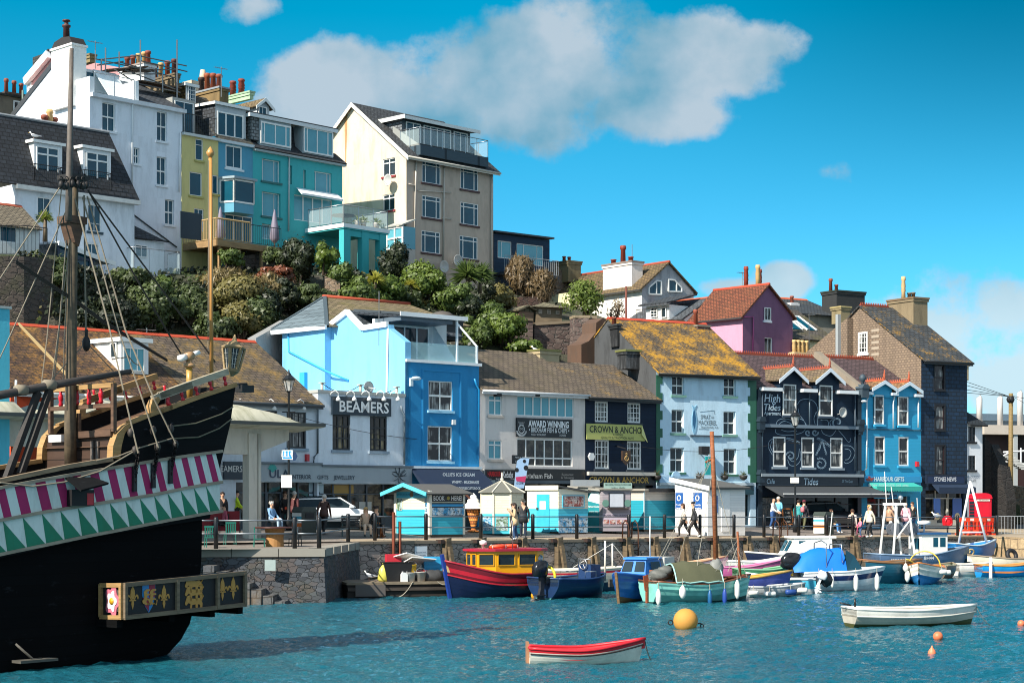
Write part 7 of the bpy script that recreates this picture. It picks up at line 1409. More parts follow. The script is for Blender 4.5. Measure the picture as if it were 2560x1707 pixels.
for x0,x1 in((347,420),(522,606)):
 o,r=gpanel(B,G,k,x0,436,x1,595,'2a5ca0');c_=(r[0]+r[1])/2;m=MB(G);m.torus((c_,-.03,r[3]-.28),.13,.03,16,5,RX90);m.build('emblem',paint(WHITE),o)
 for t_,zz,hh in(('Freshly',.62,.09),('caught',.78,.09),('CRAB',1.0,.13),('SANDWICH',1.18,.1)):MB(G).text(t_,c_,r[3]-zz,hh,(r[1]-r[0])*.8,-.03,.01).build('lettering',flat(WHITE),o)
o,r=gpanel(B,f,k,800,430,880,815,'f0eeea',.03,'door');gpanel(B,f,k,742,465,762,630,'2a5ca0',.02)
# boats
class Boat:
 def __init__(s,name,label,loc,head,L,B,hs,hm,hb,bands,tw=.75,rake=.12,gun=None,inside='8a8a84',depth=.35,draft=.25,clinker=0,full=2.2,cat='boat',group=None,mirror=1,rough=.35,decked=0):
  s.M=MTR(Vector(loc))@MRO(R(head),4,'Z')@MTR(Vector((-L/2,0,0)));s.L,s.B=L,B
  s.root=thing(name,label,cat,tuple(loc),R(head),group);s.tw,s.rake,s.full,s.h,s.draft=tw,rake,full,(hs,hm,hb),draft
  N=18;rows=[0,.14,.28,.42,.54,.66,.76,.86,.93,1];rings=[]
  for i in range(N+1):
   t=i/N;rg=[]
   for sg in(-1,1):
    seq=rows if sg==1 else rows[::-1]
    for r in seq:rg.append(s.sk(t,r,sg,clinker))
   rings.append(rg)
  m=MB(s.M);n=len(rings[0]);mats=[paint(c,rough,.55)for _,c in bands]
  for j in range(n-1):
   if j==len(rows)-1:continue
   ra=rows[::-1]+rows;rr=(ra[j]+ra[j+1])/2;m.cur=next(i for i,(lim,_)in enumerate(bands)if rr<=lim)
   m.loft([[r[j],r[j+1]]for r in rings],closed=False)
  st=rings[0];k=len(rows)
  for j in range(k-1):
   ra=rows[::-1];rr=(ra[j]+ra[j+1])/2;m.cur=next(i for i,(lim,_)in enumerate(bands)if rr<=lim);m.add([st[j],st[j+1],st[n-2-j],st[n-1-j]],[(0,1,2,3)],False)
  s.hull=m.build('hull',mats,s.root)
  m=MB(s.M);fl=[]
  for sg in(-1,1):
   a=[s.gp(i/N,sg,-.04,-.01)for i in range(N+1)];b=[tuple(Vector(s.gp(i/N,sg,-.07,-depth))if not decked else Vector(s.gp(i/N,sg,-.07,-.03)))for i in range(N+1)];m.loft([a,b],closed=False);fl.append(b)
  m.loft(fl,closed=False,smooth=False);m.add([s.gp(0,-1,-.05,0),s.gp(0,1,-.05,0),s.gp(0,1,-.05,-depth),s.gp(0,-1,-.05,-depth)],[(0,1,2,3)]);m.build('interior',paint(inside,.6,.4),s.root)
  if gun:
   m=MB(s.M);m.tube([s.gp(i/N,-1,-.01,.01)for i in range(N+1)],.035+B*.006,6);m.tube([s.gp(i/N,1,-.01,.01)for i in range(N+1)],.035+B*.006,6);m.tube([s.gp(0,-1,0,.01),s.gp(0,1,0,.01)],.035,6);m.build('gunwale',paint(gun,.45,.3),s.root)
 def hw(s,t):
  return s.B/2*((s.tw+(1-s.tw)*sin(min(1,t/.45)*math.pi/2))if t<.45 else max(.012,1-((t-.45)/.55)**s.full))
 def zs(s,t):a,b,c=s.h;return b+(a-b)*max(0,(1-t/.5))**1.6+(c-b)*max(0,(t-.4)/.6)**1.8
 def sk(s,t,r,sg,clk=0):
  w=s.hw(t);d=s.draft*(1-.5*max(0,(t-.8)/.2));z=-d+(s.zs(t)+d)*r;y=w*(1-(1-r)**2.4)*(.93+.07*r)
  if clk:y+=.018*(1 if(round(r*9.4)%2)else 0)*clk
  return(t*s.L+s.rake*s.L*r*max(0,(t-.7)/.3)**2,sg*y,z)
 def gp(s,t,sg,dy=0,dz=0):x,y,z=s.sk(t,1,sg);return(x,sg*max(.0,abs(y)+dy),z+dz)
 def mb(s):return MB(s.M)
 def part(s,name,m,mt,parent=None):return m.build(name,mt,parent or s.root)
 def thwarts(s,ts,c='8a7a60',dz=-.12):
  for t in ts:
   m=s.mb();w=s.hw(t)-.04;z=s.zs(t)+dz;m.box(t*s.L-.1,t*s.L+.1,-w,w,z-.03,z);s.part('thwart',m,wood(c))
 def rub(s,r,c,rad=.025):
  m=s.mb()
  for sg in(-1,1):m.tube([(x,y+sg*.01,z)for x,y,z in(s.sk(i/18,r,sg)for i in range(19))],rad,5)
  s.part('rubbing_strake',m,paint(c,.5))
 def pt(s,x,y,z):return s.M@Vector((x,y,z))
ROPE=flat('a8a090',.9)
def rope(m,a,b,sag=.2,r=.015,n=8):
 a=Vector(a);b=Vector(b);m.tube([a.lerp(b,i/n)-Vector((0,0,sag*4*(i/n)*(1-i/n)))for i in range(n+1)],r,4);return m
def math_sg(x):return math.copysign(abs(x)**.55,x)
def outboard(bt,y=0,sc_=1.0,tilt=0,c=BLK,name='outboard_motor',x=0):
 z=bt.zs(0);M_=bt.M@MTR(Vector((x-.02,y,z+.08)))@MRO(R(tilt),4,'Y')@Matrix.Scale(sc_,4);m=MB(M_)
 prof=[(-.05,.0,.15),(-.08,.06,.2),(-.08,.3,.21),(-.02,.46,.16),(.02,.5,.08)]
 m.loft([[(-.22+dx+rx*1.3*math_sg(cos(a)),rx*.75*math_sg(sin(a)),zz)for a in[i*math.pi/8 for i in range(16)]]for dx,zz,rx in prof],cap=True);o=m.build('cowling',paint(c,.2,.1),None if False else bt.root);m=MB(M_)
 m.prism([(-.32,0),(-.12,0),(-.16,-.35),(-.14,-.75),(-.3,-.95),(-.36,-.75),(-.38,-.6),(-.3,-.35)],-.05,.05);m.box(-.5,-.1,-.11,.11,-.58,-.55);m.lathe((-.5,0,-.72),[(.02,-.1),(.055,0),(.06,.3),(.02,.42)],8,axis='x');m.build('drive_leg',paint(sh(c,1.5)if c!=BLK else(.03,.03,.035),.35),bt.root);m=MB(M_)
 for i in range(3):a=i*2.09;m.add([(-.56,.02*cos(a),-.72+.02*sin(a)),(-.60,.15*cos(a-.35),-.72+.15*sin(a-.35)),(-.52,.17*cos(a+.35),-.72+.17*sin(a+.35))],[(0,1,2)])
 m.build('propeller',metal('9a9a9a'),bt.root);MB(M_).box(-.14,.06,-.12,.12,-.2,.0).build('clamp_bracket',metal('5a5a5c'),bt.root)
def fender(label,p,c,group,L=.55,r=.1,tilt=None):
 t=thing('fender',label,'fender',tuple(p),0,group);m=MB();p=Vector(p)
 if tilt is None:m.lathe((p.x,p.y,p.z-L),[(.03,-.06),(r*.6,0),(r,.1),(r,L-.12),(r*.6,L-.02),(.03,L+.05)],10)
 else:d=Vector((cos(tilt),sin(tilt)*.6,.0));m.tube([p-d*L*.5,p-d*L*.42,p,p+d*L*.42,p+d*L*.5],[r*.4,r,r,r,r*.4],10)
 m.build('float',paint(c,.4,.3),t);m=MB();m.tube([p+Vector((0,0,0)),p+Vector((0,.05,.3))],.012,4);m.build('lanyard',ROPE,t);return t
def painter(bt,px,k='n',r=.012,dz=-.05):
 m=MB();a=bt.M@Vector(bt.gp(1,1,0,dz));b=wk(k,*px);rope(m,a,b,.12,r);m.build('mooring_line',flat('3a3830'),bt.root)
WHT='e2e0d8';FG='moored boats by the quay wall'
b=Boat('rowing_dinghy','small white dinghy with red gunwale band afloat alone in the foreground',water(1458,1654),6,2.62,1.15,.36,.30,.54,[(.18,'6a6450'),(.84,'d8d4c6'),(2,'b81c28')],tw=.72,gun='c8202c',inside='b8262e',depth=.22,rake=.07);b.rub(.80,'2a2422',.02);b.thwarts((.3,.62),'a83038',-.06);painter(b,(1632,1652));m=b.mb();m.box(-.06,.0,-.12,.12,.0,.5);b.part('rudder_plate',m,paint('a87858'))
b=Boat('rowing_dinghy','old dirty white dinghy with weedy waterline, afloat alone at right of the ochre buoy',water(2275,1561),14,4.05,1.45,.54,.47,.58,[(.38,'4a4a22'),(.72,'b8b0a0'),(2,'dedcd2')],tw=.8,gun='e4e2da',inside='a8a49a',depth=.25,rake=.06);b.rub(.72,'c8c4ba',.03);b.thwarts((.25,.5,.75),'c8c4b8',-.05);painter(b,(2478,1562));m=b.mb();m.tube([(.05,-.3,.6),(.05,-.3,.85)],.03);m.tube([(-.25,.1,.7),(.1,.1,.62)],.03);b.part('rowlock',m,metal('4a4644'))
def buoy(label,x,y,r,c,pear=False,chain=False):
 p=water(x,y);rr=r/F*p.y;t=thing('mooring_buoy',label,'buoy',tuple(p));m=MB()
 if pear:m.lathe((p.x,p.y,p.z-rr*.5),[(.02,-rr*.5),(rr*.8,0),(rr,rr*.6),(rr*.7,rr*1.4),(rr*.25,rr*2.0),(rr*.22,rr*2.3),(.02,rr*2.4)],14)
 else:m.ball((p.x,p.y,p.z+rr*.55),rr,20)
 m.build('float',stucco(c,.7,sh(c,.35))if r>20 else paint(c,.5,.4),t)
 if chain:
  m=MB();z=p.z+rr*.55;M_=RX90;m.torus((p.x-rr-.08,p.y,z-.05),.07,.02,10,5,M_);m.tube([(p.x-rr+.02,p.y,z-.05),(p.x+rr-.02,p.y,z-.08)],.03,5)
  for i in range(5):m.torus((p.x+rr+.05+i*.07,p.y,z-.08-i*.07),.05,.016,8,4,M_ if i%2 else Matrix())
  m.build('chain',metal('3a3634',.6),t)
 return t
buoy('big round weathered ochre mooring buoy with chain',1714,1568,31,'c08a3c',chain=True);buoy('small round orange buoy, nearer to the white dinghy',2345,1597,12.5,'d8744a');buoy('small pear-shaped orange buoy left below the round one',2330,1634,11,'f08058',True);buoy('small orange buoy at the right edge',2553,1563,9,'e87850')
p=wk('C6',640,1436);RA=16;t=thing('work_raft','dark flat work raft heaped with tubs, boards and crates beside red boat','raft',tuple(p),R(RA));M_=MTR(p)@MRO(R(RA),4,'Z');RH=.60
def rx(x,y=1236,D=None):q_=(M_.inverted()@wk('C6',x,1436));return q_.x
x0,x1=rx(-30)-.2,rx(1185)
m=MB(M_);m.box(x0,x1,0,2.4,-.3,RH-.1);m.build('hull',planks('3a3430',.24,.06,.4,.5),t);m=MB(M_);m.box(x0-.05,x1+.05,-.08,2.45,RH-.1,RH);m.build('deck',wood('8a7c68',None,4),t);m=MB(M_);m.box(x0,x1,-.1,-.004,RH-.34,RH-.22);m.build('rubbing_strake',wood('4a4038'),t);MB(M_).box(x0+.3,x0+1.5,-.12,-.1,.05,RH-.1).build('canvas_skirt',flat('5a5450'),t)
def onraft(name,label,cat,px,w=.3):
 x=rx(px);return thing(name,label,cat,tuple(M_@Vector((x,w,RH))),R(RA)),x
def rm():return MB(M_)
o,x=onraft('sack','full yellow plastic sack at left end of work raft','sack',390);m=rm();m.loft([[(x+r_*cos(a)*(1+.12*sin(3*a+z*5)),.5+r_*.8*sin(a),RH+z)for a in[i*math.pi/6 for i in range(12)]]for z,r_ in((0,.2),(.08,.27),(.3,.27),(.5,.22),(.62,.12),(.68,.05),(.74,.09))],cap=True);m.build('bag',flat('d0c858',.4),o)
o,x=onraft('tub','large black plastic tub on work raft, beside yellow sack','tub',545);m=rm();m.loft([[(x+sx*(a*w_),.55+sy*.33*w_,RH+z)for sx,sy in((-1,-1),(1,-1),(1,1),(-1,1))]for z,w_,a in((0,.85,.52),(.72,1,.58),(.76,1.06,.58),(.76,.94,.58),(.2,.84,.52))],cap=True,smooth=False);m.build('body',flat('141416'),o)
def pail(name,label,px,w,r_,h,c,lid=None,z=0):
 o,x=onraft(name,label,'bucket',px,w);m=rm();m.lathe((x,w,RH+z),[(r_*.82,0),(r_,h*.93),(r_*1.06,h*.94),(r_*1.06,h),(r_*.92,h),(r_*.78,h*.1)],14);m.build('pail',flat(c,.4),o);m=rm();m.torus((x,w,RH+z+h*.9),r_*1.02,.012,14,4,MRO(R(65),4,'X'));m.build('handle',metal('b0b0b0'),o)
pail('bucket','white bucket under the yellow one on the work raft',697,.2,.18,.36,'c8c8c4');pail('bucket','yellow bucket stacked on a white one on the work raft',725,.42,.19,.32,'e0b428',z=.34);pail('bucket','grey bucket on raft in front of red box',822,.22,.2,.38,'b4b0a8')
o,x=onraft('box','grey fish box standing behind the yellow bucket on work raft','box',722,.75);rm().box(x-.25,x+.25,.58,.92,RH+.003,RH+.338).build('body',flat('7a7a7a'),o)
o,x=onraft('jerrycan','white plastic jerrycan at front edge of work raft','jerrycan',606,.1);m=rm();m.prism([(x-.13,RH),(x+.13,RH),(x+.13,RH+.28),(x+.05,RH+.36),(x-.08,RH+.36),(x-.13,RH+.28)],.02,.2);m.build('body',flat('e0e2e0',.4),o);rm().lathe((x-.06,.11,RH+.362),[(.035,0),(.035,.04)],8).build('cap',flat('c8c8c8'),o)
o,x=onraft('box','red plastic box behind grey bucket on work raft','box',860,.75);rm().box(x-.28,x+.24,.6,.95,RH,RH+.42).build('body',flat('a8242c',.4),o)
o,x=onraft('tarpaulin','grey tarpaulin heap over a red crate near raft end','tarpaulin',985,.4);m=rm();m.loft([[(x+r_*cos(a)*1.5*(1+.15*sin(4*a)),.4+r_*.8*sin(a),RH+z+.04*sin(5*a))for a in[i*math.pi/8 for i in range(16)]]for z,r_ in((0.02,.36),(.2,.34),(.36,.26),(.42,.12))],cap=True);m.build('sheet',flat('3c3c3c'),o)
for i in range(6):
 o,x=onraft('fish_crate',('top' if i==5 else 'lower')+' blue plastic fish crate in the stack at the raft end','crate',1010,1.0);z=RH+i*.16;m=rm();m.box(x-.35,x+.38,.8,1.3,z,z+.03)
 for bx in((x-.35,x-.31,.8,1.3),(x+.34,x+.38,.8,1.3),(x-.31,x+.34,.8,.84),(x-.31,x+.34,1.26,1.3)):m.box(*bx,z+.03,z+.145)
 m.build('tray',flat('2f9ccc',.4),o);o['group']='blue fish crates stacked on the raft'
for i,(px,w,z,tl)in enumerate(((760,1.1,.86,.25),(830,.8,.74,.1))):
 o,x=onraft('board','large white board lying tilted on raft clutter' if i==0 else 'smaller white board below the large one on raft','board',px,w);m=MB(M_@MTR(Vector((x,w,RH+z+.05)))@MRO(tl,4,'Y')@MRO(.5-i*.2,4,'Z')@MRO(-.35,4,'X'));m.box(-.62+i*.1,.6,-.4,.4,-.02,.02);m.build('panel',paint('e8e6e0'),o)
o,x=onraft('box','red rounded box at the back left of work raft','box',550,1.3);rm().box(x-.3,x+.3,1.1,1.5,RH,RH+1.05).build('body',flat('c02838'),o)
m=MB();rope(m,M_@Vector((x0+2.6,-.1,RH)),wk('C6',480,1440),.2);rope(m,M_@Vector((x0+3.6,-.1,RH)),M_@Vector((x1+.2,-.3,1.0)),.3);m.build('rope',ROPE,t)
b=Boat('passenger_boat','red and navy wooden boat with bright yellow cabin and red roof',wk('C6',1645,1440),210,3.85,1.85,.92,.92,1.48,[(.62,'0f1a3c'),(.80,'641220'),(.86,'b01c2e'),(2,'641220')],tw=.86,rake=.10,gun='9a1c2e',inside='b89a6a',depth=.4,full=2.6,draft=.4);b.rub(.68,'b01c2c',.03)
m=b.mb();m.bar((3.9,0,-.1),(4.28,0,1.72),.12,.14);b.part('stem_post',m,paint('1c3a8a'))
YEL='e8a412';M2=b.M;cz0,cz1=.75,1.83;plan=[(.05,-.62),(.05,.62),(.45,.82),(2.3,.76),(2.95,.42),(2.95,-.42),(2.3,-.76),(.45,-.82)]
m=b.mb();m.prismz(plan,cz0,cz1);o=b.part('cabin',m,paint(YEL,.35,.12));m=b.mb();m.prismz([(x*1.0+(x-1.5)*.1,y*1.14)for x,y in plan],cz1+.002,cz1+.09);m.build('roof',paint('a82038',.4),o)
def face_win(p,q_,t0,t1,z0,z1,par,fc):
 p=Vector((*p,0));q_=Vector((*q_,0));d=q_-p;n=Vector((d.y,-d.x,0)).normalized();c=Vector((1.5,0,0));n=n if n.dot(p-c)>0 else-n
 a,c2=p+d*t0+n*.008,p+d*t1+n*.008;g=b.mb();g.add([(a.x,a.y,z0),(c2.x,c2.y,z0),(c2.x,c2.y,z1),(a.x,a.y,z1)],[(0,1,2,3)]);w_=b.part('window',g,glass('dark'),par);f_=b.mb();a2,c3=a+n*.01,c2+n*.01
 for u,v in(((a2.x,a2.y,z0),(c3.x,c3.y,z0)),((a2.x,a2.y,z1),(c3.x,c3.y,z1)),((a2.x,a2.y,z0),(a2.x,a2.y,z1)),((c3.x,c3.y,z0),(c3.x,c3.y,z1))):f_.bar(u,v,.035)
 f_.build('frame',paint(fc),w_)if par is b.root else None
for i,(t0,t1)in((2,(.05,.45)),(2,(.55,.95)),(3,(.1,.9)),(4,(.05,.45)),(4,(.55,.95)),(5,(.1,.9)),(6,(.05,.45)),(6,(.55,.95))):face_win(plan[i],plan[(i+1)%8],t0,t1,1.28,1.72,b.root,sh(YEL,.8))
for i in(1,7,0):
 p_,q_=Vector((*plan[i],0)),Vector((*plan[(i+1)%8],0));c=(p_+q_)/2;an=math.atan2((q_-p_).y,(q_-p_).x);m=MB(M2@MTR(Vector((c.x,c.y,1.5)))@MRO(an,4,'Z'));m.torus((0,0,0),.15,.03,16,6,RX90);m.lathe((0,-.03,0),[(.14,0),(.14,.06)],14,axis='y');b.part('porthole',m,metal('9aa0a4'))
for(x,y,w_)in((1.9,.2,'left'),(1.2,-.1,'right')):
 o=thing('lifebuoy','orange lifebuoy lying on roof of the red and yellow boat, '+('on its bow side' if w_=='left' else 'on its stern side'),'lifebuoy',tuple(b.pt(x,y,cz1+.09)),0);m=MB(b.M);m.torus((x,y,cz1+.16),.3,.075,20,8,MRO(.12,4,'X'));m.build('ring',paint('e8502c',.5),o);m=MB(b.M)
 for a in(.5,2.1,3.7,5.2):m.torus((x+.3*cos(a),y+.3*sin(a),cz1+.16),.08,.012,8,4,MRO(a,4,'Z')@RX90)
 m.build('band',flat('e8e4dc'),o)
m=b.mb();m.lathe((2.5,.1,cz1+.09),[(.04,0),(.04,.15),(.14,.16),(.15,.3),(.05,.34)],10);b.part('radar_dome',m,paint(WHT));m=b.mb();m.tube([(1.4,.5,cz1),(1.4,.5,cz1+1.2)],.02);m.tube([(1.4,.5,cz1+.9),(1.4,.75,cz1+1.1)],.015);b.part('mast',m,metal('8a8a8a'))
m=MB();rope(m,b.pt(1.5,-.9,1.05),b.pt(-.3,-.6,.7),.25,.025);b.part('rope',m,flat('d8d4c8'))if False else m.build('rope',flat('d8d4c8'),b.root)
buoy('orange ball fender floating at stern of red and navy boat',q('C5',598,1440)[0],q('C5',598,1440)[1]+3,10,'e89a1c')
b=Boat('workboat','boxy navy workboat with black outboard on its stern and steel console',wk('C5',1010,1450),42,3.2,1.9,.80,.74,.9,[(.30,'5aa09a'),(2,'1c3458')],tw=.97,full=3.2,gun='24406a',inside='3a4a5a',depth=.3,rake=.05);outboard(b,-.25,1.25);m=b.mb();m.torus((.1,-.2,.86),.38,.055,18,6,MRO(R(90),4,'Y')@MRO(R(0),4,'X'));b.part('towing_arch',m,paint('e0c828',.4))
m=b.mb();m.box(2.2,2.75,-.4,.3,.55,1.28);b.part('console',m,paint('1f3a62'));m=b.mb();M_w=MRO(R(90),4,'Y')@MRO(R(0),4,'Z');m.torus((2.12,-.05,1.3),.2,.022,16,5,M_w);
for a in range(3):m.tube([(2.12,-.05,1.3),(2.12,-.05+.2*cos(a*2.09),1.3+.2*sin(a*2.09))],.014,4)
b.part('steering_wheel',m,metal('b8b8b8'));m=b.mb();m.tube([(2.2,-.4,1.28),(2.2,-.4,1.5),(2.2,.3,1.5),(2.2,.3,1.28)],.025);b.part('hand_rail',m,metal('b0b4b4'));m=b.mb();m.tube([(.1,-.9,.8),(.1,-.9,1.1),(1.0,-.9,1.1),(1.0,-.9,.8)],.02);b.part('hand_rail',m,metal('b0b4b4'));m=b.mb();m.tube([(1.4,-.9,.8),(1.4,-.9,1.05),(2.0,-.9,1.05),(2.0,-.9,.8)],.02);b.part('hand_rail',m,metal('b0b4b4'));m=b.mb();m.box(2.6,4.0,-1.05,-.96,.42,.72);b.part('pallet_fender',m,wood('5a564e'));m=b.mb();m.tube([(3.4,0,.6),(3.4,0,2.2)],.04);b.part('pole',m,paint('d8d0c0'))
b=Boat('launch','long cream-decked launch with red stripe, behind the navy workboat',PK('C5',950,1260,75).to_2d().to_3d(),12,5.2,1.7,.95,.9,1.05,[(.6,'1c2a44'),(.85,'c8c0b0'),(.93,'b82434'),(2,'d8d0c0')],tw=.85,gun='d8d0be',inside='cfc8b8',depth=.1);m=b.mb();m.tube([(4.6,.2,.9),(4.6,.2,2.0)],.035);m.tube([(4.6,.2,2.0),(5.3,0,1.1)],.01,3);m.tube([(4.6,.2,2.0),(3.0,.6,1.0)],.01,3);b.part('mast',m,paint(WHT))
p_=wk('C5',1500,1502);b=Boat('cabin_boat','bright blue clinker boat with blue cabin and white canvas, bow pointing at the viewer',p_+Vector((.95,2.05,0)),246,4.4,1.85,.95,.82,1.12,[(.34,'6a4a2c'),(2,'1e5aa4')],tw=.8,gun='2a68b4',inside='7aa0c0',depth=.12,clinker=1.4,rake=.08);CB='2878c8'
m=b.mb();m.prismz([(1.5,-.72),(3.0,-.55),(3.0,.55),(1.5,.72)],.8,1.02);m.loft([[(1.5,-.7,1.02),(2.95,-.52,1.02),(2.95,.52,1.02),(1.5,.7,1.02)],[(1.5,-.6,1.55),(2.6,-.42,1.55),(2.6,.42,1.55),(1.5,.6,1.55)]],cap=True,smooth=False);o=b.part('cabin',m,paint(CB));m=b.mb();m.prismz([(1.4,-.66),(2.7,-.48),(2.7,.48),(1.4,.66)],1.552,1.62);m.build('roof',paint('3a88d4'),o)
for x0,x1,sg in((1.65,2.05,-1),(2.15,2.5,-1),(1.65,2.05,1),(2.15,2.5,1)):
 m=b.mb();yy0,yy1=sg*.705,sg*.63;m.add([(x0,yy0-sg*.0,1.1),(x1,yy0-sg*.07,1.1),(x1,yy1-sg*.07,1.46),(x0,yy1,1.46)],[(0,1,2,3)]);b.part('window',m,glass('dark'))
for sg in(-1,1):m=b.mb();m.add([(2.93,sg*.06,1.1),(2.93,sg*.46,1.1),(2.70,sg*.40,1.48),(2.70,sg*.06,1.48)],[(0,1,2,3)]);b.part('window',m,glass('dark'))
m=b.mb();m.box(.2,1.4,-.75,.75,.75,1.6);b.part('canvas_cover',m,flat('c4c4be'));m=b.mb();m.tube([(1.8,.3,1.62),(1.8,.3,3.2)],.025);b.part('mast',m,paint(WHT));m=b.mb();m.bar((4.42,0,-.1),(4.74,0,1.15),.08,.1);b.part('stem_post',m,wood('8a6a48'))
b=Boat('sailing_boat','pale teal clinker boat with olive canvas cover and two brown masts',wk('C4',560,1496),30,4.5,1.75,.80,.66,.95,[(.22,'2c4a48'),(2,'7cc0b4')],tw=.72,gun='7a4a30',inside='8a5a40',depth=.08,clinker=1.4,rake=.06);m=b.mb()
for i in range(9):
 x=.75+i*.27;m_=[(x+.25*(1-abs(j-4)/4)*(1 if i<8 else 1),(j-4)/4*(b.hw(x/4.35)+.03),.72+.82*(1-((j-4)/4)**2*.95)*(1-.30*abs(i/8-.35))+.03*sin(i*2.1+j))for j in range(9)]
 if i==0:rg=[]
 rg.append(m_)
m.loft(rg,closed=False);b.part('canvas_cover',m,flat('55563e',.8));m=b.mb()
for j in(0,8):m.tube([r_[j]for r_ in rg],.03,5)
m.tube(rg[-1],.03,5);m.tube(rg[0],.03,5);b.part('cover_edging',m,flat('9ac8c0'));m=b.mb();m.box(-.09,-.02,-.05,.05,-.1,.6);m.prism([(-.14,.45),(.08,.45),(-.02,1.05),(-.22,1.0)],-.03,.03);b.part('rudder',m,wood('9a4a28'));m=b.mb();m.box(3.3,4.4,-.35,.35,.86,.9);b.part('foredeck',m,wood('9a5634'))
MW=wood('9a5a34','5a3018')
def mastpx(bt,pts,r0,r1,D,name='mast',mt=MW):m=MB();m.tube([PK(k,x,y,D)for k,x,y in pts],[r0+(r1-r0)*i/(len(pts)-1)for i in range(len(pts))],8);return m.build(name,mt,bt.root)
mastpx(b,(('C4',748,1270),('C4',722,300),('C1',586,1040)),.10,.08,b.pt(2.6,0,0).y);mastpx(b,(('C4',985,1310),('C4',955,815)),.06,.045,b.pt(4.1,0,0).y);D_=b.pt(2.6,0,0).y
m=MB()
for k,x,y,k2,x2,y2 in(('C4',700,0,'C4',300,1350),('C4',700,100,'C4',180,1090),('C4',700,120,'C4',215,1080),('C4',715,150,'C4',990,1290),('C4',955,900,'C4',610,1390),('C4',955,960,'C4',860,1210),('C4',960,1000,'C4',1050,1260),('C4',715,200,'C4',560,1160)):m.tube([PK(k,x,y,D_),PK(k2,x2,y2,D_+(-.6 if x2<700 else 0))],.012,3)
m.build('rigging',ROPE,b.root);m=MB();m.lump(tuple(PK('C4',740,1195,D_)),.36,(.8,.7,1.3));m.build('furled_sail',flat('7a7c78'),b.root);m=MB();m.tube([PK('C4',90,1205,D_-1),PK('C4',300,1215,D_-1)],.06);m.build('boom',MW,b.root)
for x,y,s_ in((180,1245,.3),(245,1200,.24),(130,1280,.2)):m=MB();m.lump(tuple(PK('C4',x,y,D_-1)),s_,(1.3,1,.8));m.build('stowed_gear',flat('5a5c58'),b.root)
m=MB();m.tube([PK('C4',640,140,D_),PK('C4',735,90,D_)],.05);m.build('crosstree',MW,b.root)
FGp='white sausage fenders hanging on the teal boat'
fender('short round white fender near the stern of teal boat',b.pt(.9,-.95,.62),WHT,None,.4,.13);fender('long white fender by the bow of teal boat',b.pt(3.6,-.72,.75),WHT,None,.62,.1);fender('white fender at the transom corner of teal boat',b.pt(-.05,-.75,.5),WHT,None,.5,.1)
fender('blue fender hanging midships on teal boat, left of two',b.pt(2.15,-.95,.42),'1f5a8a',None,.5,.085);fender('blue fender hanging on teal boat, right of two',b.pt(2.85,-.93,.45),'2a4a9a',None,.5,.085)
def small(label,k,x,y,D,head,L,B,h,bands,gun,ins,name='rowing_dinghy',tw=.7):p_=PK(k,x,y,D);p_.z=0;return Boat(name,label,p_,head,L,B,h,h*.95,h*1.35,bands,tw=tw,gun=gun,inside=ins,depth=.2)
b=small('dinghy with yellow inside and blue hull between teal boat and outboards','C4',1010,1340,72.5,10,3.4,1.4,.72,[(.6,'3a4a9a'),(2,'4a5aa8')],'a88a4a','e0a838');b.thwarts((.3,.6),'d8a040',-.03)
b=small('dinghy with green inside behind yellow one','C4',1260,1250,78,8,3.0,1.3,.85,[(.6,'2a5a44'),(2,'3a7a58')],'7ab08a','2f7a4a');b.thwarts((.35,.65),'3a8a58',-.04);b=small('dinghy with pink inside behind the green one','C4',1010,1230,79,5,3.2,1.3,.92,[(.6,'8a3a5a'),(2,'b0588a')],'c878a0','b8507a')
b=small('plain white dinghy hull close under the quay wall behind mast','C4',1180,1170,84,4,3.2,1.4,.98,[(2,'c8c8c4')],'d8d8d4','a8a8a4');b=small('white rowing boat with tan gunwale behind the green canvas cover','C4',320,1210,79,6,4.0,1.6,1.0,[(2,'d8d4cc')],'b89070','c8c0b4')
p_=wk('C4',1300,1450);b=Boat('inflatable_tender','grey tender with several white and blue fenders and black outboards',p_,12,2.2,1.2,.40,.38,.5,[(.4,'6a6c6c'),(2,'aeb2b2')],tw=.85,gun='c0c4c4',inside='6a6e6e',depth=.2,full=3);fender('white fender along the side of grey tender, leftmost',b.pt(.05,-.7,.18),WHT,None,.4,.1,0.1);fender('white fender along the side of grey tender, second from left',b.pt(.7,-.75,.14),WHT,None,.5,.1,.05);fender('blue fender slung at an angle on the grey tender',b.pt(1.6,-.7,.2),'2a4a8a',None,.5,.11,.5);fender('white fender at right end of the grey tender',b.pt(2.2,-.35,.25),WHT,None,.5,.11,-.6)
b2=small('turquoise and white dinghy with a tilted black outboard behind the grey tender','C4',1420,1330,74,165,2.6,1.2,.6,[(.5,'e0e2e0'),(2,'4ab0cc')],'e0e4e4','58b8d0');outboard(b2,0,1.0,-55);outboard(b2,.35,.7,-20,'c8ccd0')
p_=wk('C3',230,1548);p_=p_+Vector((-.35,0,0));b=Boat('speedboat','white speedboat with bright blue canvas cover and navy stripe, black outboard',p_,12,3.5,1.7,.78,.8,.98,[(.45,'d8dade'),(.62,'e8e8ea'),(.82,'1c2c5a'),(2,'eeeeee')],tw=.92,gun='f0f0f0',inside='d8dada',depth=.1,full=2.6,rake=.12,rough=.2);outboard(b,-.15,1.45,8);m=b.mb();rg=[]
for i in range(10):
 x=-.35+i*.25;hh=.25+.75*sin(min(1,(i+.3)/5)*1.57);rg.append([(x,(j-4)/4*(.8 if i>0 else .5),.80+hh*(1-abs((j-4)/4)**2.2)+.03*sin(i*1.7+j*1.3))for j in range(9)])
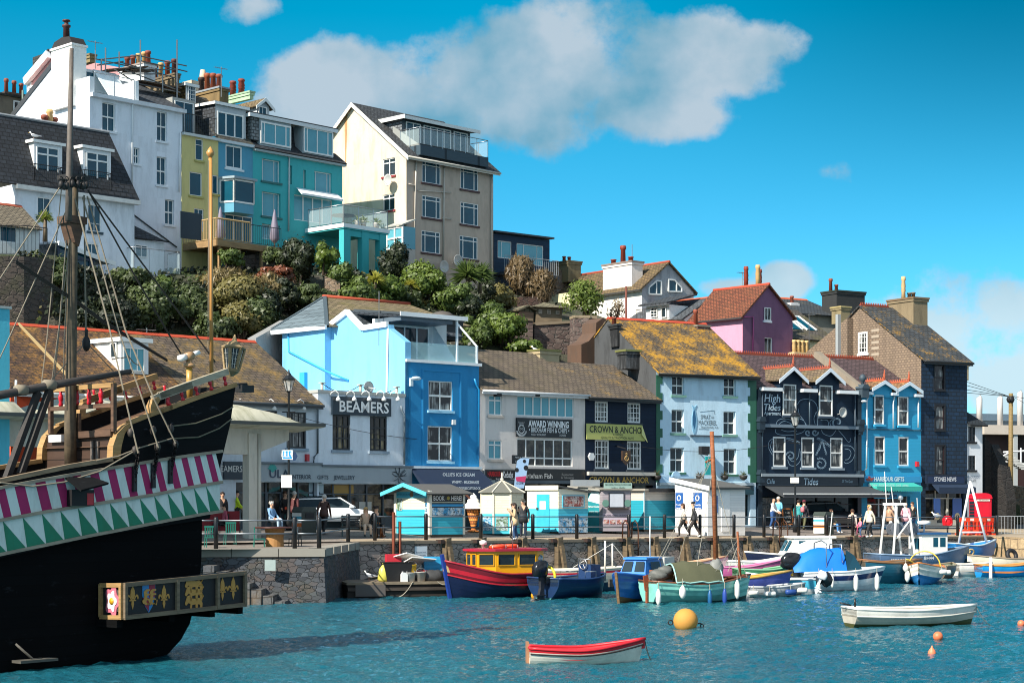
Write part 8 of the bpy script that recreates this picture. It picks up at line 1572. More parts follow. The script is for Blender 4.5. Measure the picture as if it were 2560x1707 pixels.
m.loft(rg,closed=False);m.add(rg[-1]+[],[tuple(range(9))]);b.part('canvas_cover',m,paint('1272d8',.5,.12));m=b.mb();m.add([(1.9,-.72,.85),(2.7,-.5,.9),(2.3,-.55,1.5),(1.85,-.7,1.75)],[(0,1,2,3)]);m.add([(1.9,.72,.85),(2.7,.5,.9),(2.3,.55,1.5),(1.85,.7,1.75)],[(0,1,2,3)]);m.add([(2.7,-.5,.9),(2.7,.5,.9),(2.3,.55,1.5),(2.3,-.55,1.5)],[(0,1,2,3)]);b.part('windscreen',m,glass('navy'));m=b.mb();m.tube([(1.0,-.7,.9),(1.0,-.68,2.0),(1.05,0,2.12),(1.0,.68,2.0),(1.0,.7,.9)],.03,6);m.tube([(1.7,-.7,1.2),(1.7,-.66,1.95),(1.7,.66,1.95),(1.7,.7,1.2)],.03,6);b.part('radar_arch',m,metal('c8ccd0',.2));m=b.mb();m.tube([(1.6,.5,1.9),(1.75,.5,3.3)],.02,5);b.part('aerial',m,paint(WHT))
for i,x in enumerate((.55,1.15,2.2,3.35)):fender('white fender on the side of the blue-covered speedboat',b.pt(x,-.98 if x<3 else-.5,.68),WHT,'fenders on the blue-covered speedboat',.62 if i!=1 else .45,.1 if i!=1 else .07)
p_=PK('C4',1540,1260,86);p_.z=0;b=Boat('cabin_boat','navy boat with white wheelhouse behind the white speedboat',p_,190,4.2,1.9,1.15,1.15,1.35,[(2,'1a2440')],tw=.85,gun='e0e0da',inside='c8c4b8',depth=.05);m=b.mb();m.loft([[(.6,-.75,1.1),(2.9,-.6,1.15),(2.9,.6,1.15),(.6,.75,1.1)],[(.6,-.66,2.0),(2.4,-.5,2.0),(2.4,.5,2.0),(.6,.66,2.0)]],cap=True,smooth=False);o=b.part('wheelhouse',m,paint('ecebe6'));m=b.mb();m.prismz([(.4,-.72),(2.55,-.56),(2.55,.56),(.4,.72)],2.002,2.1);m.build('roof',paint('e4e2dc'),o)
for sg in(-1,1):
 for x0,x1 in((.75,1.35),(1.5,2.2)):m=b.mb();m.add([(x0,sg*(.745-.065*x0),1.4),(x1,sg*(.745-.065*x1),1.4),(x1,sg*(.69-.065*x1),1.88),(x0,sg*(.69-.065*x0),1.88)],[(0,1,2,3)]);b.part('window',m,glass('navy'))
for y in(-.3,.3):m=b.mb();m.add([(2.79,y-.22,1.4),(2.79,y+.22,1.4),(2.53,y+.2,1.9),(2.53,y-.2,1.9)],[(0,1,2,3)]);b.part('window',m,glass('navy'))
for y in(-.34,.34):m=b.mb();m.add([(.585,y-.25,1.35),(.585,y+.25,1.35),(.585,y+.25,1.88),(.585,y-.25,1.88)],[(0,1,2,3)]);b.part('window',m,glass('navy'))
p_=wk('C3',690,1472);b=Boat('fishing_boat','dull teal wooden boat with bowsprit between speedboat and clinker boat',p_,20,3.0,1.6,1.05,.95,1.1,[(2,'1f5a70')],tw=.8,gun='7a5a3c',inside='6a6050',depth=.25,draft=.3);m=b.mb();m.tube([(-.3,-.3,1.15),(2.2,-.9,.9)],.04);b.part('spar',m,wood('8a5a34'));fender('white ball fender by the teal wooden boat',b.pt(1.9,-.9,.9),WHT,None,.3,.13)
p_=wk('C3',1060,1488);b=Boat('clinker_boat','white and blue clinker rowing boat with orange-brown gunwale, bow towards viewer',p_+Vector((.55,1.75,0)),250,3.9,1.75,.75,.68,1.0,[(.52,'2a7ab8'),(2,'e4e0d4')],tw=.7,gun='c0743a',inside='b8a48a',depth=.3,clinker=1.6,rake=.05);b.thwarts((.35,.6),'9a7a58');m=b.mb();m.tube([(1.4,-.3,.78),(3.9,-.55,1.15)],.035);m.torus((2.0,0,.75),.72,.03,22,6,MRO(R(90),4,'Y'));b.part('hoop',m,paint('e0c04a'));
for i in range(3):fender(('white fender slung low on right of clinker boat','white fender behind others at right of clinker boat','white ball fender on left bow of clinker boat')[i],b.pt(*((2.6,.85,.55),(1.8,.95,.5),(3.3,-.6,.6))[i]),WHT,None,.45,.12,(.0,.0,None)[i])
p_=wk('C3',1365,1420);b=Boat('rowing_dinghy','small brown wooden dinghy at the right of clinker boat',p_+Vector((0,1,0)),60,2.2,1.15,.62,.6,.7,[(2,'6a5a4a')],gun='9a8a70',inside='9aa08c',tw=.8)
p_=PK('C3',1000,1240,93);p_.z=0;b=Boat('trawler','small blue-grey trawler with white wheelhouse and tall white steel gantry',p_,18,5.1,2.0,1.05,.95,1.4,[(.45,'26303c'),(2,'5a7494')],tw=.9,gun='7a90a8',inside='8a8a86',depth=.4,draft=.4,full=2.8);b.M=b.M@Matrix.Scale(.8,4)
m=b.mb();m.box(3.1,5.0,-.85,.75,1.1,2.55);o=b.part('wheelhouse',m,paint('e8e6e0'));m=b.mb();m.box(2.95,5.2,-.95,.85,2.552,2.66);m.build('roof',paint('2a5a8a'),o)
for x0,x1,f_ in((3.95,4.3,0),(4.45,4.85,0)):m=b.mb();m.add([(x0,-.86,1.75),(x1,-.86,1.75),(x1,-.86,2.35),(x0,-.86,2.35)],[(0,1,2,3)]);b.part('window',m,glass('navy'))
m=b.mb();m.add([(3.09,-.6,1.6),(3.09,.1,1.6),(3.09,.1,2.3),(3.09,-.6,2.3)],[(0,1,2,3)]);b.part('window',m,glass('navy'))
WS=paint('eceae6');m=b.mb()
for y in(-.9,.8):m.bar((1.0,y,1.0),(1.25,y*.9,3.4),.1);m.bar((1.25,y*.9,3.4),(1.35,y*.8,4.45),.12);m.bar((2.6,y,1.1),(2.3,y*.9,3.5),.1);m.bar((2.3,y*.9,3.5),(1.9,y*.8,4.45),.1)
m.bar((1.35,-.95,4.5),(1.35,.85,4.5),.16,.16);m.bar((1.9,-.95,4.5),(1.9,.85,4.5),.14,.14);m.bar((1.35,-.7,4.5),(1.9,-.7,4.5),.12);m.bar((1.3,-.8,2.3),(2.4,-.8,3.6),.07);b.part('gantry',m,WS)
for x in(1.5,2.7):m=b.mb();m.lathe((x,-.5,2.9),[(.4,0),(.4,.05)],18,False,'y');m.lathe((x,.1,2.9),[(.4,0),(.4,.05)],18,False,'y');m.lathe((x,-.45,2.9),[(.14,0),(.14,.55)],10,axis='y');b.part('net_drum',m,flat('6a6e76'))
m=b.mb();m.ball((1.9,-.3,4.9),.17,10);m.tube([(1.9,-.3,4.5),(1.9,-.3,4.8)],.03);b.part('searchlight',m,metal('c8ccd0'));m=b.mb()
for x,y,h in((1.4,.6,6.6),(1.2,-.6,5.6),(3.6,.3,4.9)):m.tube([(x,y,2.6 if x>3 else 4.5),(x-.15,y,h)],.025,5)
b.part('whip_aerial',m,WS);m=b.mb();m.lathe((3.9,.2,2.66),[(.06,0),(.06,.5),(.4,.52),(.42,.72),(.1,.78)],12);b.part('radar',m,WS);
f=Fr(b.M@Vector((0,0,0)),R(18));O_=b.M@Vector((0,-1.24,0));f=Fr(O_.to_2d(),R(18));MB(f).text('SEDRONA',1.0,.75,.15,1.0,-.06).build('lettering',flat(WHT),b.root);MB(f).text('BH44',2.7,.85,.17,.55,-.06).build('lettering',flat(WHT),b.root)
p_=PK('C3',1590,1230,99);p_.z=0;b=Boat('open_boat','blue open boat with tall white A-frame of spars',p_,24,2.9,1.6,1.45,1.3,1.6,[(.55,'16283c'),(2,'1e6aa8')],tw=.8,gun='b8c8d4',inside='2a8ad0',depth=.4);m=MB();D_=99
m.tube([PK('C3',1465,1040,D_),PK('C3',1595,360,D_)],.07,6);m.tube([PK('C3',1775,1040,D_),PK('C3',1597,380,D_)],.07,6);m.tube([PK('C3',1490,915,D_),PK('C3',1745,915,D_)],.05,6);m.build('spar_frame',WS,b.root);m=MB()
for i in range(6):m.torus(tuple(PK('C3',1400+i*40,1120+(i%2)*10,D_-1.2)),.16,.05,10,5,MRO(i,4,'X'))
m.build('coiled_rope',flat('a8946a'),b.root)
p_=wk('C3',1615,1390);b=Boat('rowing_dinghy','white fibreglass dinghy left of blue and orange boat',p_,8,1.7,1.1,.6,.58,.65,[(.2,'8a8a80'),(2,'e4e2da')],tw=.9,gun='c8c4ba',inside='b8b0a4');p_=wk('C3',2010,1400);b=Boat('rowing_boat','bright blue rowing boat with orange inside at the right edge',p_,6,3.1,1.4,.6,.55,.8,[(.2,'1c4a6a'),(2,'1a94d8')],tw=.9,gun='c88a4a',inside='c8783a');b.thwarts((.3,.6),'c88a50',-.05);m=b.mb();m.box(.28,.40,-.8,-.7,-.2,1.0);b.part('white_post',m,WS)
p_=PK('C3',2010,1290,94);p_.z=0;b=Boat('rowing_boat','white weathered rowing boat close to the sandy wall with a tyre on it',p_,186,3.6,1.5,.8,.75,.95,[(2,'cfc4b0')],gun='8a7a66',inside='d8d2c4');o=thing('tyre','black tyre resting on the bow of the weathered white boat','tyre',tuple(PK('C3',2045,1165,94)));m=MB();m.torus(tuple(PK('C3',2045,1165,94)),.27,.11,18,8,MRO(R(70),4,'X')@MRO(.4,4,'Y'));m.build('tread',flat(BLK),o)
o=thing('tyre','black tyre hanging on the quay wall right of the blue open boat','tyre',tuple(PK('C3',1800,1030,103)));m=MB();m.torus(tuple(PK('C3',1800,1030,102)),.27,.11,18,8,RX90);m.build('tread',flat(BLK),o)
# the black galleon at the left
SA=R(50);S_O=P(509,1300,44.8);sf=Fr(S_O.to_2d(),SA);SHIP=thing('galleon','black wooden galleon stern with striped and triangle painted bands','ship',(S_O.x,S_O.y,0),SA)
TAR=planks((.0035,.004,.005),.2,.03,.45,.45,.8,worn=(.05,.055,.065),spec=.2);TARD=planks((.0022,.0025,.003),.24,.03,.45,.4,.9,worn=(.014,.015,.017),spec=.12);TAN=wood('b08a58','86683e');OAK=wood('6a4e3a','3a2a20');RED=paint('c01828',.3);ROPEL=flat('857b6a',.9);ROPED=flat('3a332c',.9)
def sp(k,x,y,w=0):u,z=sf.k(k,x,y,-w);return(u,w,z)
def s2(k,x,y):return sf.k(k,x,y)
WB=2.8
def lin(pts,x):
 for(x0,y0),(x1,y1)in zip(pts,pts[1:]):
  if x0<=x<=x1:return y0+(y1-y0)*(x-x0)/(x1-x0)
 return pts[0][1]+(pts[1][1]-pts[0][1])/(pts[1][0]-pts[0][0])*(x-pts[0][0])if x<pts[0][0]else pts[-1][1]
top=[(x,y)for x,y in((-140,1408),(0,1381),(200,1340),(400,1300),(509,1281))]
m=MB(sf);m.smooth=True;cols_=[-140,-60,20,100,180,250,320,370,410,440,465,485,500,509];NZ=12
stern=[(3.2,0),(1.6,-.02),(1.2,-.1),(.8,-.16),(.4,-.36),(.1,-.62),(-.4,-1.3),(-1.2,-2.6)]
def usn(z):return lin(sorted((zz,uu)for zz,uu in stern),z)
for sd in(0,1):
 rg=[]
 for i in range(15):
  t=i/14;r_=[]
  for j in range(NZ+1):
   u0=sf.uv(-140,1400)[0];zt=sf.uv(*(lambda X:(X,lin(top,X)))(-140+(509+140)*t))[1];z=-1.2+(zt+1.2)*j/NZ;ue=usn(z);u=u0+(ue-u0)*(1-(1-t)**1.0);k=max(0,1-z/2.6)**1.5*max(0,1-(ue-u)/3.2)**1.5;w_=.06+.45*k+.35*max(0,-z);r_.append((u,w_ if sd==0 else WB+.3-w_,z))
  rg.append(r_)
 m.loft(rg,closed=False);E_=rg[-1];
 if sd==0:E0_=E_
 else:m.loft([E0_,E_],closed=False)
m.build('hull',TARD,SHIP)
st_u=s2('B2',1515,600)[0]
side=[('B1',-520,1640),('B1',0,1512),('B1',700,1372),('B1',1060,1300),('B1',1075,1130),('B1',1210,965),('B1',1400,890),('B3',0,915),('B3',380,775),('B3',742,642),('B3',715,830),('B3',690,1010),('B3',600,1390),('B2',1560,345),('B2',700,480),('B2',0,640),('B2',-420,730)]
pl=[s2(*p_)for p_ in side]
for w0 in(0,WB):m=MB(sf);m.prism(pl,w0,w0+.12);m.build('topside_planking',TAR,SHIP)
m=MB(sf);a=[s2(*p_)for p_ in side[9:14]];m.loft([[(u,.02,z)for u,z in a],[(u,WB+.1,z)for u,z in a]],closed=False,smooth=False);m.build('transom',TAR,SHIP)
m=MB(sf);dk=[s2('B1',-400,1760),s2('B1',1060,1420),s2('B1',1063,1180),s2('B3',700,790)]
m.add([(dk[0][0],.12,dk[0][1]-.2),(dk[1][0],.12,dk[1][1]-.2),(dk[1][0],WB,dk[1][1]-.2),(dk[0][0],WB,dk[0][1]-.2)],[(0,1,2,3)]);m.add([(dk[2][0],.12,dk[2][1]),(dk[3][0],.12,dk[3][1]),(dk[3][0],WB,dk[3][1]),(dk[2][0],WB,dk[2][1])],[(0,1,2,3)]);m.build('deck',OAK,SHIP)
def line2(k,pts,n):
 out=[]
 for i in range(n+1):
  t=i/n;x=pts[0][0]+(pts[-1][0]-pts[0][0])*t;out.append((x,lin(pts,x)))
 return out
st_top=[(-460,218),(0,118),(400,45),(900,-40),(1300,-105),(1655,-152)];st_bot=[(-460,440),(0,352),(330,290),(700,232),(1130,165),(1420,105),(1655,68)];tr_bot=[(-460,705),(0,603),(330,535),(590,480),(900,420),(1200,360),(1615,285)]
m=MB(sf);ks_=[-442,-380,-310,-240,-160,-80,0,60,130,205,285,360,435,500,560,625,690,755,820,880,940,1000,1060,1110,1165,1215,1270,1320,1370,1415,1465,1510,1555,1600,1628]
def band(x,tp,bt,w):a=s2('B2',x,lin(tp,x));return(a[0],w,a[1])
for i,(x0,x1)in enumerate(zip(ks_,ks_[1:])):
 m.cur=i%2;sh_=-34
 A=s2('B2',x0+sh_,lin(st_top,x0+sh_));B2_=s2('B2',x1+sh_,lin(st_top,x1+sh_));C2_=s2('B2',x1+20,lin(st_bot,x1+20));D2_=s2('B2',x0+20,lin(st_bot,x0+20));m.prism([D2_,C2_,B2_,A],-.05,-.002)
WP=stucco('cfdad4',.35,'7a7a6a');m.build('striped_band',[stucco('a0205a',.3,'6a1a3c'),WP],SHIP)
m=MB(sf);m.cur=0;xs_=[-450+(1625+450)*i/24 for i in range(25)];m.prism([s2('B2',x,lin(tr_bot,x))for x in xs_]+[s2('B2',x,lin(st_bot,x)+6)for x in xs_[::-1]],-.05,-.002);m.cur=1;vx=[-440,-300,-150,10,157,300,437,567,690,805,920,1028,1135,1235,1333,1430,1520,1618]
for a,c in zip(vx,vx[1:]):m.prism([s2('B2',a+2,lin(st_bot,a)+14),s2('B2',c+26 if c<1600 else 1622,lin(tr_bot,c+26)-4),s2('B2',a+34,lin(tr_bot,a+34)-4)],-.056,-.0505)
m.build('triangle_band',[WP,stucco('1f7a5c',.3,'3a5a34')],SHIP)
m=MB(sf)
for tb,dy in((st_top,-6),(st_bot,2),(tr_bot,4)):
 p_=[s2('B2',x,lin(tb,x)+dy)for x in[-450+2090*i/16 for i in range(17)]]
 m=MB(sf)
 for a,c in zip(p_,p_[1:]):m.bar((a[0],-.06,a[1]),(c[0],-.06,c[1]),.09,.07)
 m.build('moulding',wood('a89c88','7a7060'),SHIP)
def rail(pts,wd,th,mt,name,w):
 m=MB(sf);p_=[s2(*a)for a in pts]
 for a,c in zip(p_,p_[1:]):m.bar((a[0],w,a[1]),(c[0],w,c[1]),wd,th)
 return m.build(name,mt,SHIP)
def knee(inner,outer,w0,w1,mt,w):
 m=MB(sf);a=[s2(*p_)for p_ in outer];c=[s2(*p_)for p_ in inner];m.prism(a+c[::-1],w+w0,w+w1);m.build('rail_knee',mt,SHIP)
for w in(0,WB):
 rail([('B1',1435,735),('B1',1790,605),('B3',0,740),('B3',300,630),('B3',668,503)],.13,.16,wood('b8ac94','8a7f6a')if w==0 else TAN,'top_rail',w+.04)
 rail([('B1',1385,888),('B1',1600,810),('B3',0,895),('B3',380,752),('B3',745,632)],.16,.1,TAN,'gunwale_plank',w+.03);rail([('B1',-500,1610),('B1',0,1500),('B1',640,1365),('B1',1045,1298)],.16,.1,TAN if w else wood('9a8468','6a5844'),'gunwale_plank',w+.03);rail([('B1',1205,958),('B1',1400,882)],.16,.1,TAN,'gunwale_plank',w+.03)
 knee([('B1',1108,1290),('B1',1120,1180),('B1',1150,1060),('B1',1222,968)],[('B1',1035,1290),('B1',1042,1170),('B1',1080,1060),('B1',1150,985),('B1',1205,955)],-.06,.16,TAN,w)
 knee([('B1',1452,862),('B1',1455,800),('B1',1490,745)],[('B1',1393,872),('B1',1398,800),('B1',1425,740),('B1',1470,715)],-.04,.14,TAN,w)
 for k,x0,y0,x1,y1 in(('B1',1595,805,1565,690),('B1',1722,758,1695,650),('B3',95,845,50,640),('B3',240,795,212,690),('B3',382,742,352,640),('B3',518,690,490,580),('B3',655,640,638,535)):
  a,c=Vector(sp(k,x0,y0,0)),Vector(sp(k,x1,y1,0));a.y=c.y=w+.04;prof=[.6,1.0,.7,.45,.8,1.0,.5,.75];m=MB(sf);m.tube([a.lerp(c,i/7)for i in range(8)],[.055*v for v in prof],8);m.build('baluster',RED,SHIP)
ub=s2('B1',1085,1000)[0];sg=sf.left(ub,0)
def g2(x,y):return sg.k('B1',x,y)
bl_=-WB
m=MB(sg);zb0,zb1=g2(1080,1400)[1]-.3,g2(1085,1045)[1];m.box(bl_,0,0,.1,zb0,zb1);m.build('bulkhead',planks('4a382e',.22,.04,.3,.4),SHIP)
def gb(x0,y0,x1,y1,th,mt,name):a,c=g2(x0,y0),g2(x1,y1);m=MB(sg);m.bar((a[0],-.05,a[1]),(c[0],-.05,c[1]),.1,th);m.build(name,mt,SHIP)
gb(485,655,1085,605,.11,TAN,'cross_rail');gb(478,832,1065,795,.1,OAK,'cross_rail');gb(715,1075,1062,1050,.16,OAK,'cross_beam');gb(1078,590,1078,1040,.1,OAK,'rail_post');gb(490,660,490,1060,.1,OAK,'rail_post');gb(752,870,752,1045,.07,OAK,'rail_post')
for x,y0,y1 in((583,665,810),(733,655,795),(847,645,792),(958,632,780)):
 a,c=g2(x,y1),g2(x,y0);m=MB(sg);m.tube([Vector((a[0],-.05,a[1])).lerp(Vector((c[0],-.05,c[1])),i/7)for i in range(8)],[.06*v for v in(.7,1,.7,.9,1.05,.95,.5,.8)],8);m.build('baluster',RED,SHIP)
for x in(690,870,920):a,c=g2(x,1330),g2(x,1130);m=MB(sg);m.box(a[0]-.05,a[0]+.05,-.05,-.002,a[1],c[1]);m.build('door_frame',wood('6a6058'),SHIP)
m=MB(sg);a,c=g2(485,1140),g2(602,1070);m.box(a[0],c[0],-.1,-.004,a[1],c[1]);m.build('white_notice',paint(WHITE),SHIP)
WM_=1.5
def S3(k,x,y,w=WM_):return Vector(sp(k,x,y,w))
def srope(pts,r=.018,mt=ROPEL,name='rope'):m=MB(sf);m.tube([S3(*p_)for p_ in pts],r,5);return m.build(name,mt,SHIP)
MST=wood('665843','3a3126',3);m=MB(sf);m.tube([S3('B1',658,1350),S3('B1',655,1000),S3('B1',665,300),S3('2',680,700),S3('2',690,200),S3('1',690,1450)],[.15,.15,.135,.12,.11,.11],10);m.build('mast',MST,SHIP)
m=MB(sf);m.tube([S3('2',640,420,1.3),S3('1',645,1430,1.3),S3('1',668,230,1.3)],[.085,.08,.05],8);m.build('topmast',wood('6a6058','4a443e',3),SHIP)
m=MB(sf);a,c=S3('2',590,440),S3('2',755,395);m.box(a.x,c.x,WM_-.25,WM_+.25,a.z,c.z);m.prism([(a.x+.05,a.z),(c.x-.05,a.z),(c.x-.2,a.z-.55),(a.x+.2,a.z-.45)],WM_-.2,WM_+.2);m.build('mast_cap',OAK,SHIP);m=MB(sf);a=S3('1',690,1440);m.box(a.x-.28,a.x+.26,WM_-.25,WM_+.3,a.z-.05,a.z+.06)
for i in range(10):x=570+i*26;p_=S3('1',x,1500+12*sin(i),1.2+.6*(i%2));m.ball(tuple(p_),.07,7,(1,1,1.5));q_=S3('1',x,1445,1.2+.6*(i%2));m.torus(tuple(q_),.05,.018,8,4,RX90);m.tube([p_,q_],.02,4)
m.build('deadeyes',flat('231f1c'),SHIP)
m=MB(sf);m.tube([S3('B1',-300,760,.9),S3('B1',0,700,.9),S3('B1',480,610,.9),S3('B1',1220,478,.9)],[.1,.1,.1,.06],8);m.build('yard',wood('4a4440','2a2624'),SHIP)
for x,y in((195,660),(460,612)):m=MB(sf);p_=S3('B1',x,y,.9);m.tube([p_-Vector((.14,0,-.01)),p_+Vector((.14,0,.02))],.125,8);m.build('rope_lashing',ROPEL,SHIP)
for pts,r in(([('2',560,105),('2',0,960),('2',-200,1270)],.016),([('2',690,160),('2',60,1568),('B1',-60,480)],.015),([('2',575,100),('2',440,1500),('B1',385,610)],.013),([('2',700,225),('2',600,1020),('B1',480,610)],.013),([('2',620,600),('2',540,1568),('B1',500,610)],.016),([('2',640,650),('2',600,1568),('B1',590,600)],.014),([('2',785,180),('B1',803,160)],.022),([('B1',770,245),('B1',450,590)],.014),([('B1',840,245),('B1',1060,480)],.014)):srope(pts,r)
for pts in([('2',700,215,1.3),('B1',1010,30,.5),('B1',1190,820,-.12),('B1',1290,1240,-.3)],[('2',770,195,1.3),('B1',1105,95,.5),('B1',1330,740,-.12),('B1',1480,1190,-.3)],[('2',815,190,1.3),('B1',1170,90,.5),('B1',1440,740,-.12),('B1',1640,1150,-.3)]):srope(pts,.021,ROPEL,'shroud')
for pts in([('2',820,130),('2',1240,900),('2',1560,1450),('B3',205,330)],[('2',830,150),('2',1780,1420),('B3',540,410,1.4)]):srope(pts,.022,ROPED,'stay')
for dy in(0,12,26):srope([('2',150,790+dy),('2',740,1180+dy),('B1',960,0+dy),('B1',1560,370+dy*.5)],.022,ROPED,'stay')
for pts in([('2',1000,1300),('2',1130,1298)],[('2',1095,1410),('2',1180,1408)],[('B1',1075,345),('B1',1120,358),('B1',1180,345)],[('B1',1185,320),('B1',1250,400),('B1',1300,425)]):srope(pts,.014,ROPEL,'ratline')
srope([('B1',0,1515,-.1),('B1',300,1550,-.12),('B1',600,1510,-.12),('B1',930,1410,-.12),('B1',1290,1200,-.15)],.02);srope([('B1',900,1310,-.05),('B1',1100,1270,-.1),('B1',1290,1195,-.15),('B1',1600,1105,-.15)],.018)
for pts in([('B3',110,1040,-.06),('B3',350,1010,-.08),('B3',600,920,-.08),('B3',715,850,-.05)],[('B3',130,1160,-.06),('B3',380,1145,-.08),('B3',580,1060,-.08),('B3',705,965,-.05)]):srope(pts,.018,flat('6a6450'))
m=MB(sf);p_=S3('B1',806,220);m.ball(tuple(p_),.13,10,(.8,.8,1.5));m.tube([p_,p_+Vector((0,0,.35))],.04,5);m.build('pulley_block',flat('1a1816'),SHIP)
for x0,y0,x1,y1 in((60,1480,355,670),(190,1440,465,640)):m=MB(sf);m.bar(S3('B1',x0,y0,.5),S3('B1',x1,y1,.9),.12,.16);m.build('sheer_leg',wood('2c2622'),SHIP)
for x0,y0,x1,y1 in((1290,1240,1255,1500),(1470,1230,1430,1470),(1640,1170,1590,1430)):
 m=MB(sf);a,c=S3('B1',x0,y0,-.2),S3('B1',x1,y1,-.1);n=11
 for i in range(n):m.torus(tuple(a.lerp(c,i/(n-1))),.055,.016,8,4,RX90 if i%2 else MRO(R(90),4,'Y'))
 m.build('chain',metal('2a2626',.6),SHIP);m=MB(sf);m.box(c.x-.05,c.x+.05,-.14,-.06,c.z-.25,c.z+.35);m.build('chain_plate',flat(BLK),SHIP)
for x in(1250,1460,1625):
 for dx,y0,k in((10,1215,.15),(-30,1050,.1)):m=MB(sf);m.ball(tuple(S3('B1',x+dx,y0-(x-1250)*k,-.15)),.085,8,(1,1,1.4));m.build('deadeye',flat('3a332e'),SHIP)
gp_=sf.rect('B2',535,130,700,250,.25);m=MB(sf);m.box(gp_[0],gp_[1],-.25,-.06,gp_[2],gp_[3]);o=m.build('gun_port',flat('0a0a0b'),SHIP);m=MB(sf);m.box(gp_[1]-.2,gp_[1]-.02,-.26,-.252,gp_[2]+.02,gp_[3]-.08);m.build('red_lining',RED,o);m=MB(sf);m.slab([(gp_[0]-.05,-.06,gp_[3]+.25),(gp_[1]+.1,-.06,gp_[3]+.25),(gp_[1]+.1,-.65,gp_[3]+.12),(gp_[0]-.05,-.65,gp_[3]-.05)],.05);m.build('port_lid',TAR,o)
GO=.85;gc=[sf.k('B2',x,y,GO)for x,y in((918,838),(1822,748),(1822,985),(918,1085))];m=MB(sf);m.prism([gc[3],gc[2],gc[1],gc[0]],-GO,-.02);GAL=m.build('stern_gallery',flat('101114'),SHIP);GOLD=flat('b8863a',.45);FRM=wood('7a6a54','5a4c3c')
def gpt(x,y,o_=0):u,z=sf.k('B2',x,y,GO);return(u,-GO-o_,z)
m=MB(sf)
for(x0,y0),(x1,y1)in(((918,838),(1822,748)),((918,1080),(1822,982)),((926,838),(926,1085)),((1312,800),(1312,1045)),((1612,770),(1612,1015)),((1815,748),(1815,985))):m.bar(gpt(x0,y0,.03),gpt(x1,y1,.03),.08,.1)
m.build('frame',FRM,GAL);LG=sf.left(gc[0][0],-GO);z0,z1=gc[3][1],gc[0][1];m=MB(LG)
for a,c in(((-.82,z0),(0,z0+.02)),((-.82,z1-.03),(0,z1)),((-.04,z0),(-.04,z1)),((-.8,z0),(-.8,z1))):m.bar((a[0],-.03,a[1]),(c[0],-.03,c[1]),.08,.1)
m.build('side_frame',TAN,GAL);m=MB(LG);m.box(-.62,-.1,-.03,-.002,z0+.15,z1-.12);m.build('side_panel',wood('4a443e'),GAL);cz=(z0+z1)/2
for k_,rr_,c_,y_ in((5,.34,'c86a7a',-.045),(5,.22,'e8d8d4',-.06)):
 m=MB(LG);n=40;pr=[(rr_*(1+.18*cos(k_*(i/n*6.283)))*cos(i/n*6.283)*.72-.36,cz+rr_*(1+.18*cos(k_*(i/n*6.283)))*sin(i/n*6.283))for i in range(n)];m.prism(pr,y_,-.031);m.build('rose_emblem',paint(C(c_)),GAL)
m=MB(LG);m.lathe((-.36,-.075,cz),[(.08,0),(.08,.03)],12,axis='y');m.build('rose_centre',paint('d8a020'),GAL)
def fleur(x,y,h,par=None):
 c=gpt(x,y);s_=h/2.975/F*46;m=MB(sf)
 def pl_(pts,o_=.012):m.prism([(c[0]+a*s_,c[2]+b_*s_)for a,b_ in pts],c[1]-o_,c[1]-.002)
 pl_([(0,.5),(.10,.28),(.12,.1),(.05,-.08),(-.05,-.08),(-.12,.1),(-.10,.28)])
 for sg_ in(1,-1):pl_([(sg_*a,b_)for a,b_ in((.05,-.1),(.12,.05),(.2,.12),(.27,.1),(.3,-.02),(.27,-.1),(.24,-.05),(.23,.02),(.18,.03),(.12,-.06),(.06,-.14))],.014)
 pl_([(-.17,-.1),(.17,-.1),(.17,-.15),(-.17,-.15)],.018);pl_([(-.05,-.15),(.05,-.15),(.07,-.28),(0,-.5),(-.07,-.28)],.013);m.build('fleur_de_lis',GOLD,GAL)
fleur(985,930,165);fleur(1218,925,165);fleur(1653,868,165);fleur(1733,860,165)
c=gpt(1105,930);m=MB(sf);sp_=[(-.2,.34),(.2,.34),(.2,.05),(.12,-.2),(0,-.36),(-.12,-.2),(-.2,.05)]
m.cur=0;m.prism([(c[0]+a*.95,c[2]+b_)for a,b_ in sp_],c[1]-.012,c[1]-.002);m.cur=1;m.prism([(c[0],c[2]+.33),(c[0]+.18,c[2]+.33),(c[0]+.18,c[2]),(c[0],c[2])],c[1]-.016,c[1]-.0125);m.prism([(c[0]-.18,c[2]),(c[0],c[2]),(c[0],c[2]-.33),(c[0]-.11,c[2]-.2)],c[1]-.016,c[1]-.0125);m.build('shield',[paint('2a78b0'),paint('8a1a34')],GAL)
def lion(m,cx,cy,s_,y_,up=False):
 P_=[(-.5,.1),(-.42,.3),(-.25,.36),(-.15,.2),(.1,.18),(.3,.22),(.42,.12),(.5,-.05),(.48,-.35),(.38,-.35),(.34,-.1),(.22,-.08),(.2,-.35),(.1,-.35),(.08,-.08),(-.12,-.1),(-.14,-.35),(-.24,-.35),(-.22,-.05),(-.34,0),(-.48,-.12),(-.55,-.05)]
 if up:P_=[(-b_*.8,a*.9)for a,b_ in P_][::1]
 m.prism([(cx+a*s_,cy+b_*s_)for a,b_ in P_],y_-.014,y_-.0025);T_=[(.42,.12),(.55,.28),(.45,.42),(.3,.36)]if not up else[(.1,-.4),(.3,-.5),(.35,-.2)]
 q_=[(cx+a*s_,y_-.012,cy+b_*s_)for a,b_ in T_];m.tube(q_,.02*s_/.5,4)
m=MB(sf);lion(m,c[0]-.09,c[2]+.02,.4,c[1]-.016,True);lion(m,c[0]+.09,c[2]+.02,.4,c[1]-.016,True);m.build('gold_lion',GOLD,GAL)
for y in(838,900,968):c=gpt(1442,y);m=MB(sf);lion(m,c[0],c[2],.52,c[1]);m.build('gold_lion',GOLD,GAL)
m=MB(sf)
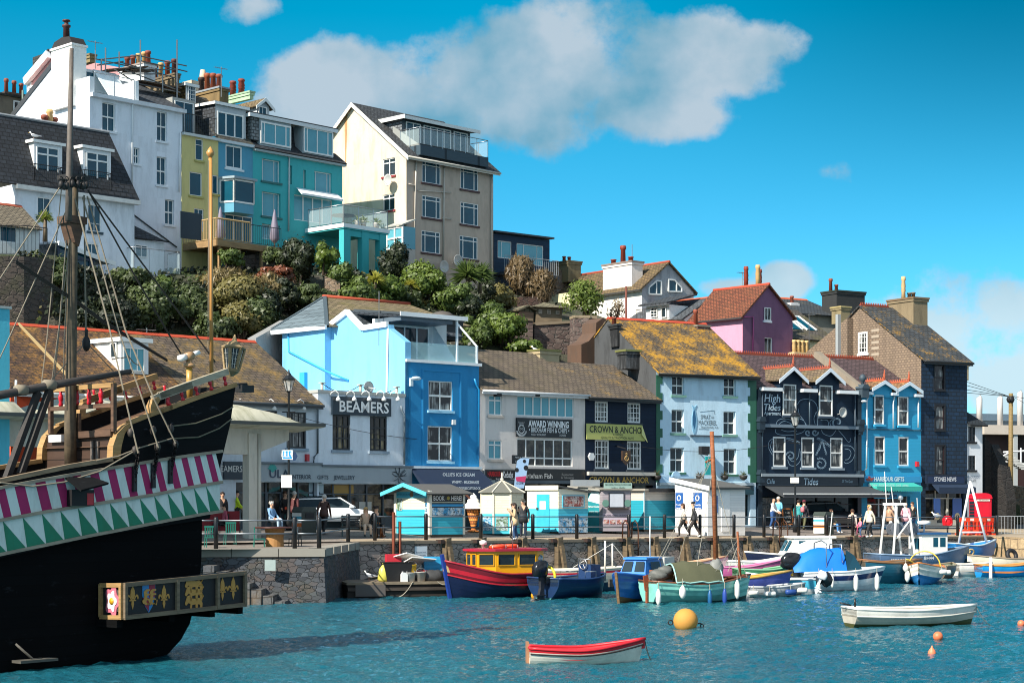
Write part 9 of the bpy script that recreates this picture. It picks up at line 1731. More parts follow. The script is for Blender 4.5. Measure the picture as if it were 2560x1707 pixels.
for x in(910,1300,1600,1808):a=gpt(x,1085-(x-918)*.11);m.box(a[0]-.08,a[0]+.08,-GO+.1,.4,a[2]-.22,a[2]-.05)
m.build('bracket',TARD,GAL)
LT=thing('stern_lantern','big glazed six-sided lantern on the stern of the black galleon','lantern',tuple(sf.pt(*S3('B3',690,540))));la,lb=sf.pt(*S3('B3',700,520)),sf.pt(*S3('B3',730,190));d_=(lb-la);ln=d_.length;rot=d_.to_track_quat('Z','Y').to_matrix().to_4x4();LM_=MTR(la)@rot
BR_=wood('a89068','7a6444');m=MB(LM_);m.lathe((0,0,ln*.12),[(.17,0),(.27,ln*.58)],6,False);m.build('glazing',glass('dark'),LT);m=MB(LM_)
for i in range(6):a=i*math.pi/3;m.bar((.18*cos(a),.18*sin(a),ln*.1),(.285*cos(a),.285*sin(a),ln*.71),.06)
m.lathe((0,0,ln*.02),[(.05,-.1),(.19,.02),(.2,ln*.1)],6,False);m.lathe((0,0,ln*.7),[(.3,0),(.33,.03),(.33,.06),(.2,.12),(.14,.2),(.05,.24)],6,False);m.lathe((0,0,ln*.9),[(.06,0),(.07,.06),(.015,.22)],8);m.build('lantern_frame',BR_,LT);m=MB(LM_)
for i in range(6):
 a0,a1=i*math.pi/3,(i+1)*math.pi/3
 for t in(.33,.66):
  p0,p1=[Vector((r_*(cos(a0)*(1-t)+cos(a1)*t),r_*(sin(a0)*(1-t)+sin(a1)*t),z_))for r_,z_ in((.178,ln*.12),(.278,ln*.7))];m.tube([p0,p1],.008,3)
 for zz in(.25,.4,.55):r_=.178+.1*(zz-.12)/.58;m.tube([(r_*cos(a0),r_*sin(a0),ln*zz),(r_*cos(a1),r_*sin(a1),ln*zz)],.008,3)
m.build('glazing_bars',flat('d8d4c8'),LT)
m=MB(sf);m.tube([S3('B3',505,690,1.6),S3('B3',508,0,1.6),0][:0]or[S3('B3',505,690,1.4),S3('3',470,880,1.4)],[.055,.05],8);a=S3('3',470,845,1.4);m.lathe(tuple(a),[(.03,-.1),(.1,0),(.11,.05),(.06,.13),(.01,.2)],10);m.build('flagpole',paint('c08a4c',.35),SHIP);srope([('3',455,900,1.4),('B3',470,280,1.4),('B3',540,430,1.4)],.01,ROPEL,'halyard')
TS=thing('telescope_stand','gold post with white-ended coin telescope on galleon deck','telescope',tuple(sf.pt(*S3('B3',290,770,.3))));m=MB(sf);a=S3('B3',290,770,.3);c=S3('B3',287,455,.3);m.tube([a,c],.08,10);m.build('post',paint('b08a44',.35),TS);m=MB(sf);m.lathe(tuple(c),[(.1,-.02),(.16,0),(.15,.05),(.08,.1),(.08,.2)],10);m.tube([S3('B3',255,365,.3),S3('B3',315,345,.3)],.11,10);m.build('head',paint('a8845c',.4),TS);m=MB(sf);m.tube([S3('B3',188,378,.3),S3('B3',250,362,.3)],.085,10);m.tube([S3('B3',312,338,.3),S3('B3',382,315,.3)],.06,10);m.build('barrel',paint(WHITE,.3),TS)
m=MB(sf);a=S3('B3',838,668,.2);m.box(a.x-.2,a.x+.2,.1,.4,a.z-.1,a.z+.08);m.tube([S3('B3',745,625,.2),S3('B3',850,625,.2)],.03);m.tube([S3('B3',850,625,.2),a],.03);m.build('floodlight',flat('1a1c1e'),SHIP)
m=MB(sf);a=S3('B2',115,1275,-.05);m.tube([a,S3('B2',245,1390,-.2),S3('B2',310,1385,-.2)],.03);m.box(a.x-.1,a.x+.9,-.4,-.05,a.z-.42,a.z-.36);m.build('boarding_step',wood('5a564e'),SHIP)
# street furniture
def lamp(label,k,xt,yt,kb,xb,yb,extra=None):
 g=gk(kb,xb,yb);t=thing('street_lamp',label,'street lamp',tuple(g));top=PK(k,xt,yt,g.y);h=top.z-g.z;x,y,z=g
 MB().lathe((x,y,z),[(.14,0),(.14,.5),(.09,.6),(.07,1.2),(.055,1.3),(.05,h-1.05),(.07,h-1.0)],10).build('column',paint('1a1d20',.4),t);m=MB();m.tube([(x-.3,y,z+h-1.9),(x+.3,y,z+h-1.9)],.025,5);m.lathe((x,y,z+h-1.02),[(.03,0),(.12,.04),(.13,.08)],6,False)
 for i in range(6):a=i*math.pi/3;m.bar((x+.13*cos(a),y+.13*sin(a),z+h-.96),(x+.26*cos(a),y+.26*sin(a),z+h-.45),.025)
 m.lathe((x,y,z+h-.45),[(.29,0),(.3,.04),(.12,.22),(.1,.3),(.05,.34),(.03,.45),(.01,.5)],8,False);m.build('lantern_frame',paint('16181a',.4),t);MB().lathe((x,y,z+h-.94),[(.12,0),(.25,.48)],6,False).build('glass',clear((.85,.85,.8),.35),t);return t,g
t,g=lamp('black victorian street lamp carrying toilets sign, near the ship stern','B3',1290,492,'n',722,1325);a=PK('B3',1250,1320,g.y);f=Fr((g.x,g.y-.07),0)
def sgn(x0,y0,x1,y1,k,c,nm):r=f.rect(k,x0,y0,x1,y1);return MB(f).box(r[0],r[1],-.04,0,r[2],r[3]).build(nm,paint(C(c),.4,.1),t),r
o,r=sgn(1198,1273,1302,1365,'B3','e8f0f4','toilets_sign');MB(f).box(r[0]+.04,r[1]-.04,-.046,-.041,r[2]+.04,r[3]-.04).build('panel',paint('1a9ade',.4,.05),o);c=(r[0]+r[1])/2;MB(f).text('Toilets',c-.04,r[2]+.13,.09,.32,-.05,.006).build('lettering',flat(WHITE),o)
for i,dx in enumerate((-.15,.0,.15,-.3)):
 m=MB(f);x=c+dx+.04;z=r[2]+.27;m.lathe((x,-.05,z+.12),[(.03,0),(.03,.004)],8,False,'y');m.prism([(x-.04,z+.07),(x+.04,z+.07),(x+.06,z-.06),(x+.03,z-.06),(x+.025,z-.15),(x-.025,z-.15),(x-.03,z-.06),(x-.06,z-.06)]if i!=1 else[(x-.03,z+.07),(x+.03,z+.07),(x+.03,z-.15),(x-.03,z-.15)],-.052,-.047);m.build('pictogram',flat(WHITE),o)
r=f.rect('B3',1303,1290,1348,1375);m=MB(f);m.prism([(r[0],r[2]),(r[1]-.1,r[2]),(r[1],(r[2]+r[3])/2),(r[1]-.1,r[3]),(r[0],r[3])],-.03,0);m.build('arrow_sign',paint('1f3a5c'),t);sgn(1188,1518,1293,1640,'B3','f0eeea','white_plate');sgn(1198,955,1285,1050,'B3','6a6458','speaker_box')
LAMP1=PK('B3',1280,925,g.y)
t,g=lamp('black victorian street lamp with pinkish glass in front of the fish restaurant','B6',1083,560,'n',1441,1312);LAMP2=PK('B6',1085,918,g.y)
t,g=lamp('tall black victorian street lamp in front of the octopus mural cafe','C1',1268,850,'n',1988,1330);LAMP3=PK('C1',1268,1105,g.y);f=Fr((g.x,g.y-.07),0);sgn(1228,1415,1297,1460,'C1','f0ece4','white_plate')
t=thing('string_lights','string of small round bulbs swagged along the fronts between street lamps','string lights',tuple(LAMP1));pts=[]
for a,c,s_ in((LAMP1,LAMP2,.9),(LAMP2,LAMP3,.9),(LAMP3,LAMP3+Vector((4,4,.2)),.2)):
 n=24 if s_>.5 else 5;pts+=[a.lerp(c,i/n)-Vector((0,0,s_*4*(i/n)*(1-i/n)))for i in range(n)]
MB().tube(pts,.012,4).build('cable',flat(BLK),t);first=None;bm_=paint('f4ecd8',.2,.05)
for p in pts[1:]:
 if first is None:first=MB().lathe((0,0,-.2),[(.01,0),(.08,.03),(.09,.1),(.04,.16),(.03,.2)],8).build('bulb',bm_,t);first.location=p-LAMP1
 else:c=first.copy();col.objects.link(c);c.location=p-LAMP1
t=thing('parking_sign','thin grey post with a small blue and white parking plate by the ship stern','sign',tuple(gk('B4',292,760)));g=gk('B4',292,760);f=Fr((g.x,g.y),0);a=f.k('B4',290,300);MB(f).tube([(0,.04,g.z),(a[0],.04,a[1])],.035).build('post',metal('a0a4a6'),t);r=f.rect('B4',278,295,312,408);MB(f).box(r[0],r[1],-.02,.0,r[2],r[3]).build('plate',paint('c0d0dc'),t);MB(f).box(r[0]+.05,r[1]-.05,-.026,-.021,r[3]-.35,r[3]-.1).build('panel',paint('2a68b0'),t)
g=gk('B4',495,1050);g=ground(626,1345);SA_=R(44);f=Fr(g.to_2d(),SA_);t=thing('shelter','pale concrete quayside shelter with curved winged roof behind the ship','shelter',tuple(g),SA_);CN=stucco('c8c2b4',.5);zt=f.k('B3',880,1110)[1]
m=MB(f);m.box(-.22,.22,-.2,.25,g.z-.1,zt);m.tube([(.32,-.2,g.z),(.32,-.2,zt)],.08);m.build('column',CN,t)
pr=[(0,.1),(.6,.12),(1.4,.2),(2.2,.38),(2.9,.55)];a=f.k('B3',1570,1085,1.0)[0]
m=MB(f);zz=zt;ua,ub=-16,a;U=lambda t_:ua+(ub-ua)*t_
def arch(t_):return .75*max(0,1-((t_-.82)/.14)**2)if t_>.68 else(.75*max(0,1-((t_-.45)/.18)**2)if t_>.27 else .6)
rg=[]
for i in range(41):
 tt=i/40;ar=arch(tt);rg.append([(U(tt),-1.3,zz+.42),(U(tt),-.6,zz+.46+ar*.7),(U(tt),.8,zz+.5+ar),(U(tt),2.2,zz+.42+ar*.5),(U(tt),2.4,zz+.30),(U(tt),.8,zz+.12),(U(tt),-1.3,zz+.30)])
m.loft(rg,cap=True);m.build('roof',stucco('b8b4a0',.8,'6a6a48'),t);m=MB(f);m.prism([(-.3,zz+.2),(ub-1.0,zz+.2),(ub-1.0,zz-.25),(.5,zz-.75),(-.3,zz-.9),(-16,zz-.7),(-16,zz+.2)],-.12,.12);m.build('beam',CN,t)
m=MB(f);m.box(ua,ub+.02,-1.36,-1.302,zz+.32,zz+.46);m.build('edge_strip',flat('4a4c48'),t)
def binn(label,k,x0,yt,x1,yb):
 g=gk(k,(x0+x1)/2,yb);a=R(38);f=Fr(g.to_2d(),a);t=thing('litter_bin',label,'bin',tuple(g),a);h=PK(k,x0,yt,g.y).z-g.z;wd=(x1-x0)/ZM[k][2]/F*g.y*.55
 m=MB(f);m.box(-wd,wd*.55,-.4,.4,g.z,g.z+h-.2);m.build('body',paint('2a332c',.4),t);m=MB(f);m.prism([(-wd-.03,g.z+h-.198),(wd*.55+.03,g.z+h-.198),(wd*.4,g.z+h),(-wd*.8,g.z+h)],-.43,.43);m.build('hood',paint('3a423c',.4),t);G=Fr(f.pt(-wd,-.4,0).to_2d(),a-math.pi/2)
 G=Fr(f.pt(-wd,0,0).to_2d(),a-math.pi/2);m=MB(G)
 for i,(z0,z1,c)in enumerate(((.0,.32,'e8e6e0'),(.32,.5,'e8742c'),(.5,.7,'e8e6e0'),(.7,.82,'4aa8c0'),(.82,1.0,'e8e6e0'))):
  m=MB(G);m.box(-.38,.38,-.02,-.003,g.z+.05+(h-.3)*z0,g.z+.05+(h-.3)*z1-.002);m.build('side_panel',paint(C(c)),t)
 MB(f).box(-wd*.6,wd*.3,-.42,-.402,g.z+h*.6,g.z+h*.78).build('slot',flat(BLK),t)
binn('dark litter bin with orange striped side panel near white car','B4',930,665,1108,910);binn('dark litter bin with orange striped side panel near the cafe tables','C4',1735,622,1890,842)
def bench(label,g,a):
 f=Fr(g.to_2d(),a);t=thing('bench',label,'bench',tuple(g),a);z=g.z;BK=paint('17181a',.4);m=MB(f)
 for i in range(4):m.box(-.85,.85,-.42+i*.12,-.33+i*.12,z+.43,z+.46)
 m.build('seat',BK,t);m=MB(f)
 for i in range(4):m.box(-.85,.85,.08+i*.02,.11+i*.02,z+.55+i*.1,z+.63+i*.1)
 m.build('backrest',BK,t)
 for x in(-.8,.8):
  m=MB(f);m.tube([(x,-.42,z),(x,-.38,z+.42),(x,-.4,z+.64),(x,.05,z+.66),(x,.12,z+.95)],.03,5);m.tube([(x,.2,z),(x,.06,z+.45),(x,.1,z+.7)],.03,5);m.torus((x,-.15,z+.22),.13,.02,10,4,MRO(R(90),4,'Y'));m.build('end_frame',BK,t)
 return f,z
BEN1=gk('B4',1500,930);b1=bench('black iron bench by the railing near white car',BEN1,R(5));BEN2=gk('C3',170,925);b2=bench('black iron bench beside cafe litter bin',BEN2,R(150));b3=bench('black iron bench beside the woman in hooded top',gk('C3',600,935),R(25))
g=gk('C4',1440,792);f=Fr(g.to_2d(),R(28));t=thing('chalkboard','wooden framed A-board chalkboard outside the cafe','sign',tuple(g),R(28));h=PK('C4',1440,585,g.y).z-g.z
for s_ in(1,-1):
 M_=f.M@MTR(Vector((0,.0,g.z)))@MRO(R(-9*s_),4,'X');y=-.32*s_*.0-.0;m=MB(MTR(f.n*(.18*s_))@M_);m.box(-.36,-.3,-.02,.02,0,h);m.box(.3,.36,-.02,.02,0,h);m.box(-.3,.3,-.02,.02,h-.07,h);m.box(-.3,.3,-.02,.02,.25,.31);o=m.build('frame',wood('b06a34'),t);m=MB(MTR(f.n*(.18*s_))@M_);m.box(-.3,.3,-.012,.012,.312,h-.072);m.build('blackboard',flat('18191a'),o)
 if s_==1:
  for tx,zz,hh,w_ in(('Fresh',h-.25,.09,.3),('LOCAL',h-.5,.14,.42),('fish',h-.75,.1,.26),('today',h-.95,.1,.34)):MB(MTR(f.n*.18)@M_).text(tx,0,zz,hh,w_,-.016).build('lettering',flat('d8d4c8'),o)
g=gk('C6',1400,690);t=thing('ice_cream_cone','giant whipped ice cream cone figure standing between two huts','advertising figure',tuple(g));h=PK('C6',1400,240,g.y).z-g.z;x,y,z=g
MB().lathe((x,y,z),[(.3,0),(.3,.05),(.12,.12),(.1,.2),(.36,h*.6)],14).build('cone',tiles('c8722c','d8823c',(.5,.3,.1),0,.14,.14),t);m=MB();pr=[]
for i in range(12):zz=i/11;pr.append(((.46*(1-zz)**.8+.02)*(1+.12*cos(i*2.1)),h*.6+zz*h*.4))
m.lathe((x,y,z),pr,16);m.build('ice_cream',paint('f0f0ee',.3,.05),t);m=MB();m.bar((x-.15,y-.1,z+h*.85),(x-.38,y-.15,z+h*.97),.1);m.build('chocolate_flake',flat('5a3424'),t)
g=ground(1298,1322);t=thing('feather_flag','pale blue feather flag with black cow patches behind the kiosk','flag',tuple(g));f=Fr(g.to_2d(),R(25));m=MB(f);a=[f.k('B6',*p)for p in((490,1490),(505,1330),(520,1220),(560,1195),(640,1195),(628,1260),(585,1490))];m.prism(a,-.02,.0);m.build('banner',flat('a8c8ea'),t);m=MB(f);m.tube([(a[0][0],.03,g.z),(a[0][0],.03,a[0][1]),(a[2][0],.03,a[2][1]),(a[3][0],.03,a[3][1]),(a[4][0],.03,a[4][1])],.02,5);m.build('pole',flat(BLK),t)
for p in((515,1310,22),(605,1290,26),(590,1225,18)):m=MB(f);a=f.k('B6',p[0],p[1]);m.lathe((a[0],-.03,a[1]),[(p[2]/3.92/50,0),(p[2]/3.92/50,.008)],9,False,'y');m.build('cow_patch',flat(BLK),t)
m=MB(f);a=f.k('B6',555,1400);m.prism([(a[0]-.3,a[1]+.1),(a[0]+.3,a[1]+.16),(a[0]+.22,a[1]-.16),(a[0]-.24,a[1]-.1)],-.035,-.022);m.build('logo_patch',flat('c83a6a'),t);letters(f,t,'B6','ICE CREAM',512,1430,580,1450,'2a3050',.025)
g=gk('C3',1735,940);a_=R(8);f=Fr(g.to_2d(),a_);t=thing('phone_box','red telephone box beside the dark stone stair flank','phone box',tuple(g),a_);h=PK('C3',1730,487,g.y).z-g.z;PR_=paint('c8102a',.35,.12);w2=.5
m=MB(f);m.box(-w2,w2,0,.9,g.z,g.z+h*.86);m.box(-w2-.04,w2+.04,-.04,.94,g.z+h*.86,g.z+h*.9);m.prism([(-w2-.02,g.z+h*.9+.002)]+[(w2*1.04*cos(R(180-i*18)),g.z+h*.9+.002+h*.1*sin(R(180-i*18))**.7)for i in range(1,10)]+[(w2+.02,g.z+h*.9+.002)],-.02,.92);m.build('body',PR_,t);m=MB(f);m.box(-w2+.12,w2-.12,-.03,-.002,g.z+.3,g.z+h*.78);m.build('door',PR_,t);m=MB(f);m.box(-w2+.12,w2-.12,-.05,-.005,g.z+h*.805,g.z+h*.845);m.build('sign_strip',paint('e8e0d0'),t);MB(f).text('TELEPHONE',0,g.z+h*.825,.06,.6,-.055).build('lettering',flat(BLK),t)
G=f.left(-w2);m=MB(G)
for i in range(8):m.box(-.8,-.1,-.02,-.004,g.z+.45+i*.19,g.z+.6+i*.19)
m.build('side_panes',glass('dark'),t)
OR_=flat('e8421c',.5);first=None
for i,x in enumerate((1520,1610,1700,1790)):
 g=gk('C3',x,945);
 if first is None:
  first=thing('barrier','orange plastic street barrier with white plate beside phone box','barrier',tuple(g),R(20),'orange plastic barriers by the phone box');f=Fr(g.to_2d(),R(20));z=g.z;m=MB(f);m.box(-.42,.42,-.03,.03,z+.75,z+1.0);m.box(-.42,.42,-.03,.03,z+.2,z+.32)
  for xx in(-.38,-.14,.1,.34):m.box(xx-.04,xx+.04,-.025,.025,z+.321,z+.749)
  m.box(-.42,-.3,-.25,.25,z,z+.1);m.box(.3,.42,-.25,.25,z,z+.1);m.build('panel',OR_,first);MB(f).box(-.12,.12,-.04,-.031,z+.82,z+.96).build('plate',paint('e8e0d8'),first)
 else:copy_tree(first,tuple(g),R(20+random.uniform(-15,15)))
g=gk('C3',1345,930);t=thing('lifebuoy_housing','rounded red lifebuoy housing mounted by the railing near trawler','lifebuoy box',tuple(g));m=MB();h=PK('C3',1345,737,g.y).z-g.z;m.tube([(g.x,g.y,g.z),(g.x,g.y,g.z+.35)],.05);m.build('post',flat(BLK),t);m=MB();m.lathe((g.x,g.y,g.z+.02),[(.2,.4),(.28,.44),(.3,.6),(.3,h*.8),(.24,h*.94),(.1,h)],14);m.build('housing',paint('d01a28',.3),t);m=MB();m.torus((g.x,g.y-.28,g.z+h*.65),.2,.04,16,6,RX90);m.build('moulded_ring',paint('b8141f',.3),t)
g=gk('C3',2040,945);t=thing('crowd_barrier','grey steel crowd barrier at the right edge of the quay','barrier',tuple(g),R(10));f=Fr(g.to_2d(),R(10));bb=_B();bb.fr=f;bb.root=t;railing(bb,[(-2.3,0,g.z),(0,0,g.z),(1.6,0,g.z)],1.1,c='9aa0a4',gap=.2,name='bars')
def chair(label,g,a,c,grp):
 f=Fr(g.to_2d(),a);t=thing('chair',label,'chair',tuple(g),a,grp);z=g.z;m=MB(f);m.box(-.21,.21,-.21,.21,z+.43,z+.46);m.build('seat',c,t);m=MB(f)
 for i in range(5):m.box(-.2+i*.09,-.15+i*.09,.17,.2,z+.47,z+.82)
 m.box(-.21,.21,.165,.205,z+.82,z+.9);m.build('backrest',c,t)
 for x in(-.19,.19):
  for y in(-.19,.19):m=MB(f);m.tube([(x*1.1,y*1.1,z),(x,y,z+.43)],.018,5);m.build('leg',c,t)
TEAL=paint('1f6a5c',.4);JZ=Vector((0,0,0))
def jg(x,y):p=ground(x,y);return p
for lb,x,y,a in(('teal chair nearest the ship, by the jetty railing',527,1372,20),('teal chair behind the railing, between ship and shelter column',575,1360,200),('teal chair right of the shelter column beside spool table',648,1375,100)):chair(lb,jg(x,y),R(a),TEAL,None)
chair('black chair at right of the spool table',jg(738,1374),R(260),paint(BLK),None)
g=jg(687,1374);t=thing('spool_table','wooden cable drum used as table on the jetty','table',tuple(g));MB().lathe(tuple(g),[(.45,0),(.36,.1),(.34,.5),(.4,.84)],16,False).build('drum',wood('a87a44','6a4a28',1),t);MB().lathe((g.x,g.y,g.z+.842),[(.78,0),(.8,.03),(.78,.06)],20).build('table_top',paint('4a2a24',.4),t)
g=jg(548,1335);t=thing('wind_screen','dark red canvas wind break beside the ship stern','screen',tuple(g),R(20));f=Fr(g.to_2d(),R(20));m=MB(f);m.box(-1.3,.9,-.02,.02,g.z+.15,g.z+1.0);m.build('canvas',flat('8a1420'),t);m=MB(f)
for x in(-1.3,.9):m.tube([(x,0,g.z),(x,0,g.z+1.05)],.03)
m.build('post',metal('8a8a8a'),t)
def car(label,g,a,L,c,gl):
 f=Fr(g.to_2d(),a);t=thing('parked_car',label,'car',tuple(g),a);z=g.z;k=L/4.2;W=.86
 body=[(-2.1,.35),(-2.08,.75),(-1.95,.95),(-1.2,1.0),(.75,.98),(1.75,.84),(2.05,.68),(2.1,.35)];m=MB(f);N=len(body)
 rg=[]
 for y,sx in((-W,.96),(-W+.06,1),(W-.06,1),(W,.96)):rg.append([(x*k*sx,y,z+zz)for x,zz in body])
 m.loft(rg,cap=True);m.build('body',paint(c,.15,.05),t);cab=[(-1.95,.96),(-1.75,1.36),(-1.35,1.5),(-.1,1.52),(.35,1.42),(1.05,.97)]
 m=MB(f);m.loft([[(x*k,y*(1-.18*max(0,(zz-.97)/.5)),z+zz)for x,zz in cab]for y in(-W+.04,W-.04)],cap=True,smooth=False);m.build('glasshouse',gl,t);m=MB(f);m.loft([[(x*k,y,z+zz)for x,zz in((-1.72,1.40),(-1.35,1.525),(-.1,1.545),(.3,1.46))]for y in(-W+.14,W-.14)],closed=False);m.build('roof',paint(c,.15,.05),t)
 for y in(-W+.02,W-.02):
  m=MB(f)
  for(x0,z0),(x1,z1)in(((-1.9,1.0),(-1.72,1.4)),((-.45,1.0),(-.5,1.5)),((.35,1.42),(1.0,1.0)),((-1.72,1.38),(.35,1.44))):m.bar((x0*k,y*(1-.18*max(0,(z0-.97)/.5)),z+z0),(x1*k,y*(1-.18*max(0,(z1-.97)/.5)),z+z1),.06)
  m.build('pillar',paint(c,.15,.05),t)
  for x in(-1.3,1.3):m=MB(f);m.lathe((x*k,y-.1,z+.32),[(.2,0),(.32,.02),(.32,.18),(.2,.2)],18,axis='y');o=m.build('wheel',flat('141416'),t);m=MB(f);m.lathe((x*k,y-.115,z+.32),[(.2,0),(.2,.23)],12,axis='y');m.build('rim',metal('9a9c9e'),o)
 for y in(-.6,.6):m=MB(f);m.box(2.0*k,2.07*k,y-.18,y+.18,z+.66,z+.76);m.build('headlight',paint('e0e4e8',.1),t)
 m=MB(f);m.box(.72*k,.9*k,-W-.16,-W,z+.98,z+1.1);m.build('wing_mirror',paint(c,.2),t)
car('white car parked on the quay outside shop with grey fascia',gk('B4',1230,858),R(18),4.3,'e4e6e8',glass('dark'));car('dark car parked outside the cafe',ground(2062,1318),R(25),4.2,'23282e',glass('dark'))
# people, dog, gulls
SKIN=flat('d8a88a',.55);HAIRS={'dark':'2a1c16','grey':'c8c4bc','blond':'b8925a','brown':'4a2e1e'}
def ellip(m,c,r,n=10):return m.ball(c,1,n,r)
def person(label,g,h,face,top,legs,pose='stand',hair='dark',style='short',coat=0,shoes=BLK,hat=None,bag=None,arms=((.1,-.03),(.16,.02)),specs=False,hood=False,skirt=None,turn=0):
 """joints laid out as a skinned chain, x forward, y left, unit height"""
 a=R(face);sit=pose=='sit';t=thing('person',label,'person',tuple(g),a);M_=MTR(g)@MRO(a,4,'Z')@Matrix.Scale(h,4)
 pz=.30 if sit else .515;lean=.02 if not sit else-.03;st={'walk':.11,'stand':.015}.get(pose,0);V=[];E=[];Rr=[]
 def v(x,y,z,r,p=None):V.append((x,y,z));Rr.append(r);(E.append((p,len(V)-1))if p is not None else None);return len(V)-1
 pel=v(0,0,pz,.085);sp_=v(lean*.5,0,pz+.11,.08,pel);ch=v(lean,0,pz+.225,.093,sp_);nk=v(lean+.005,0,pz+.325,.036,ch);h0=v(lean+.015,0,pz+.375,.048,nk);h1=v(lean+.02,0,pz+.43,.058,h0);v(lean+.015,0,pz+.465,.042,h1);v(lean+.075,0,pz+.405,.012,h1)
 for sg in(1,-1):
  s_=st*sg;hp=v(.0,.058*sg,pz-.02,.066,pel)
  if sit:kn=v(.26,.075*sg,pz+.0,.05,hp);an=v(.27,.08*sg,.05,.03,kn)
  else:kn=v(.02+s_*.8+(.03 if s_>0 else 0),.06*sg,.275,.047,hp);an=v(s_*1.2-(.05 if s_<0 else 0),.062*sg,.045+(.03 if s_<0 else 0),.03,kn)
  an2=V[an];v(an2[0]+.09,an2[1]+.01*sg,.022,.024,an)
  sh_=v(lean,.1*sg,pz+.275,.042,ch);(ax,ay),(bx,by)=arms if sg==1 else arms;A_=arms[0]if not isinstance(arms[0][0],tuple)else arms[0 if sg==1 else 1][0];B_=arms[1]if not isinstance(arms[0][0],tuple)else arms[0 if sg==1 else 1][1]
  el=v(lean+A_[1]-s_*.4,(.1+.045)*sg,pz+.275-math.sqrt(max(.0,.16**2-A_[1]**2)),.034,sh_);e_=V[el];fw=B_[1];wr=v(e_[0]+fw-s_*.4,e_[1]-.03*sg*(1 if fw>.05 else 0),e_[2]-math.sqrt(max(0,.145**2-min(.145,abs(fw))**2))+(.0 if B_[0]>=0 else .24),.023,el);V[wr]and v(V[wr][0]+(V[wr][0]-e_[0])*.3,V[wr][1],V[wr][2]+(V[wr][2]-e_[2])*.3,.021,wr)
 me=bpy.data.meshes.new('b');me.from_pydata(V,E,[]);ob=bpy.data.objects.new('b',me);col.objects.link(ob);md=ob.modifiers.new('s','SKIN');md.use_smooth_shade=True
 for i,r in enumerate(Rr):me.skin_vertices[0].data[i].radius=(r,r);me.skin_vertices[0].data[i].use_root=i==0
 ob.modifiers.new('u','SUBSURF').levels=1;em=bpy.data.meshes.new_from_object(ob.evaluated_get(bpy.context.evaluated_depsgraph_get()));bpy.data.objects.remove(ob);m=MB(M_)
 vs=[tuple(x.co)for x in em.vertices];base={};hz=pz+.335
 for p in em.polygons:
  c=p.center;near=min(range(len(E)),key=lambda e:(lambda A,B:(Vector(c)-(A+(B-A)*max(0,min(1,(Vector(c)-A).dot(B-A)/max(1e-9,(B-A).length_squared))))).length)(Vector(V[E[e][0]]),Vector(V[E[e][1]])));i1=E[near][1];k=Rr[i1]
  base.setdefault(0 if k in(.036,.048,.058,.042 if i1==6 else-1,.012,.021)else(3 if k==.024 else(1 if k in(.066,.05,.047,.03)else 2)),[]).append(tuple(p.vertices))
 for mi,fs in base.items():m.cur=mi;m.add(vs,fs,True)
 m.cur=0
 for sg in(1,-1):
  i=[j for j in range(len(V))if Rr[j]==.021][0 if sg==1 else 1];w_,hd=Vector(V[i-1]),Vector(V[i]);d=(hd-w_).normalized();sd=d.cross(Vector((0,1,0))).normalized()
  for f_ in range(4):b0=hd+sd*(.018*(f_-1.5)*.6);m.tube([b0,b0+d*.026+Vector((0,-.004*sg,0)),b0+d*(.042+.006*(f_ in(1,2)))+Vector((0,-.014*sg,0))],[.0058,.0052,.004],5)
  m.tube([w_+d*.02+sd*.016,w_+d*.04+sd*.03,w_+d*.055+sd*.032],[.006,.0055,.004],5)
 for sg in(1,-1):ellip(m,(lean+.012,.056*sg,pz+.415),(.012,.008,.018),6)
 top_m=flat(top,.7);m.build('body',[SKIN,flat(legs,.75),top_m,flat(shoes,.5)],t);hx,hzc=lean+.018,pz+.425
 for sg in(1,-1):m=MB(M_);ellip(m,(hx+.055,.02*sg,hzc+.0),(.008,.009,.006),6);m.build('eye',flat(BLK),t)
 m=MB(M_);ellip(m,(hx+.052,0,hzc-.038),(.008,.018,.004),6);m.build('mouth',flat('8a4a40'),t)
 if style!='bald':
  m=MB(M_);ellip(m,(hx-.012,0,hzc+.016),(.062,.064,.06),12)
  if style=='long':m.loft([[(hx-.035+rx_*cos(q_),ry_*sin(q_),hzc+dz)for q_ in[i*.628 for i in range(10)]]for dz,rx_,ry_ in((.03,.045,.062),(-.05,.042,.068),(-.13,.035,.06),(-.17,.015,.04))],cap=True)
  if style=='bun':ellip(m,(hx-.06,0,hzc+.04),(.03,.03,.03),8)
  if style=='curly':
   for i in range(14):q_=i*.9;ellip(m,(hx-.02+.045*cos(q_),.055*sin(q_),hzc+.02+.03*sin(i*1.7)),(.025,.025,.025),6)
  m.build('hair',flat(HAIRS[hair],.8),t)
 if hat is not None:
  m=MB(M_);m.lathe((hx-.008,0,hzc+.02),[(.066,0),(.067,.02),(.05,.05),(.015,.062)],12)
  if hat[1]=='cap':m.prismz([(hx+.04,-.045),(hx+.1,-.035),(hx+.1,.035),(hx+.04,.045)],hzc+.024,hzc+.032)
  m.build('hat',flat(hat[0],.8),t)
 if specs:
  m=MB(M_)
  for sg in(1,-1):m.box(hx+.058,hx+.064,.008*sg if sg==1 else-.036,.036 if sg==1 else-.008,hzc-.012,hzc+.012)
  m.build('sunglasses',flat(BLK,.2),t)
 if coat:m=MB(M_);m.loft([[(lean*.5+r_*cos(q_)*.85,r_*1.12*sin(q_),z_)for q_ in[i*.5236 for i in range(12)]]for z_,r_ in((pz+.12,.092),(pz,.108),(pz-coat,.11+coat*.06))],cap=True);m.build('coat',top_m,t)
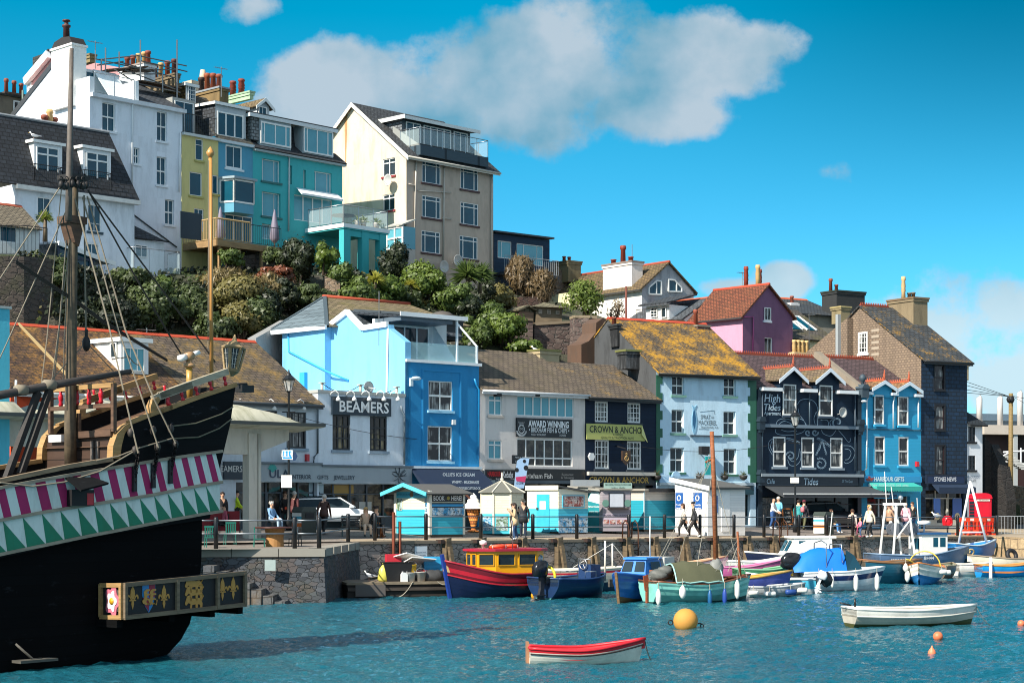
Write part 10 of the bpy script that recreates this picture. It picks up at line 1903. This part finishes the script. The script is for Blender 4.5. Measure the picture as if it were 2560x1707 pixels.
 if skirt is not None:m=MB(M_);m.loft([[(r_*cos(q_),r_*1.12*sin(q_),z_)for q_ in[i*.5236 for i in range(12)]]for z_,r_ in((pz+.09,.085),(pz,.105),(pz-.13,.12))],cap=True);m.build('skirt',flat(skirt),t)
 if hood:m=MB(M_);ellip(m,(hx-.03,0,hzc-.005),(.07,.075,.08),12);m.build('hood',top_m,t)
 if bag is not None:c_,bx,by,bz,s_=bag;m=MB(M_);m.loft([[(bx+k_*s_*.8*cos(q_),by+k_*s_*sin(q_),bz+z_*s_)for q_ in[i*.785 for i in range(8)]]for z_,k_ in((-1.2,.7),(-1,.95),(.6,1),(1.1,.6),(1.2,.3))],cap=True);m.build('bag',flat(c_),t)
 return t
UP=(.1,.02),(-1,.11)
FWD=(.1,.05),(.1,.12)
def pp(k,x,y):return gk(k,x,y)
W_='e8e6e2';NV='1c2434';JE='3a5478';BK='17181a'
person('man in brown jacket walking away beside litter bin, grey hair',pp('B4',1175,912),1.78,75,'4a3028',BK,'walk','grey','short',.06)
person('man in maroon jacket behind the litter bin, white hair',pp('B4',905,870),1.76,60,'5a2a2c',BK,'stand','grey','short',.06)
person('young man in black puffer jacket standing at the jetty table holding red phone',pp('B4',828,862),1.72,285,BK,'3a3c40','stand','brown','short',.08,arms=FWD,bag=('e0502c',.18,0,.56,.035))
g=pp('B4',715,875);chair('black chair under the seated white-haired person',g,R(60),paint(BLK),None);person('seated white-haired person in light blue jacket at the jetty table',g,1.66,330,'7aa4cc','a8c0d8','sit','grey','curly',0,arms=FWD)
person('person in dark coat looking into the grey shop window',pp('B4',705,850),1.78,80,BK,BK,'stand','dark','short',.1);person('person in camouflage jacket and orange hat looking into shop window',pp('B4',755,852),1.74,95,'4a4a34',BK,'stand','dark','short',.1,hat=('a8502c','beanie'))
person('man in yellow hi-vis vest and black hood near the shelter column',pp('B4',388,870),1.74,20,'c8e020',BK,'stand','dark','bald',0,hat=(BK,'beanie'),arms=FWD);person('dark-haired person in black jacket beside the ship stern',pp('B4',268,880),1.72,300,'26262a',BK,'stand','dark','short',.06);g=pp('B4',282,910);chair('black chair under the person in pink puffer jacket',g,R(290),paint(BLK),None);person('seated person in pink puffer jacket beside the ship stern',g,1.66,200,'c05a6c',BK,'sit','dark','short',0)
person('man in black vest over a white shirt behind the white car',pp('B4',1325,800),1.76,200,'20242c',BK,'stand','grey','bald',0)
f_,z_=b1;person('blonde woman in tan tracksuit and sunglasses on bench',f_.pt(.25,-.15,z_),1.66,285,'c0a084','cbb096','sit','blond','long',0,specs=True);person('man in black top and sunglasses sitting at right end of bench',f_.pt(.72,-.1,z_),1.72,300,BK,BK,'sit','dark','curly',0,specs=True)
person('man in navy jumper walking past the shop doorway with a bag',pp('B4',1715,838),1.78,70,'1c2c48',BK,'walk','dark','short',.04,bag=(BK,.0,-.17,.42,.06))
person('dark-haired woman with white bag being hugged by woman in beige parka',pp('C6',1848,775),1.64,5,BK,BK,'stand','brown','bun',0,bag=('c8c0d4',.02,-.16,.48,.075),arms=UP);person('woman in beige parka and sunglasses hugging a friend',pp('C6',1885,782),1.68,182,'c8a882',JE,'stand','dark','long',.11,W_,specs=True,arms=UP);person('man in dark coat and flat cap beside hugging women',pp('C6',1975,752),1.78,262,'22252b','26344c','stand','grey','short',.12,hat=('3a3a30','cap'))
person('long-haired woman in cream jacket and short black skirt walking',pp('C4',430,866),1.66,172,'dcd4c8',BK,'walk','brown','long',0,skirt=BK,bag=('b8a898',-.02,.15,.6,.07));person('man in black leather jacket and beanie walking',pp('C4',532,878),1.78,176,'202326','3a302c','walk','dark','bald',.03,W_,hat=(BK,'beanie'),specs=True)
person('bald man in white t-shirt and jeans by the chalkboard',pp('C4',1300,795),1.76,330,W_,'2f548a','stand','grey','bald',0,W_,arms=FWD);person('man in light blue t-shirt and black jacket by the chalkboard',pp('C4',1362,790),1.8,230,'6ab0cc',BK,'stand','grey','short',0,arms=FWD)
person('person in teal puffer coat outside the cafe window',pp('C4',1550,800),1.68,60,'2a8a8c',BK,'stand','dark','short',.14);person('person with pink backpack and maroon hat outside the cafe',pp('C4',1605,802),1.66,60,'2a2630','5a5a3c','walk','dark','short',.1,hat=('6a2434','beanie'),bag=('d87880',-.12,.0,.7,.075))
f_,z_=b2;person('seated woman in olive top and blue jeans on cafe bench',f_.pt(.5,-.15,z_),1.66,320,'6a7040','4a86c0','sit','brown','bun',0,W_,arms=FWD);person('seated person in pale striped top on the cafe bench, right side',f_.pt(-.7,-.15,z_),1.68,60,'c8b8b0','3a4a5c','sit','brown','short',0)
person('woman in cream hooded top and sunglasses walking hand in hand with child',pp('C3',498,972),1.74,215,'d8ccb8','26282c','walk','blond','long',.05,W_,specs=True,hood=True)
g=pp('C3',400,968);t=person('small child in pink striped jumper standing on a scooter',g,1.02,200,'e08098',JE,'stand','blond','short',0,'d04a70',arms=FWD);t=thing('scooter','small pink scooter under the child','scooter',tuple(g),R(200));f=Fr(g.to_2d(),R(200));m=MB(f);m.box(-.2,.22,-.05,.05,g.z+.06,g.z+.08);m.build('deck',flat('d84a78'),t);m=MB(f);m.tube([(.24,0,g.z+.06),(.2,0,g.z+.62)],.015);m.tube([(.2,-.15,g.z+.62),(.2,.15,g.z+.62)],.015);m.build('handlebar',flat('d84a78'),t)
for x in(-.22,.26):m=MB(f);m.lathe((x,-.02,g.z+.05),[(.05,0),(.05,.04)],10,axis='y');m.build('wheel',flat(BLK),t)
person('woman in tan gilet with magenta scarf and carrier bag',pp('C3',715,948),1.7,215,'a88468',BK,'walk','brown','bun',.06,specs=True,bag=('dcdcd8',.1,.14,.40,.06));person('dark-haired woman behind the one in tan gilet',pp('C3',750,915),1.72,250,'3a2a30',BK,'stand','dark','long',0);person('woman in pale pink coat outside the gift shop',pp('C3',890,915),1.68,250,'e0a8b4',JE,'stand','blond','short',.14);person('person in black jacket right of the pink coat',pp('C3',965,910),1.72,240,BK,JE,'stand','brown','short',.05)
g=gk('B4',1672,938);t=thing('dog','brown curly dog sitting by the railing beside the bench','dog',tuple(g),R(250));M_=MTR(g)@MRO(R(250),4,'Z');m=MB(M_)
m.loft([[(x+r_*cos(q_)*.9,r_*sin(q_),z)for q_ in[i*.5236 for i in range(12)]]for x,z,r_ in((-.1,.02,.12),(-.1,.12,.17),(-.04,.25,.15),(.04,.38,.13),(.08,.47,.09),(.1,.54,.085))],cap=True);ellip(m,(.13,0,.6),(.10,.09,.09));ellip(m,(.24,0,.57),(.07,.045,.04))
for sg in(1,-1):m.tube([(.05,.08*sg,.36),(.09,.085*sg,.18),(.09,.085*sg,.03),(.15,.085*sg,.02)],[.06,.04,.035,.03],7);m.tube([(-.1,.12*sg,.15),(.02,.16*sg,.14),(-.02,.16*sg,.03),(.08,.16*sg,.025)],[.09,.07,.035,.03],7);ellip(m,(.1,.1*sg,.56),(.03,.02,.08),7)
m.tube([(-.24,0,.06),(-.38,.04,.03),(-.48,.1,.06)],[.05,.04,.02],6);m.build('body',stucco('8a5228',.6),t);m=MB(M_);ellip(m,(.31,0,.58),(.015,.018,.014),6);m.build('nose',flat(BLK),t)
def gull(label,p,face,s_=1.0):
 t=thing('gull',label,'gull',tuple(p),R(face));M_=MTR(p)@MRO(R(face),4,'Z')@Matrix.Scale(s_,4);m=MB(M_);rg=[]
 for x,z,r_ in((-.30,.17,.01),(-.2,.18,.04),(-.08,.19,.08),(.04,.21,.09),(.12,.26,.06),(.15,.33,.045),(.18,.37,.05),(.22,.365,.03)):rg.append([(x,r_*cos(q_)*.9,z+r_*sin(q_))for q_ in[i*.7854 for i in range(8)]])
 m.loft(rg,cap=True);m.build('body',paint('ececea',.6,.05),t)
 for sg in(1,-1):m=MB(M_);m.loft([[(x,sg*(.085*k+.008),z)for x,z in((x0,z0),(x0,z1))]for x0,z0,z1,k in((.08,.17,.26,1),(-.1,.15,.25,1),(-.26,.17,.21,.5),(-.38,.17,.18,.15))],closed=False);m.build('wing',flat('8a9098'),t);m=MB(M_);m.tube([(.02,.03*sg,.14),(.02,.03*sg,0),(.06,.035*sg,0)],.007,4);m.build('leg',flat('d8a08a'),t)
 m=MB(M_);m.tube([(.22,0,.365),(.29,0,.35)],[.015,.005],5);m.build('beak',flat('e0b030'),t)
q_=wk('C6',190,1430);gull('gull standing on the left end of work raft',Vector((q_.x,q_.y+.5,.6)),170);gull('gull on the ridge of blue house gable',PK('B5',938,292,92.2),200,1.2);gull('gull standing on white radar of the trawler',PK('C3',1215,770,94),160,.95);gull('gull on the mossy chimney of fish restaurant',PK('B6',708,183,98),180,1.2);gull('gull on the black dormer roof of mansard house',PK('1',318,1082,97.5),180,1.1)
